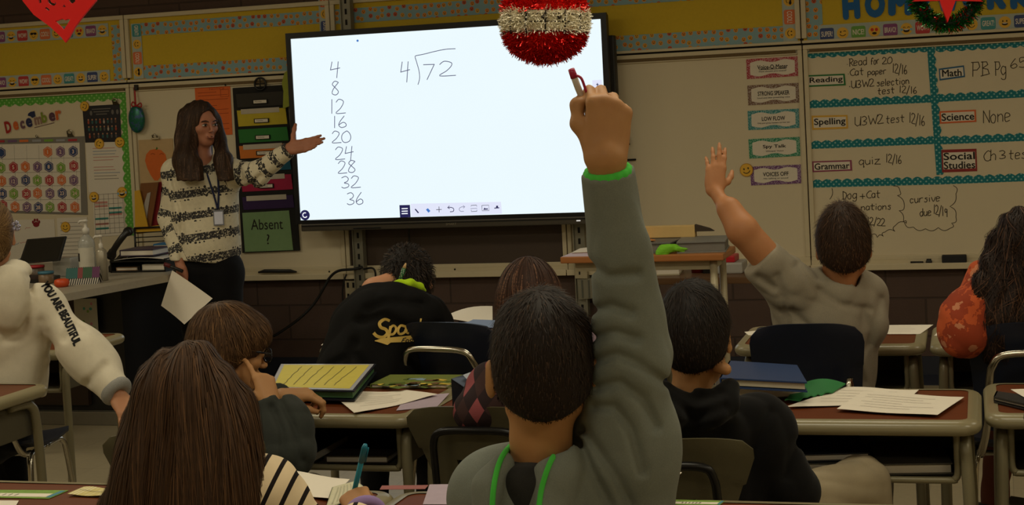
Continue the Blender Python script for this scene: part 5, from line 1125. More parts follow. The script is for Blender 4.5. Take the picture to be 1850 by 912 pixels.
for lb, px_, w_, h_, cl, lid in [('squat craft jar with a red lid behind the white hoodie', 66, .085, .055, (96, 80, 66), (166, 34, 40)), ('squat craft jar with a blue lid next to the red lidded one', 84, .075, .05, (120, 96, 70), (60, 110, 130))]:
    c = on_desk(px_, 512 if 'blue' in lb else 502); t = thing('craft_jar', lb, 'jar', c, 'craft jars'); mb = MB(); mb.lathe([(0, 0), (w_*.46, .001), (w_*.5, .008), (w_*.5, h_), (0, h_)], c, 18); mb.build('jar', M('jar_%d' % cl[0], cl, .4, 0, .5, 90), t); mb = MB(); mb.lathe([(w_*.53, h_), (w_*.53, h_+.012), (0, h_+.013)], c, 18); mb.build('lid', M('lid_%d' % lid[0], lid, .4), t)
# laptop
t = thing('laptop', 'open black laptop with a dark screen on the teacher desk', 'laptop', on_desk(70, 490)); LB = M('laptop_black', (22, 21, 22), .35)
a = [P(49, 432, 8.55), P(119, 426.5, 8.35), P(107, 470, 8.3), P(34, 476, 8.5)]; mb = MB(); n_ = np.cross(a[1]-a[0], a[3]-a[0]); n_ = n_/np.linalg.norm(n_); n_ = n_ if n_@_fw > 0 else -n_; mb.prism(a, n_*.008, 0); i4 = [sum(w*q for w, q in zip(ws, a))-n_*.001 for ws in ((.9, .05, 0, .05), (.05, .9, .05, 0), (0, .05, .9, .05), (.05, 0, .05, .9))]; mb.prism(i4, n_*.0005, 1); mb.build('screen', [LB, M('screen_off', (12, 12, 13), .2)], t)
mb = MB(); b0 = (a[2]+a[3])/2; zb = tz; q = [a3_(a[3][0], a[3][1], zb+.02), a3_(a[2][0], a[2][1], zb+.02)]; f_ = a3_(.06, -.22, 0); mb.prism([q[0], q[1], q[1]+f_, q[0]+f_], (0, 0, -.02)); mb.build('keyboard_base', LB, t)
# telephone
c = on_desk(222, 489); t = thing('desk_telephone', 'black desk telephone with raised handset by the green border', 'telephone', c); mb = MB()
mb.prism([c+a3_(-.05, -.06, 0), c+a3_(-.05, .10, 0), c+a3_(-.05, .10, .10), c+a3_(-.05, -.06, .03)], (.19, 0, 0)); mb.box(c+a3_(.055, .02, .08), (.05, .05, .003), 1, Matrix.Rotation(.42, 3, 'X')); mb.build('base', [BLACKP, M('phone_screen', (150, 160, 160), .3)], t)
mb = MB(); pts = [P(200, 461, 8.4), P(205, 452, 8.38), P(214, 438, 8.36), P(224, 425, 8.36), P(231, 418, 8.38)]; mb.tube(catmull(pts, 4), [.022]*4+[.017]*10+[.022]*3, 12); mb.tube([pts[0]+_fw*.03, pts[0]-_fw*.005], .024, 12); mb.tube([pts[-1]+_fw*.03, pts[-1]-_fw*.005], .024, 12); mb.build('handset', BLACKP, t)
# letter trays with papers
c = on_desk(243, 492); t = thing('letter_tray', 'black letter tray with papers in front of the telephone', 'tray', c); mb = MB()
for zz in (.006, .058): mb.box(c+a3_(.02, .12, zz), (.33, .24, .006), 0)
for xx in (-.14, .18): mb.box(c+a3_(xx, .12, .035), (.006, .24, .07), 0)
mb.build('tray', BLACKP, t)
for i, (lb, xx, w_, zz, h_, cl) in enumerate([('white paper pile in the lower letter tray', .10, .13, .009, .03, (214, 205, 185)), ('brown envelope pile on the letter tray floor', -.06, .12, .009, .016, (190, 150, 110))]): book(lb, c+a3_(xx, .12, zz), (w_, .2, h_), cl, 0, None, 'paper_pile', 'papers')
mb = MB(); mb.slab([[c+a3_(-.13+.32*j/8, .02+.2*i/3, .064+.012*math.sin(j*.4)) for j in range(9)] for i in range(4)], .0015); tag(mb.build('loose_sheet', PAPER, None, c+a3_(0, .1, .064)), 'white sheet bowed over the top letter tray', 'paper')
book('purple and black workbook lying on the letter trays', c+a3_(.0, .13, .082), (.20, .2, .035), (58, 44, 70), 0); q = Zp(292, 482, tz); book('blue boxed book with yellow lettering beside the trays', q+a3_(-.0, .12, .075), (.16, .12, .045), (28, 110, 160), .1); book('magenta workbook under the blue boxed book', q+a3_(0, .12, 0), (.15, .12, .07), (110, 40, 66), .1)
# wire file sorter with folders
c = on_desk(275, 486); c = a3_(c[0]-.02, -.42, 1.0); zb_ = W(270, 468, .4)[2]
t = thing('file_sorter', 'black wire file sorter mounted beside the teacher', 'file sorter', a3_(c[0], -.3, W(270, 468, .3)[2])); mb = MB()
q = [W(243, 412, .42), W(320, 408, .42), W(322, 468, .42), W(246, 472, .42)]
for k in range(8): v = k/7; mb.tube([q[0]*(1-v)+q[3]*v, q[1]*(1-v)+q[2]*v], .006 if k in (0, 7) else .0035, 6)
for k in range(2): u = k; mb.tube([q[0]*(1-u)+q[1]*u, q[3]*(1-u)+q[2]*u], .006, 6)
for k in range(2): u = k; mb.tube([q[0]*(1-u)+q[1]*u, q[0]*(1-u)+q[1]*u+a3_(0, .41, 0)], .005, 6); mb.tube([q[3]*(1-u)+q[2]*u, q[3]*(1-u)+q[2]*u+a3_(0, .41, 0)], .005, 6)
mb.box((q[2]+q[3])/2+a3_(0, .2, -.005), ((q[2]-q[3])[0], .4, .01), 0); mb.build('wire_basket', BLACKP, t)
for lb, off, px4, cl in [('yellow folder standing in the wire sorter', .40, [(243, 345), (252, 343), (268, 414), (244, 416)], (206, 160, 40)), ('yellow cardboard folder lying across the front of the wire sorter', .41, [(244, 413), (330, 400), (330, 412), (247, 423)], (212, 164, 40)), ('brown folder standing second in the wire sorter', .38, [(254, 331), (286, 329), (272, 412), (246, 414)], (120, 76, 36)), ('white sheet leaning between folders in the wire sorter', .385, [(266, 349), (272, 347), (262, 412), (247, 414)], (170, 160, 150)), ('dark red folder leaning in the wire sorter', .36, [(276, 330), (292, 328), (284, 411), (262, 413)], (128, 22, 26)), ('black folder standing at the back of the wire sorter', .33, [(258, 340), (318, 336), (320, 410), (250, 414)], (26, 25, 28)), ('white document edge beside the teacher sleeve in the wire sorter', .35, [(291, 347), (296, 346), (286, 404), (281, 405)], (190, 184, 176))]:
    mb = MB(); mb.prism([W(a, b_, off) for a, b_ in px4], (0, .008, 0)); tag(mb.build('file_folder', M('folder_%d_%d' % (cl[0], cl[1]), cl, .7), None, W(*px4[3], off)), lb, 'folder', 'folders in the wire sorter')
# ------------------------------------------------------------------ things on the pupils' desks
z = DH+.001
def binder(label, far_l, far_r, near_r, near_l, z, th, col, rim, inner=None, ring=True, name='binder'):
    c = [Zp(*p, z+th) for p in (far_l, far_r, near_r, near_l)]; t = thing(name, label, 'binder', (c[0]+c[2])/2-a3_(0, 0, th)); mb = MB(); mb.prism([p for p in c], (0, 0, -.004)); mb.prism([p-a3_(0, 0, th-.004) for p in c], (0, 0, -.004)); mb.prism([c[3], c[0], c[0]-a3_(0, 0, th), c[3]-a3_(0, 0, th)], (.004, 0, 0)); mb.build('cover', col, t)
    mb = MB(); m = sum(c)/4; k = [m+(p-m)*.95-a3_(0, 0, .005) for p in c]; mb.prism(k, (0, 0, -(th-.012))); mb.build('pages', [rim], t)
    if inner:
        mb = MB(); k = [m+(p-m)*.955+a3_(0, 0, .0012) for p in c]; mb.prism(k, (0, 0, -.001), 0); k = [m+(p-m)*.875+a3_(0, 0, .0018) for p in c]; mb.prism(k, (0, 0, -.0005), 1); r2 = random.Random(8)
        for i in range(6):
            u0 = .12+.13*i; pts = [(k[0]*(1-u)+k[1]*u)*(1-v)+(k[3]*(1-u)+k[2]*u)*v+a3_(0, 0, .001) for u, v in [(u0+.10*s_/8+.008*r2.uniform(-1, 1), .9-.8*s_/8) for s_ in range(9)]]; ribbon(mb, pts, .0022, (0, 0, 1), 2)
        p = mb.build('cover_sheet', inner, t)
    return t
DKB = M('dark_vinyl', (26, 28, 38), .35)
binder('dark binder with yellow cover sheet on the desk of the boy with glasses', (505, 657), (680, 657), (640, 706), (482, 702), z+.012, .030, DKB, M('pages_green', (70, 110, 70), .6), [M('sleeve_edge', (178, 178, 186), .3), M('yellow_sheet', (206, 190, 84), .6), M('pencil_mark', (120, 112, 70), .8)])
mb = MB(); c = [Zp(x, y, z+.01) for x, y in ((500, 672), (676, 664), (648, 712), (486, 710))]; mb.prism(c, (0, 0, -.009)); tag(mb.build('folder', M('green_folder', (36, 120, 62), .5), None, c[0]-a3_(0, 0, .01)), 'green folder under the yellow binder', 'folder')
paper('white worksheet hanging over the front of the desk of the boy with glasses', [(596, 712), (735, 707), (790, 716), (640, 750)], z+.001, None, .006, prints=7); paper('pale purple sheet beside the white worksheet', [(735, 716), (812, 711), (790, 735), (716, 742)], z, M('lilac_paper', (176, 158, 172), .8), 0)
t = book('picture book with a green and yellow cover on the far side of the desk', (Zp(755, 692, z)+a3_(0, 0, 0)), (.25, .17, .012), (110, 120, 52), 0)
mb = MB(); c = Zp(755, 692, z+.0125); r2 = random.Random(2)
for i in range(26): mb.box(c+a3_(r2.uniform(-.115, .11), r2.uniform(-.075, .075), .0006), (r2.uniform(.015, .05), r2.uniform(.01, .03), .0008), r2.randint(0, 3), Matrix.Rotation(r2.uniform(-.6, .6), 3, 'Z'))
mb.build('cover_picture', [M('pic_green', (88, 106, 40), .5), M('pic_yellow', (210, 180, 70), .5), M('pic_brown', (112, 84, 50), .5), M('pic_blue', (140, 164, 180), .5)], t)
# standing binder left of the raised hand boy
t = thing('ring_binder', 'black ring binder lying with its white cover toward the raised hand boy', 'binder', Zp(846, 722, DH)); c = [P(818, 680, 4.42), P(880, 662, 4.62), P(905, 690, 4.45), P(845, 722, 4.28)]; mb = MB(); up_ = a3_(0, 0, .0)
pA = [P(816, 678, 4.36), P(884, 662, 4.55), P(884, 672, 4.53), P(846, 690, 4.36)]
mb.prism([P(815, 684, 4.3), P(888, 660, 4.62), P(900, 672, 4.58), P(838, 699, 4.26)], (0, 0, -.004), 0); 
w0, w1 = P(815, 684, 4.3), P(838, 699, 4.26); mb.prism([w0, w1, a3_(w1[0], w1[1], DH+.002), a3_(w0[0], w0[1], DH+.002)], (.0, .004, 0), 0)
w2, w3 = P(888, 660, 4.62), P(900, 672, 4.58); mb.prism([w1, w3, a3_(w3[0], w3[1], DH+.002), a3_(w1[0], w1[1], DH+.002)], (0, .004, 0), 0); mb.build('cover', DKB, t)
mb = MB(); mb.prism([p+a3_(0, 0, .003) for p in (w0*.8+w2*.2+a3_(.01, 0, 0), w2*.95+w0*.05, w3*.95+w1*.05, w1*.82+w3*.18)], (0, 0, -.001)); mb.build('cover_sheet', M('sleeve_white', (200, 204, 216), .3), t)
# right hand desk: blue binder stack, green torn folder, papers
zb = z
book('thick stack of papers under the blue binder', Zp(1372, 708, z)+a3_(0, 0, 0), (.24, .22, .035), (70, 62, 56), .15, None, 'paper_stack', 'papers')
binder('blue binder lying open edge out beside the black hoodie boy', (1318, 651), (1440, 659), (1458, 690), (1300, 682), z+.04, .028, M('blue_vinyl', (42, 62, 102), .4), M('pages_cream', (196, 186, 160), .7))
mb = MB(); rows = []; c = [Zp(x, y, z+.006) for x, y in ((1440, 700), (1528, 698), (1504, 712), (1418, 728))]; r2 = random.Random(6)
for i in range(5): v = i/4; rows.append([(c[0]*(1-u)+c[1]*u)*(1-v)+(c[3]*(1-u)+c[2]*u)*v+a3_(0, 0, .018*math.sin(3*u)*(1-v)+(.006*r2.uniform(-1, 1) if i == 4 else 0)+.006) for u in np.linspace(0, 1, 14)])
mb.slab(rows, .003); tag(mb.build('torn_folder', M('torn_green', (36, 116, 58), .6), None, c[3]), 'torn green folder sticking out by the blue binder', 'folder')
paper('white paper sheet under the front one on the right desk', [(1528, 701), (1660, 706), (1640, 727), (1420, 738)], z+.002, None, .004, prints=5); paper('white paper sheet on top at the front of the right desk', [(1560, 708), (1742, 719), (1694, 752), (1512, 741)], z+.005, None, .003, prints=6)
paper('white paper lying on the back row desk right of the grey t-shirt', [(1578, 588), (1686, 587), (1662, 604), (1560, 604)], z, None, 0, prints=3); paper('white paper under the orange sleeve on the back row desk', [(1700, 591), (1760, 588), (1745, 606), (1688, 607)], z, None, 0, prints=2); paper('white paper between the boy and his chair on the back row desk', [(1345, 600), (1385, 596), (1385, 606), (1352, 606)], z, None, 0); 
paper('white sheet lifted off the back row desk beside the black jacket', [(800, 580), (890, 560), (890, 585), (800, 590)], z+.01, None, .03, waves=1.0); paper('small white paper at the left end of the back row desk', [(590, 616), (604, 614), (600, 623), (580, 624)], z, None, 0)
binder('navy ring binder on the back row desk under the lifted sheet', (830, 576), (895, 578), (895, 592), (826, 590), z+.002, .022, M('navy_vinyl', (24, 30, 62), .4), M('pages_white', (205, 198, 184), .7))
binder('dark folder on the desk at the right edge', (1800, 706), (1870, 716), (1880, 736), (1795, 716), z+.002, .016, M('charcoal_vinyl', (44, 42, 40), .4), M('pages_grey', (120, 112, 100), .7)); paper('white paper on the dark folder at the right edge', [(1826, 704), (1880, 702), (1890, 716), (1850, 718)], z+.020, None, 0)
# foreground desk things
def strip(label, px4, z, cols, cat='name strip'):
    c = [Zp(x, y, z) for x, y in px4]; mb = MB(); mb.prism([p+a3_(0, 0, .001) for p in c], (0, 0, -.001), 0); q = lambda u, v, h: (c[0]*(1-u)+c[1]*u)*(1-v)+(c[3]*(1-u)+c[2]*u)*v+a3_(0, 0, h)
    mb.prism([q(.01, .45, .0016), q(.93, .45, .0016), q(.93, .85, .0016), q(.01, .85, .0016)], (0, 0, -.0004), 1); mb.prism([q(.94, .1, .0016), q(.99, .1, .0016), q(.99, .9, .0016), q(.94, .9, .0016)], (0, 0, -.0004), 2)
    for k in range(6): ribbon(mb, [q(.2+.07*k, .75, .002), q(.23+.07*k, .55, .002)], .003, (0, 0, 1), 3)
    return tag(mb.build('name_strip', cols, None, (c[0]+c[2])/2), label, cat, None)
NS = [M('strip_green', (120, 156, 60), .6, 0, .3, 80), PAPER, M('strip_blue', (70, 130, 150), .6), MARK]
strip('green edged name strip on the lower left foreground desk', [(-60, 885), (124, 886), (88, 901), (-60, 898)], z, NS); strip('green edged name strip on the foreground desk right of the raised hand boy', [(1214, 903), (1310, 905), (1300, 913), (1214, 912)], z, NS)
paper('cream note card with dotted rim on the left foreground desk', [(152, 881), (207, 884), (192, 898), (122, 895)], z+.002, dots_mat('note_dots', (206, 190, 120), (232, 222, 190), 160, .3), .003, grp=None, nm='note_card', cat='note card', prints=1)
paper('white paper at the lower left corner of the picture', [(-60, 904), (34, 905), (20, 930), (-60, 930)], z, None, 0); paper('white sheet left of the open notebook on the girl desk', [(505, 850), (632, 868), (600, 905), (520, 890)], z+.003, None, .004); paper('reddish sheet on the desk left of the raised hand boy', [(690, 878), (774, 877), (768, 884), (686, 885)], z, M('reddish_paper', (150, 92, 88), .8), 0); paper('pale lilac sheet on the desk left of the raised hand boy', [(776, 876), (850, 875), (850, 912), (764, 912)], z, M('lilac_paper', (176, 158, 172), .8), 0)
pc4 = [P(1120, 836, 3.34), P(1232, 853, 3.36), P(1203, 877, 3.27), Zp(1112, 902, .703)]; mb = MB(); mb.slab([[pc4[0]*(1-u)+pc4[1]*u for u in np.linspace(0, 1, 6)], [pc4[3]*(1-u)+pc4[2]*u for u in np.linspace(0, 1, 6)]], .0008); tag(mb.build('sheet_of_paper', PAPER, None, pc4[3]), 'white sheet curling up from the desk right of the grey hooded boy', 'paper')
binder('dark notebook with a pale page under the writing hand', (600, 880), (645, 868), (665, 885), (585, 925), z+.003, .014, M('navy_board', (40, 48, 70), .4), M('pages_white', (205, 198, 184), .7), [M('sleeve_cream', (190, 186, 150), .5), M('page_cream', (206, 200, 170), .7), M('faint_line', (180, 176, 150), .8)], name='notebook')
# pale books in the open desk boxes
for i, (x, w_, h_, cl, lb, yy) in enumerate([(-2.02, .2, .03, (30, 32, 44), 'dark workbook at the bottom left of the open desk box, boy with glasses', -4.40), (-1.80, .19, .022, (60, 52, 46), 'brown workbook at the right of the open desk box, boy with glasses', -4.40), (-.50, .22, .025, (70, 72, 72), 'grey workbook at the bottom of the right desk box', -4.40), (-.26, .19, .03, (84, 80, 70), 'olive workbook at the right of the right desk box', -4.41), (-.48, .2, .02, (40, 42, 50), 'dark workbook on top in the right desk box', -4.39)]):
    book(lb, (x, yy, .545+(.027 if 'on top' in lb else 0)), (w_, .26, h_), cl, .05*i, 'workbooks in the desk boxes', 'workbook', 'book')
# ------------------------------------------------------------------ people: shared anatomy
def a3(*q): return np.array(q, float)
def headprims(F, c, R, s=1.0, detail=True, ear=1.0, soft=0.0):
    """skull, face and ears; c is between the ears, R rows left/forward/up"""
    w = lambda x, y, z: c+s*(R[0]*x+R[1]*y+R[2]*z)
    F.ell(w(0, -.012, .033), R, f32([.073, .096, .083])*s, .01)
    F.ell(w(0, .030, -.030), R, f32([.058, .060, .078])*s, .03*s)
    F.cap(w(-.018*(1-soft*.6), .062-.004*soft, -.088), w(.018*(1-soft*.6), .062-.004*soft, -.088), (.020-.003*soft)*s, (.020-.003*soft)*s, .03*s)
    for q in (-1, 1):
        F.cap(w((.050-.010*soft)*q, .005, -.058), w((.020-.006*soft)*q, .055, -.088), (.016-.003*soft)*s, (.016-.003*soft)*s, .03*s)
        F.ell(w(.040*q, .060, -.018), R, f32([.024, .022, .020])*s, .02*s)
    F.cap(w(-.032, .079-.004*soft, .024), w(.032, .079-.004*soft, .024), (.015-.002*soft)*s, (.015-.002*soft)*s, .02*s)
    if detail:
        for q in (-1, 1):
            F.ell(w(.031*q, .098, .004), R, f32([.019, .016, .013])*s, .012*s, 's')
            F.ell(w(.031*q, .0815, .004), R, f32([.015, .0125, .0115])*s, .003*s)
        F.cap(w(0, .090, .012), w(0, .113, -.026), .0065*s, (.0105-.0025*soft)*s, .012*s)
        for q in (-1, 1): F.ell(w(.0115*q, .102, -.030), R, f32([.008-.002*soft, .009, .006])*s, .006*s)
        F.ell(w(0, .090, -.057), R, f32([.024, .012, .016])*s, .012*s)
        F.ell(w(0, .1015, -.052), R, f32([.021, .0065, .0048])*s, .005*s)
        F.ell(w(0, .100, -.063), R, f32([.018, .0065, .0055])*s, .004*s)
    for q in (-1, 1):
        Re = np.stack([R[0]*.94+R[1]*-.30*q, R[1]*.92+R[0]*.28*q+R[2]*.1, R[2]]); Re /= np.linalg.norm(Re, axis=1)[:, None]
        F.ell(w((.079+.09*(ear-1))*q, -.008, -.002), Re, f32([.009*ear, .018*ear, .031*ear])*s, .008*s)
        F.ell(w((.088+.10*(ear-1))*q, .001, .002), Re, f32([.006, .009, .018])*s, .004*s, 's')
FING = [(.030, .090, .042, .026, .021, .0090), (.0105, .094, .047, .030, .022, .0093), (-.0095, .090, .043, .028, .021, .0088), (-.028, .080, .034, .021, .018, .0078)]
def handprims(F, wr, Y, Nn, thumb_side, s, curl, spread=(.10, .03, -.04, -.12), thumb=None, wr_r=.024):
    """wr wrist; Y towards the knuckles; Nn back-of-hand normal; thumb_side +-1 picks the lateral axis; curl: per finger (mcp, pip, dip) degrees"""
    Y = np.asarray(Y, float); Y = Y/np.linalg.norm(Y); Nn = np.asarray(Nn, float); Nn = Nn-Y*(Nn@Y); Nn = Nn/np.linalg.norm(Nn)
    X = np.cross(Y, Nn)*thumb_side; wr = np.asarray(wr, float)
    w = lambda x, y, z: wr+s*(X*x+Y*y+Nn*z)
    tips = []
    for i, (lx, ly, p1, p2, p3, r) in enumerate(FING):
        r *= s; k0 = w(lx, ly, 0)
        F.cap(w(lx*.55, .004, -.002), k0, .0165*s, r*1.22, .016*s, flat=(Nn, .78))
        if i < 3: F.cap(w((lx+FING[i+1][0])/2, .03, -.003), w((lx+FING[i+1][0])/2, (ly+FING[i+1][1])/2-.016, -.003), .011*s, .009*s, .012*s)
        d = Y*math.cos(spread[i])+X*math.sin(spread[i]); ang = 0.0; p = k0; rr = r*1.06
        for ln, an, k in ((p1, curl[i][0], .006), (p2, curl[i][1], .004), (p3, curl[i][2], .004)):
            ang += math.radians(an); dv = d*math.cos(ang)-Nn*math.sin(ang); q = p+dv*ln*s
            F.cap(p, q, rr, rr*.90, k*s+.001); p = q; rr *= .91
        tips.append(p)
    th = thumb or ((.80, .62, -.25), (.50, .85, -.25), (.25, .95, -.20))
    p = w(.026, .022, -.008); rr = .0125*s
    for (tx, ty, tz), ln in zip(th, (.040, .033, .026)):
        v = X*tx+Y*ty+Nn*tz; v = v/np.linalg.norm(v); q = p+v*ln*s
        F.cap(p, q, rr, rr*.88, .012*s); p = q; rr *= .90
    tips.append(p)
    F.ell(w(.018, .038, -.012), np.stack([X, Y, Nn]), f32([.017, .032, .013])*s, .012*s)
    F.ell(w(-.020, .036, -.010), np.stack([X, Y, Nn]), f32([.015, .034, .012])*s, .012*s)
    return tips
def bodyprims(F, K, s=1.0, slim=1.0):
    """continuous body under the clothes; K: joint positions"""
    F.cap(K['pelvis'], K['chest'], .088*s*slim, .092*s*slim, .03)
    F.cap(K['shL'], K['shR'], .040*s, .040*s, .03)
    F.cap(K['chest'], K['neck'], .075*s*slim, .052*s, .04)
    F.cap(K['neck'], K['head'], .049*s, .047*s, .02)
    for q in 'LR':
        if 'el'+q in K:
            F.cap(K['sh'+q], K['el'+q], .040*s, .034*s, .03); F.cap(K['el'+q], K['wr'+q], .036*s, .024*s, .02)
        if 'kn'+q in K:
            F.cap(K['pelvis']*.75+K['hip'+q]*.25, K['hip'+q], .075*s, .068*s, .03)
            F.cap(K['hip'+q], K['kn'+q], .066*s, .046*s, .03); F.cap(K['kn'+q], K['an'+q], .047*s, .030*s, .02)
            F.cap(K['an'+q], K['toe'+q], .032*s, .024*s, .02)
def legs(K, s, seat, yaw=0.0, knee_dx=(0.0, 0.0), fwd=.36, ankle_fwd=.32):
    """sitting legs from a pelvis point; yaw turns the thighs about z (0 = towards the board)"""
    f = a3(math.sin(yaw), math.cos(yaw), 0); r = a3(math.cos(yaw), -math.sin(yaw), 0)
    for q, sx, kd in (('L', -1, knee_dx[0]), ('R', 1, knee_dx[1])):
        h = K['pelvis']+r*.07*s*sx; h[2] = seat+.05*s; k = h+f*fwd*s+r*(.04*sx+kd); k[2] = seat+.03*s
        an = h+f*ankle_fwd*s+r*(.05*sx+kd); an[2] = .075; t = an+f*.12*s; t[2] = .035
        K['hip'+q], K['kn'+q], K['an'+q], K['toe'+q] = h, k, an, t
def trousers(name, K, s, mat, root, h=.007, r=1.0, folds_=None):
    F = Fig()
    for q in 'LR':
        F.cap(K['pelvis'], K['hip'+q], .100*s*r, .088*s*r, .04); F.cap(K['hip'+q], K['kn'+q], .084*s*r, .064*s*r, .03)
        F.cap(K['kn'+q], K['an'+q]+a3(0, 0, .02), .063*s*r, .050*s*r, .03)
    F.disp.append(folds_ or folds(.006, 34, 3)); return sdf_obj(name, F, h, mat, root)
def shoes(K, s, mat, sole, root):
    for q in 'LR':
        F = Fig(); an, t = K['an'+q], K['toe'+q]
        F.cap(an, an*.4+t*.6, .043*s, .040*s, .02); F.cap(an*.4+t*.6, t+(t-an)*.15, .040*s, .032*s, .02); F.cap(an, an+a3(0, 0, .04), .040*s, .038*s, .02)
        F.plane(a3(0, 0, .012), (0, 0, -1)); o = sdf_obj('shoe', F, .007, mat, root)
        G = Fig(); b = lambda p: a3(p[0], p[1], .012); G.cap(b(an), b(an*.4+t*.6), .042*s, .041*s, .02); G.cap(b(an*.4+t*.6), b(t+(t-an)*.15), .041*s, .034*s, .02)
        G.plane(a3(0, 0, .022), (0, 0, 1)); G.plane(a3(0, 0, .001), (0, 0, -1)); sdf_obj('sole', G, .007, sole, o)
# ------------------------------------------------------------------ hair
def hair_mat(name, c1, c2, c3, rough=.62):
    g = N(name); a = g.attr('tone').outputs['Fac']
    c = g.mix(a, L(c1), L(c2)); c = g.mix(g.math('GREATER_THAN', a, .86), c, L(c3))
    m = g.base(g.vary(c, .2, 60), rough, 0, .22); return m
def strands(bv, seeds, dirs, length, width, steps, lift=.002, jitter=.15, hug=1.0, seed=0, stray=.0, grav=None):
    """ribbons that run along a surface; returns verts, faces, tone"""
    r = np.random.default_rng(seed); vs = []; fs = []; tone = []
    for p0, d0 in zip(seeds, dirs):
        hit = bv.find_nearest(V3(p0))
        if hit[0] is None: continue
        p = hit[0]+hit[1]*lift; d = V3(d0).normalized(); t_ = float(r.uniform()); n = hit[1]; ln = length*r.uniform(.6, 1.1); st = ln/steps
        off = r.uniform(0, 1)*stray; o = len(vs)
        jv = Vector(r.normal(size=3))*jitter
        for k in range(steps+1):
            d = (d+jv*.35+Vector(r.normal(size=3))*jitter*.25); 
            if grav is not None: d = d+V3(grav(np.array(p)))*.5
            d = d-n*d.dot(n)*hug; d = d.normalized() if d.length > 1e-6 else Vector((0, 0, -1))
            sd = d.cross(n); sd = sd.normalized()*width*.5*(1-.75*(k/steps)**2) if sd.length > 1e-6 else Vector((width*.5, 0, 0))
            vs.append(p-sd); vs.append(p+sd); tone += [t_, t_]
            if k < steps:
                p = p+d*st
                if hug > 0:
                    hit = bv.find_nearest(p)
                    if hit[0] is not None:
                        n = hit[1]; sgn = (p-hit[0]).dot(n)
                        tgt = hit[0]+n*(lift+off*(k+1)/steps); p = p+(tgt-p)*hug
        for k in range(steps): a = o+2*k; fs.append((a, a+1, a+3, a+2))
    return vs, fs, tone
def hair_join(name, cap_pos, cap_faces, sv, sf, tone, mat, root):
    me = bpy.data.meshes.new(name); b = np.array(root['_b'], float)
    n0 = len(cap_pos); allv = np.concatenate([np.asarray(cap_pos), np.array([tuple(v) for v in sv]).reshape(-1, 3)])-b
    faces = [tuple(map(int, f)) for f in cap_faces]+[tuple(i+n0 for i in f) for f in sf]
    me.from_pydata([tuple(v) for v in allv], [], faces); me.polygons.foreach_set('use_smooth', [True]*len(faces)); me.materials.append(mat)
    at = me.attributes.new('tone', 'FLOAT', 'POINT'); rr = np.random.default_rng(1)
    at.data.foreach_set('value', np.concatenate([np.full(n0, .18), np.asarray(tone, float)]).astype(np.float32)); me.update()
    return link(name, me, root, b)
def make_hair(name, fig, h, mat, root, flow, count, length, width, steps, seed=0, lift=.002, jitter=.15, hug=1.0, stray=0.0, bias=None, grav=None):
    """a modelled hair volume with strands laid over it; flow(p, n) gives the combing direction"""
    pos, fc = fig.mesh(h); bv = BVHTree.FromPolygons([tuple(p) for p in pos], [tuple(map(int, f)) for f in fc])
    r = np.random.default_rng(seed); tri = pos[fc]; c = tri.mean(1); nrm = np.cross(tri[:, 2]-tri[:, 0], tri[:, 3]-tri[:, 1]); ar = np.linalg.norm(nrm, axis=1)
    nrm = nrm/np.maximum(ar, 1e-12)[:, None]; pr = ar*(bias(c, nrm) if bias else 1.0); pr = pr/pr.sum()
    ids = r.choice(len(fc), count, p=pr); seeds = c[ids]+r.normal(size=(count, 3))*h*.4
    dirs = np.array([flow(c[i], nrm[i]) for i in ids])
    sv, sf, tone = strands(bv, seeds, dirs, length, width, steps, lift, jitter, hug, seed, stray, grav)
    return hair_join(name, pos, fc, sv, sf, tone, mat, root)
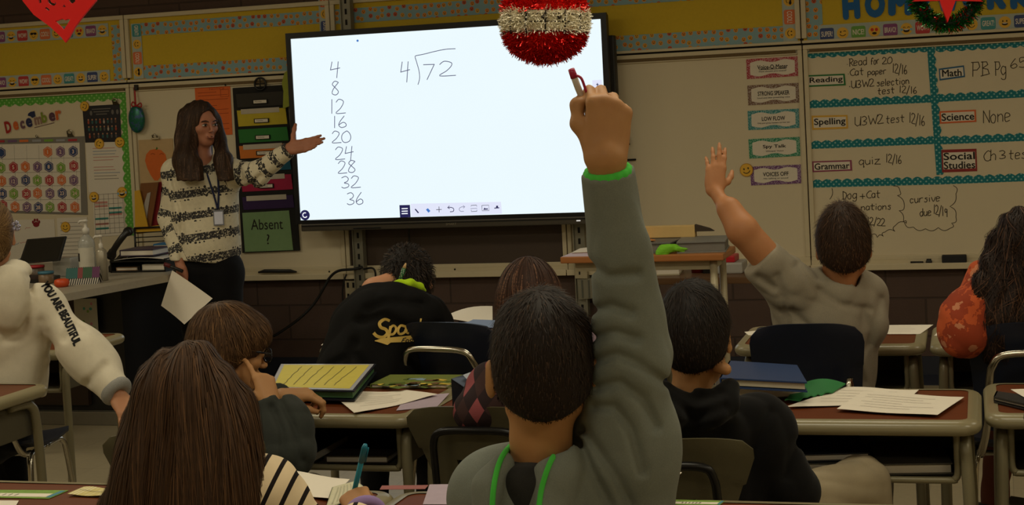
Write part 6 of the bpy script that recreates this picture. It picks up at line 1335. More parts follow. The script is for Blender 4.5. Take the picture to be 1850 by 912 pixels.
def short_hair(name, c, R, s, mat, root, thick=.012, top=.02, nape=-.06, count=2600, length=.022, seed=0, whorl=(0, -.05, .11), extra=(), h=.0045, spike=.55, front=.075, side=.012):
    """cropped boy's hair: shell over the skull, cut along the hairline, with short strands standing off it"""
    w = lambda x, y, z: c+s*(R[0]*x+R[1]*y+R[2]*z)
    F = Fig(); F.ell(w(0, -.014, .036), R, f32([.073+thick, .096+thick, .083+top])*s, .01)
    F.ell(w(0, -.040, -.012), R, f32([.062+thick*.6, .068+thick*.5, .075])*s, .03)
    for (x, y, z, r) in extra: F.cap(w(x, y, z), w(x, y, z)+R[1]*.001, r*s, r*s, .03)
    def line(x):
        y = (x-c)@f32(R[1])/s; z = (x-c)@f32(R[2])/s; xx = np.abs((x-c)@f32(R[0])/s)
        zm = np.interp(y, [-.12, -.055, -.030, -.012, .018, .034, .062, .10], [nape, nape, nape+.028, .012+side*.3, .016+side, .022, front-.02, front]).astype(np.float32)
        zm = zm+np.where(y < -.04, .012*np.clip(xx/.05, 0, 1.4)**2, 0).astype(np.float32)
        return (zm-z)*s*.7
    F.fn(line, .012)
    wh = w(*whorl)
    def flow(p, n):
        d = p-wh; d = d-n*(d@n); L_ = np.linalg.norm(d); d = d/L_ if L_ > 1e-6 else R[1]
        return d*.8+n*spike*.6-R[2]*.15
    pos, fc = F.mesh(h); bv = BVHTree.FromPolygons([tuple(p) for p in pos], [tuple(map(int, f)) for f in fc])
    r = np.random.default_rng(seed); q = pos[fc]; cc = q.mean(1); nr = np.cross(q[:, 2]-q[:, 0], q[:, 3]-q[:, 1]); ar = np.linalg.norm(nr, axis=1); nr = nr/np.maximum(ar, 1e-12)[:, None]
    okf = ((cc-w(0, -.01, .0))*nr).sum(1) > 0
    pr = ar*okf; pr = pr/pr.sum(); ids = r.choice(len(fc), count, p=pr)
    vs, fs, tone = [], [], []
    for i in ids:
        p = V3(cc[i]+r.normal(size=3)*h*.4); n = V3(nr[i]); d = V3(flow(cc[i], nr[i])); hz = ((cc[i]-c)@R[2])/s
        ln = length*r.uniform(.55, 1.1)*float(np.interp(hz, [-.06, .0, .06, .12], [.35, .5, .85, 1.15])); d = d.normalized(); sd = d.cross(n)
        if sd.length < 1e-5: continue
        sd = sd.normalized()*.0009; o = len(vs); t_ = float(r.uniform()); jv = Vector(r.normal(size=3))*.25
        for k in range(4):
            vs.append(p-sd*(1-k*.28)); vs.append(p+sd*(1-k*.28)); tone += [t_, t_]
            d = (d+jv*.3-n*.06).normalized(); p = p+d*ln/3
        for k in range(3): a = o+2*k; fs.append((a, a+1, a+3, a+2))
    return hair_join(name, pos, fc, vs, fs, tone, mat, root)
def person(label, base, figb, h, skin, group=None):
    o = sdf_obj('person', figb, h, skin, None, base)
    return tag(o, label, 'person', group)
def skin_mat(name, rgb, dark):
    g = N(name); v = g.coord(); n = g.noise(v, 18, 4); c = g.mix(n, L(rgb), L(dark)); n2 = g.noise(v, 400, 3)
    m = g.base(c, .55, 0, .35); g.b.inputs['Subsurface Weight'].default_value = .08; g.b.inputs['Subsurface Radius'].default_value = (.01, .004, .002)
    g.bump(n2, .12, .001); return m
def cloth_mat(name, rgb, rgb2=None, weave=900, bump=.35, rough=.9, noise=.12, sc=25):
    g = N(name); v = g.coord(); c = L(rgb)
    if rgb2: c = g.mix(g.noise(v, 420, 5), L(rgb), L(rgb2))
    c = g.vary(c, noise, sc, v); m = g.base(c, rough, 0, .15); g.bump(g.noise(v, weave, 3), bump, .0012)
    g.b.inputs['Sheen Weight'].default_value = .06
    return m
# ------------------------------------------------------------------ people
SKIN = skin_mat('skin_light', (186, 140, 92), (170, 118, 74)); SKIN2 = skin_mat('skin_fair', (202, 150, 114), (186, 126, 92)); SKIN3 = skin_mat('skin_warm', (190, 134, 90), (172, 112, 70))
F0 = _fw*a3(1, 1, 0); F0 = F0/np.linalg.norm(F0); R0_ = _rt*a3(1, 1, 0); R0_ = R0_/np.linalg.norm(R0_); UPZ = a3(0, 0, 1)
def yawd(a): return F0*math.cos(a)+R0_*math.sin(a)            # heading, turned a rad to the right of straight ahead
def proj(x):
    d = x-f32(CAM); z = d@f32(_fw); return PPX+FPX*(d@f32(_rt))/z, PPY-FPX*(d@f32(_up))/z, z
def creases(lines, width, dep):
    """fold valleys running along picture-plane polylines, carved into cloth"""
    segs = [(np.array(l[i], float), np.array(l[i+1], float)) for l in lines for i in range(len(l)-1)]
    def f(x):
        px, py, z = proj(x); out = np.zeros(len(x), np.float32); k = z/FPX
        for a, b in segs:
            ab = b-a; t = np.clip(((px-a[0])*ab[0]+(py-a[1])*ab[1])/(ab@ab), 0, 1); d = np.hypot(px-a[0]-t*ab[0], py-a[1]-t*ab[1])*k
            out = np.maximum(out, np.exp(-(d/width)**2))
        return dep*out
    return f
def top(F, K, s, rt, rsh=.062, rel=.052, rwr=.040, flat=.78, sides=True, fdir=None, hem=None):
    fd = F0 if fdir is None else fdir
    F.cap(K['chest'], K['pelvis'], rt*s, rt*s*1.02, .05, flat=(fd, flat))
    F.cap(K['shL'], K['shR'], rsh*s, rsh*s, .06)
    if sides:
        for q in 'LR': F.cap(K['sh'+q], K['pelvis']*.7+K['sh'+q]*.3+a3(0, 0, -.04), rsh*s, rt*s*.72, .06, flat=(fd, flat))
    F.cap(K['neck']*.6+K['chest']*.4, K['chest'], .075*s, rt*s*.9, .05)
    for q in 'LR':
        if 'el'+q in K: F.cap(K['sh'+q], K['el'+q], rsh*s, rel*s, .035); F.cap(K['el'+q], K['wr'+q], rel*s, rwr*s, .025)
def cutwrist(F, K, q, back=.0):
    d = K['wr'+q]-K['el'+q]; d = d/np.linalg.norm(d); w = K['wr'+q]-d*back
    def f(x, w=f32(w), d=f32(d)):
        y = x-w; t = y@d; r = np.sqrt(np.maximum((y*y).sum(1)-t*t, 0)); return np.where(r < .085, t, -1.0).astype(np.float32)
    F.fn(f, .004)
def neckhole(F, K, r, k=.015): v = K['head']-K['neck']; F.cap(K['neck']+v*.25, K['neck']+v*1.6, r, r*1.25, k, 's')
def ring(F, c, n, R, r, k=.006, sq=1.0):
    n = np.asarray(n, float); n = n/np.linalg.norm(n); u = np.cross(n, _rt); u = u/np.linalg.norm(u); w = np.cross(n, u)
    P_ = [c+R*(u*math.cos(a)*sq+w*math.sin(a)) for a in np.linspace(0, 2*math.pi, 17)]
    for i in range(16): F.cap(P_[i], P_[i+1], r, r, k)
# ===== raised hand boy =====
D = 2.70; c = P(981, 676, D); Rh = frame(yawd(.02)+UPZ*.05)
K = dict(head=c+Rh[2]*-.03, neck=P(978, 846, 2.73), chest=P(1008, 960, 2.77), shL=P(903, 900, 2.77), shR=P(1126, 806, 2.74), elR=P(1135, 575, 2.68), wrR=P(1097, 312, 2.60))
K['pelvis'] = K['chest']+a3(-.01, .03, -.30); K['elL'] = K['shL']+a3(-.03, .10, -.17); K['wrL'] = K['elL']+a3(.06, .19, .045)
legs(K, .82, .44); B0 = a3(K['pelvis'][0], K['pelvis'][1], 0)
F = Fig(); headprims(F, c, Rh, .98, True, 1.12); bodyprims(F, K, .80)
F.cap(P(976, 790, 2.715), P(978, 850, 2.73), .047, .050, .02); F.cap(P(981, 720, 2.70), P(976, 790, 2.715), .049, .047, .02)
F.cap(K['wrR'], P(1095, 284, 2.585), .028, .031, .02)
handprims(F, P(1093, 288, 2.585), _up*1.0+_rt*.10, -_fw+_rt*.10-_up*.12, -1, .98, [(58, 98, 50), (64, 98, 50), (70, 96, 50), (76, 92, 50)], (.10, .03, -.05, -.14), ((.55, .80, -.25), (.10, .95, -.25), (-.35, .45, -.80)))
handprims(F, K['wrL'], yawd(.1)-UPZ*.1, UPZ, 1, .8, [(20, 30, 20)]*4)
boy = person('boy in grey hoodie with bright green trim raising a fist with a pen', B0, F, .0034, SKIN)
# hoodie
GH = cloth_mat('grey_fleece', (128, 133, 124), (108, 112, 104), 700, .3)
F = Fig(); top(F, K, .86, .140, .082, .060, .044, .80)
F.cap(K['shR'], P(1141, 650, 2.70), .062, .056, .05); F.cap(P(1141, 650, 2.70), P(1121, 450, 2.64), .055, .043, .03); F.cap(P(1121, 450, 2.64), P(1099, 312, 2.60), .043, .036, .02)
F.cap(P(1155, 780, 2.74), P(1150, 930, 2.77), .050, .060, .06); F.cap(P(1188, 640, 2.70), P(1176, 660, 2.70), .016, .02, .03)
F.cap(P(910, 836, 2.68), P(886, 880, 2.66), .020, .026, .03); F.cap(P(886, 880, 2.66), P(884, 950, 2.66), .026, .030, .03); F.cap(P(1024, 815, 2.69), P(1000, 858, 2.66), .026, .028, .03); F.cap(P(1000, 858, 2.66), P(985, 950, 2.65), .028, .036, .03); F.cap(P(930, 935, 2.64), P(935, 1000, 2.66), .050, .06, .04)
F.disp += [folds(.0035, 24, 2), creases([[(1078, 652), (1115, 640), (1150, 655), (1200, 690)], [(1080, 700), (1120, 690), (1160, 720), (1185, 770)], [(1076, 735), (1110, 735), (1140, 775), (1160, 850)], [(1055, 775), (1085, 820), (1120, 870), (1140, 912)], [(1050, 800), (1070, 850), (1100, 912)], [(1075, 610), (1110, 600), (1150, 612)], [(1068, 480), (1100, 500), (1150, 495)], [(1078, 560), (1105, 552), (1140, 565)]], .009, .011)]
cutwrist(F, K, 'R', -.002); F.cap(P(978, 856, 2.715), P(978, 760, 2.70), .052, .062, .01, 's'); F.cap(P(935, 868, 2.635), P(930, 925, 2.62), .026, .030, .02, 's'); neckhole(F, K, .055)
hd = sdf_obj('hoodie', F, .0042, GH, boy); hb = bvh_of(hd)
LIME = cloth_mat('bright_green_trim', (76, 190, 70), None, 600, .2); mb = MB()
for ln in ([(934, 797), (922, 806), (908, 823), (899, 845), (893, 872), (890, 900), (889, 930)], [(1011, 811), (999, 826), (990, 845), (983, 866), (977, 890), (972, 930)]):
    q = [snap(hb, x, y, .001) for x, y in catmull(ln, 3)]; q = [p for p in q if p is not None]; q = [P(x, y, 2.66) for x, y in ln] if len(q) < 4 else q
    mb.tube(q, .0048, 8)
mb.build('hood_piping', LIME, hd); F = Fig(); d_ = K['wrR']-K['elR']; ring(F, P(1098, 315, 2.60), d_, .0345, .0045, .008); G_ = P(1098, 308, 2.60); ring(F, G_, d_, .0345, .0042, .006); sdf_obj('cuff_trim', F, .003, LIME, hd)
F = Fig(); ring(F, P(976, 852, 2.725), P(981, 720, 2.70)-P(978, 850, 2.73), .056, .012, .02); F.cap(P(940, 868, 2.66), P(985, 870, 2.67), .022, .022, .03); F.cap(P(965, 895, 2.70), P(965, 960, 2.74), .06, .08, .02); F.disp.append(folds(.002, 60, 1)); sdf_obj('shirt_collar', F, .004, cloth_mat('charcoal_knit', (46, 45, 44), None, 500), boy)
trousers('trousers', K, .82, cloth_mat('charcoal_jersey', (40, 42, 46)), boy, .009); shoes(K, .85, M('shoe_grey', (60, 60, 64), .6), M('sole_white', (190, 185, 175), .6), boy)
DB = hair_mat('hair_dark_brown', (26, 17, 11), (46, 31, 20), (66, 46, 30))
short_hair('hair', c, Rh, .98, DB, boy, .015, .030, -.062, 5200, .017, 1, (0, -.02, .12), [(-.012, .00, .118, .026), (.03, -.02, .095, .035), (-.045, -.02, .085, .03)], .004)
pen = thing('pen', 'white pen with a pink cap in the raised fist', 'pen', P(1068, 212, 2.56)); a, b, e = P(1071, 222, 2.625), P(1044, 158, 2.61), P(1032, 125, 2.60); mb = MB(); mb.tube([a, b, b*.4+e*.6], .0056, 12); mb.build('barrel', M('pen_white', (196, 184, 168), .35), pen)
PK = M('pen_pink', (170, 34, 74), .35); mb = MB(); mb.tube([b*.45+e*.55, e], [.0062, .0055], 12); mb.tube(catmull([b*.3+e*.7, P(1049, 140, 2.595), P(1056, 156, 2.597), P(1060, 169, 2.605)], 4), .0022, 6); mb.build('cap', PK, pen)
# ===== black hoodie boy =====
D = 3.78; c = P(1257, 614, D); Rh = frame(yawd(.30)+UPZ*-.02)
K = dict(head=c+Rh[2]*-.03, neck=P(1246, 712, 3.80), chest=P(1264, 830, 3.90), shL=P(1160, 772, 3.78), shR=P(1372, 775, 3.86), elR=P(1432, 885, 3.87))
K['wrR'] = K['elR']+a3(-.17, .12, -.03); K['elL'] = K['shL']+a3(-.04, .1, -.18); K['wrL'] = K['elL']+a3(.08, .16, .06); K['pelvis'] = a3(K['chest'][0]-.0, K['chest'][1]+.03, .53)
legs(K, .85, .45, .1); K['knR'] = P(1560, 872, 4.12); K['anR'] = a3(K['knR'][0]+.06, K['knR'][1]+.04, .085); K['toeR'] = K['anR']+a3(.03, .11, -.045)
B0 = a3(K['pelvis'][0], K['pelvis'][1], 0); F = Fig(); headprims(F, c, Rh, .98); bodyprims(F, K, .82)
handprims(F, K['wrR'], a3(-.6, .7, -.1), UPZ, -1, .8, [(30, 40, 25)]*4); handprims(F, K['wrL'], yawd(.2), UPZ, 1, .8, [(20, 30, 20)]*4)
F.cap(P(1296, 660, 3.74), P(1311, 667, 3.73), .017, .014, .02)
o = person('boy in black hoodie with dark hair and khaki knee beside the papers', B0, F, .0042, SKIN)
BKF = cloth_mat('black_fleece', (15, 14, 14), None, 700, .3); F = Fig(); top(F, K, .95, .150, .072, .062, .048, .85)
F.ell(P(1255, 735, 3.74), frame(yawd(.2)), f32([.105, .045, .050]), .04); F.cap(P(1195, 705, 3.74), P(1215, 745, 3.70), .022, .028, .03); F.cap(P(1320, 700, 3.76), P(1290, 745, 3.70), .022, .028, .03); F.cap(P(1205, 775, 3.80), P(1300, 780, 3.80), .05, .05, .05)
F.disp += [folds(.005, 26, 5), creases([[(1225, 690), (1260, 720), (1300, 712)], [(1210, 720), (1255, 755), (1310, 735)], [(1390, 745), (1370, 800), (1340, 850)], [(1440, 800), (1420, 860)]], .012, .010)]; neckhole(F, K, .055)
for q in 'LR': cutwrist(F, K, q)
sdf_obj('hoodie', F, .0055, BKF, o); trousers('trousers', K, .98, cloth_mat('khaki_twill', (160, 146, 120), (146, 132, 106)), o, .0055, 1.0, folds(.006, 38, 8)); shoes(K, .85, M('shoe_black', (30, 30, 32), .5), M('sole_white', (190, 185, 175), .6), o)
short_hair('hair', c, Rh, .98, hair_mat('hair_black_brown', (20, 14, 11), (34, 24, 18), (48, 35, 26)), o, .014, .028, -.070, 4600, .024, 2, (.01, -.04, .11), [(0, .02, .105, .03)], .0045, .35)
# ===== girl with straight brown hair, seen past the raised hand boy =====
D = 4.22; c = P(958, 560, D); Rh = frame(yawd(.08)-UPZ*.05)
K = dict(head=c+Rh[2]*-.03, neck=P(958, 650, 4.22), chest=P(960, 740, 4.24), shL=P(893, 706, 4.22), shR=P(1024, 704, 4.26), elL=P(858, 742, 4.16)); K['wrL'] = P(905, 716, 4.42)
K['elR'] = K['shR']+a3(.04, .06, -.2); K['wrR'] = K['elR']+a3(-.03, .18, .05); K['pelvis'] = a3(K['chest'][0], K['chest'][1]+.0, .53); legs(K, .82, .44); B0 = a3(K['pelvis'][0], K['pelvis'][1], 0)
F = Fig(); headprims(F, c, Rh, .96); bodyprims(F, K, .78); [handprims(F, K['wr'+q], yawd(.3 if q == 'L' else 0), UPZ, 1 if q == 'L' else -1, .78, [(20, 30, 20)]*4) for q in 'LR']
o = person('girl with straight brown hair mostly hidden by the raised hand boy', B0, F, .0048, SKIN2)
g = N('argyle_knit'); x, y, z = g.sep(g.coord()); a_ = g.math('FRACT', g.math('MULTIPLY', g.math('ADD', x, g.math('MULTIPLY', z, .6)), 13)); b_ = g.math('FRACT', g.math('MULTIPLY', g.math('SUBTRACT', x, g.math('MULTIPLY', z, .6)), 13))
dm = g.math('MULTIPLY', g.math('GREATER_THAN', a_, .5), g.math('GREATER_THAN', b_, .5)); d2 = g.math('MULTIPLY', g.math('LESS_THAN', a_, .5), g.math('LESS_THAN', b_, .5)); ar = g.mix(d2, g.mix(dm, L((40, 24, 26)), L((140, 70, 74))), L((58, 36, 34))); ARG = g.base(ar, .9)
F = Fig(); top(F, K, .84, .135, .070, .060, .044, .8); F.disp.append(folds(.003, 30, 3)); neckhole(F, K, .05); [cutwrist(F, K, q) for q in 'LR']; sdf_obj('sweater', F, .0065, ARG, o); trousers('leggings', K, .80, cloth_mat('dark_leggings', (26, 26, 30)), o, .009); shoes(K, .8, M('shoe_black', (30, 30, 32), .5), M('sole_white', (190, 185, 175), .6), o)
F = Fig(); F.ell(c+Rh[2]*.038-Rh[1]*.012, Rh, f32([.086, .108, .108])*.97, .01); F.chain([c-Rh[1]*.035, c-Rh[2]*.11-Rh[1]*.045, c-Rh[2]*.23-Rh[1]*.05], [.082, .088, .07], .04, (F0, .6))
F.ell(c+Rh[1]*.115-Rh[2]*.05, Rh, f32([.062, .07, .10]), .02, 's')
make_hair('hair', F, .005, hair_mat('hair_chestnut', (44, 26, 18), (72, 45, 32), (110, 76, 56)), o, lambda p, n: (-Rh[2]*1.0+((p-c)-Rh[2]*((p-c)@Rh[2]))*2.0*(((p-c)@Rh[2]) > .05)), 2200, .20, .0028, 14, 3, .0015, .05)
# ===== boy with glasses =====
D = 4.30; c = P(414, 634, D); Fd = R0_*.80+F0*.50-UPZ*.24; Rh = frame(Fd)
K = dict(head=c-UPZ*.03-Rh[1]*.01, neck=P(398, 728, 4.36), chest=P(405, 815, 4.38), shL=P(440, 770, 4.52), shR=P(445, 775, 4.22), elR=P(524, 822, 4.12), wrR=P(489, 728, 4.19), elL=P(470, 760, 4.56), wrL=P(506, 716, 4.44))
K['shL'] = P(420, 765, 4.50); K['pelvis'] = a3(K['chest'][0]-.02, K['chest'][1]-.02, .53); legs(K, .8, .44, .25); B0 = a3(K['pelvis'][0], K['pelvis'][1], 0)
F = Fig(); headprims(F, c, Rh, .95); bodyprims(F, K, .76)
handprims(F, P(489, 727, 4.19), P(478, 690, 4.22)-P(492, 740, 4.19), (-_fw*.8+_rt*.6), -1, .80, [(8, 15, 10), (55, 80, 50), (62, 85, 50), (65, 85, 50)], (.10, .03, -.04, -.10), ((.6, .6, -.45), (.3, .8, -.5), (.2, .8, -.5)))
handprims(F, P(508, 713, 4.43), R0_*.95+F0*.12-UPZ*.04, UPZ*.95-F0*.25, 1, .86, [(28, 50, 30), (34, 52, 30), (38, 52, 30), (42, 50, 30)], (.08, .02, -.04, -.1), ((.35, .85, -.40), (.15, .95, -.3), (.05, .95, -.3)))
o = person('boy with brown mop hair and dark glasses leaning on his hand', B0, F, .0036, SKIN)
F = Fig(); top(F, K, .80, .140, .074, .068, .052, .85); F.cap(P(470, 735, 4.2), P(520, 800, 4.15), .05, .06, .05); F.cap(P(505, 718, 4.25), P(530, 760, 4.17), .03, .05, .04); F.disp += [folds(.004, 34, 6), creases([[(492, 735), (510, 780), (515, 850)], [(505, 720), (530, 770), (545, 830)]], .010, .012)]; neckhole(F, K, .05); [cutwrist(F, K, q) for q in 'LR']
sdf_obj('sweatshirt', F, .005, cloth_mat('green_grey_fleece', (58, 61, 56), (46, 49, 46)), o); trousers('trousers', K, .82, cloth_mat('grey_sweatpants', (120, 112, 98)), o, .009); shoes(K, .82, M('shoe_black', (30, 30, 32), .5), M('sole_white', (190, 185, 175), .6), o)
BR = hair_mat('hair_brown', (66, 45, 27), (90, 63, 38), (114, 82, 51))
wq = lambda x, y, z: c+.95*(Rh[0]*x+Rh[1]*y+Rh[2]*z)
F = Fig(); F.ell(wq(0, -.012, .036), Rh, f32([.092, .116, .104])*.95, .01); F.ell(wq(0, -.035, -.015), Rh, f32([.084, .085, .070])*.95, .03); F.ell(wq(0, .065, .055), Rh, f32([.07, .04, .05])*.95, .03)
F.ell(wq(0, .118, -.030), Rh, f32([.10, .080, .072]), .012, 's'); F.ell(wq(0, .045, -.070), Rh, f32([.12, .060, .072]), .012, 's')
wh = wq(.0, -.045, .125); make_hair('hair', F, .0045, BR, o, lambda p, n: ((p-wh)+Rh[1]*.02-UPZ*.04), 2600, .060, .0022, 7, 4, .002, .10, stray=.003)
GL_ = M('glasses_black', (22, 24, 32), .25); mb = MB()
for q in (-1, 1):
    e = wq(.033*q, .104, .004); mb.tube([e+Rh[0]*.025*math.cos(a)+Rh[2]*.018*math.sin(a) for a in np.linspace(0, 2*math.pi, 20, endpoint=False)], .0026, 6, 0, True); mb.tube([wq(.058*q, .103, .010), wq(.078*q, .06, .012), wq(.082*q, -.005, .012)], .0030, 6)
mb.tube([wq(-.01, .108, .006), wq(.01, .108, .006)], .0024, 6); mb.build('glasses', GL_, o)
# ===== long haired girl in the foreground =====
D = 3.10; c = P(345, 756, D); Rh = frame(yawd(.10)-UPZ*.12)
K = dict(head=c-UPZ*.03, neck=P(345, 868, 3.10), chest=P(345, 990, 3.10), shL=P(258, 955, 3.08), shR=P(476, 898, 3.10), elR=P(575, 985, 3.12), wrR=P(650, 940, 3.30)); K['elL'] = K['shL']+a3(-.04, .1, -.16); K['wrL'] = K['elL']+a3(.08, .18, .03)
K['pelvis'] = a3(K['chest'][0], K['chest'][1]-.01, .53); legs(K, .84, .44); B0 = a3(K['pelvis'][0], K['pelvis'][1], 0)
F = Fig(); headprims(F, c, Rh, .98); bodyprims(F, K, .82); handprims(F, P(653, 928, 3.33), P(634, 893, 3.45)-P(655, 930, 3.33)+UPZ*.03, UPZ*.8-_rt*.4-_fw*.2, -1, .86, [(50, 55, 30), (55, 60, 35), (60, 60, 35), (62, 60, 35)], (.06, .02, -.03, -.08), ((.45, .8, -.5), (.0, .9, -.4), (-.1, .9, -.3))); handprims(F, K['wrL'], yawd(.1), UPZ, 1, .82, [(20, 30, 20)]*4)
o = person('girl with long brown hair in black striped cream top writing with a teal pen', B0, F, .0042, SKIN)
g = N('striped_jersey'); st = g.attr('stripe').outputs['Fac']; m = g.math('LESS_THAN', g.math('FRACT', st), .27); n_ = g.noise(g.coord(), 500, 3); cc = g.mix(m, L((226, 204, 168)), L((28, 22, 22))); g.base(g.vary(cc, .06, 30), .9, 0, .2); g.bump(n_, .25, .001); SJ = g.m
F = Fig(); top(F, K, .86, .150, .074, .062, .046, .85); F.disp += [folds(.003, 26, 9)]; neckhole(F, K, .05); [cutwrist(F, K, q) for q in 'LR']
ax_ = _rt*.91-_up*.41; o0 = P(462, 870, 3.03); sdf_obj('striped_top', F, .0048, SJ, o, None, {'stripe': lambda p: ((p-o0)@ax_)/.0315+.18-.5*(((p-o0)@_rt) < -.10)})
trousers('trousers', K, .82, cloth_mat('denim_dark', (40, 50, 70)), o, .009); shoes(K, .82, M('shoe_black', (30, 30, 32), .5), M('sole_white', (190, 185, 175), .6), o)
mb = MB(); q = P(655, 912, 3.33); d_ = P(634, 893, 3.45)-P(655, 930, 3.33); d_ = d_/np.linalg.norm(d_); u_ = np.cross(d_, UPZ); u_ /= np.linalg.norm(u_); w_ = np.cross(u_, d_); wc = P(660, 928, 3.325); mb.tube([wc+(u_*math.cos(a)*.033+w_*math.sin(a)*.027) for a in np.linspace(0, 2*math.pi, 24, endpoint=False)], .013, 10, 0, True); mb.build('lilac_cuff', cloth_mat('lilac_cloth', (150, 126, 176)), o)
LB_ = hair_mat('hair_long_brown', (60, 40, 24), (76, 51, 30), (92, 63, 38))
F = Fig(); F.ell(c+Rh[2]*.038-Rh[1]*.010, Rh, f32([.092, .112, .112]), .01); bk = -F0
F.chain([c+bk*.03, P(343, 800, 3.06), P(334, 870, 3.04), P(326, 950, 3.03), P(322, 1040, 3.03)], [.100, .112, .120, .125, .11], .05, (F0, .62)); F.cap(P(428, 750, 3.10), P(452, 900, 3.06), .030, .034, .05); F.cap(P(268, 770, 3.10), P(228, 930, 3.06), .034, .040, .05); F.cap(P(232, 912, 3.05), P(222, 1000, 3.05), .03, .04, .04)
F.ell(c+Rh[1]*.125-Rh[2]*.05, Rh, f32([.06, .07, .10]), .02, 's')
gr = lambda x: np.sin((x@f32(_rt))*150+np.sin((x@f32(_up))*9)*1.6)*.0028+np.sin((x@f32(_rt))*67+1.0+np.sin((x@f32(_up))*6)*1.2)*.0045
F.disp.append(gr); part_ = c+Rh[2]*.145
make_hair('hair', F, .005, LB_, o, lambda p, n: (-UPZ*1.0+(p-part_-UPZ*((p-part_)@UPZ))*7.0*np.clip((p[2]-c[2])/.1, 0, 1)), 4200, .26, .0024, 16, 5, .0015, .05, stray=.006, grav=lambda p: -UPZ*.5)
pen = thing('pen', 'teal pen held upright by the writing girl', 'pen', P(634, 912, 3.43)); a, b = P(634, 912, 3.43), P(660, 803, 3.36); mb = MB(); mb.tube([a, a*.96+b*.04, a*.9+b*.1, a*.25+b*.75], [.0012, .003, .0055, .0058], 12); mb.build('barrel', M('teal_clear', (40, 132, 150), .25), pen); mb = MB(); mb.tube([a*.28+b*.72, a*.05+b*.95, b], [.0066, .0066, .0045], 12); mb.tube([b*.95+a*.05+_rt*.008, b*.72+a*.28+_rt*.009], .0018, 6); mb.build('cap', M('teal_cap', (28, 116, 140), .3), pen)
# ===== pupil in the white hoodie =====
D = 5.50; c = P(-20, 430, D); Rh = frame(yawd(-.25))
K = dict(head=c-UPZ*.03, neck=P(-8, 500, 5.52), chest=P(-8, 600, 5.56), shL=P(-95, 560, 5.62), shR=P(76, 556, 5.50), elR=P(160, 650, 5.42), wrR=P(210, 706, 5.34)); K['elL'] = K['shL']+a3(-.05, .05, -.22); K['wrL'] = K['elL']+a3(.02, .2, .03)
K['pelvis'] = P(-14, 786, 5.58); legs(K, .86, .46, -.75); B0 = a3(K['pelvis'][0], K['pelvis'][1], 0)
F = Fig(); headprims(F, c, Rh, 1.0); bodyprims(F, K, .86); handprims(F, P(213, 712, 5.34), P(243, 770, 5.26)-P(213, 712, 5.34), -_fw*.7+_rt*.5, -1, .92, [(12, 18, 12), (16, 22, 12), (20, 24, 12), (24, 26, 12)], (.15, .05, -.06, -.16)); handprims(F, K['wrL'], yawd(0), UPZ, 1, .85, [(20, 30, 20)]*4)
o = person('pupil in cream white hoodie with lettered sleeve swinging an arm at left edge', B0, F, .0055, SKIN2)
WH = cloth_mat('cream_fleece', (222, 212, 190), (208, 198, 176), 600, .3); F = Fig(); top(F, K, .94, .165, .070, .066, .056, .85)
F.ell(P(16, 538, 5.42), frame(yawd(-.1)), f32([.080, .055, .112]), .022); F.cap(P(22, 484, 5.5), P(40, 505, 5.46), .028, .034, .04); F.cap(P(-10, 500, 5.45), P(40, 490, 5.5), .025, .03, .03); F.cap(P(150, 630, 5.43), P(178, 660, 5.42), .066, .062, .07)
F.plane(P(30, 716, 5.5), -UPZ*.97-R0_*.2); F.disp += [folds(.0035, 20, 4), creases([[(75, 580), (80, 640), (72, 690)], [(78, 650), (95, 625), (85, 600)], [(50, 500), (58, 545), (40, 600), (10, 615)], [(118, 612), (135, 590), (150, 600)], [(160, 690), (190, 660)]], .016, .012)]; neckhole(F, K, .06); [cutwrist(F, K, q) for q in 'LR']
hd = sdf_obj('hoodie', F, .006, WH, o); hb = bvh_of(hd); vs, fs = text_mesh('YOU ARE BEAUTIFUL', 0.0); lo, hi = vs.min(0), vs.max(0); q0, q1 = np.array([79., 511.]), np.array([139., 622.]); dr = q1-q0; ln = np.linalg.norm(dr); dr /= ln; pr = np.array([dr[1], -dr[0]]); V_ = []
for a, b in vs: t = (a-lo[0])/(hi[0]-lo[0]); p2 = q0+dr*ln*t+pr*((b-lo[1])/(hi[1]-lo[1])*15-7+5*math.sin(t*3)); s_ = snap(hb, p2[0], p2[1], .003); V_.append(s_ if s_ is not None else P(p2[0], p2[1], 5.4))
mb = MB(); mb.add(V_, fs, 0); [mb.add([p+_rt*.002*math.cos(a)+_up*.002*math.sin(a) for p in V_], fs, 0) for a in (0, 1.57, 3.14, 4.71)]; mb.build('sleeve_lettering', M('flock_black', (24, 22, 22), .8), hd)
F = Fig(); dv = K['wrR']-K['elR']; ring(F, K['wrR'], dv, .036, .013, .02); sdf_obj('cuff', F, .0055, cloth_mat('striped_cuff', (110, 112, 116), (180, 176, 166), 300), hd)
trousers('trousers', K, .90, cloth_mat('black_jersey', (14, 14, 15)), o, .008); shoes(K, .88, M('shoe_black', (30, 30, 32), .5), M('sole_white', (190, 185, 175), .6), o)
BL = hair_mat('hair_blonde', (92, 68, 40), (122, 92, 56), (150, 118, 76)); F = Fig(); F.ell(c+Rh[2]*.038-Rh[1]*.012, Rh, f32([.084, .108, .100]), .01); F.ell(c-Rh[1]*.04-Rh[2]*.02, Rh, f32([.070, .068, .070]), .03); F.ell(c+Rh[1]*.118-Rh[2]*.045, Rh, f32([.09, .085, .10]), .015, 's'); F.cap(c-Rh[1]*.09+Rh[2]*.02, c-Rh[1]*.13-Rh[2]*.16, .035, .02, .02)
bun = c-Rh[1]*.095+Rh[2]*.03; make_hair('hair', F, .005, BL, o, lambda p, n: (bun-p), 1600, .10, .0028, 9, 6, .0015, .06)
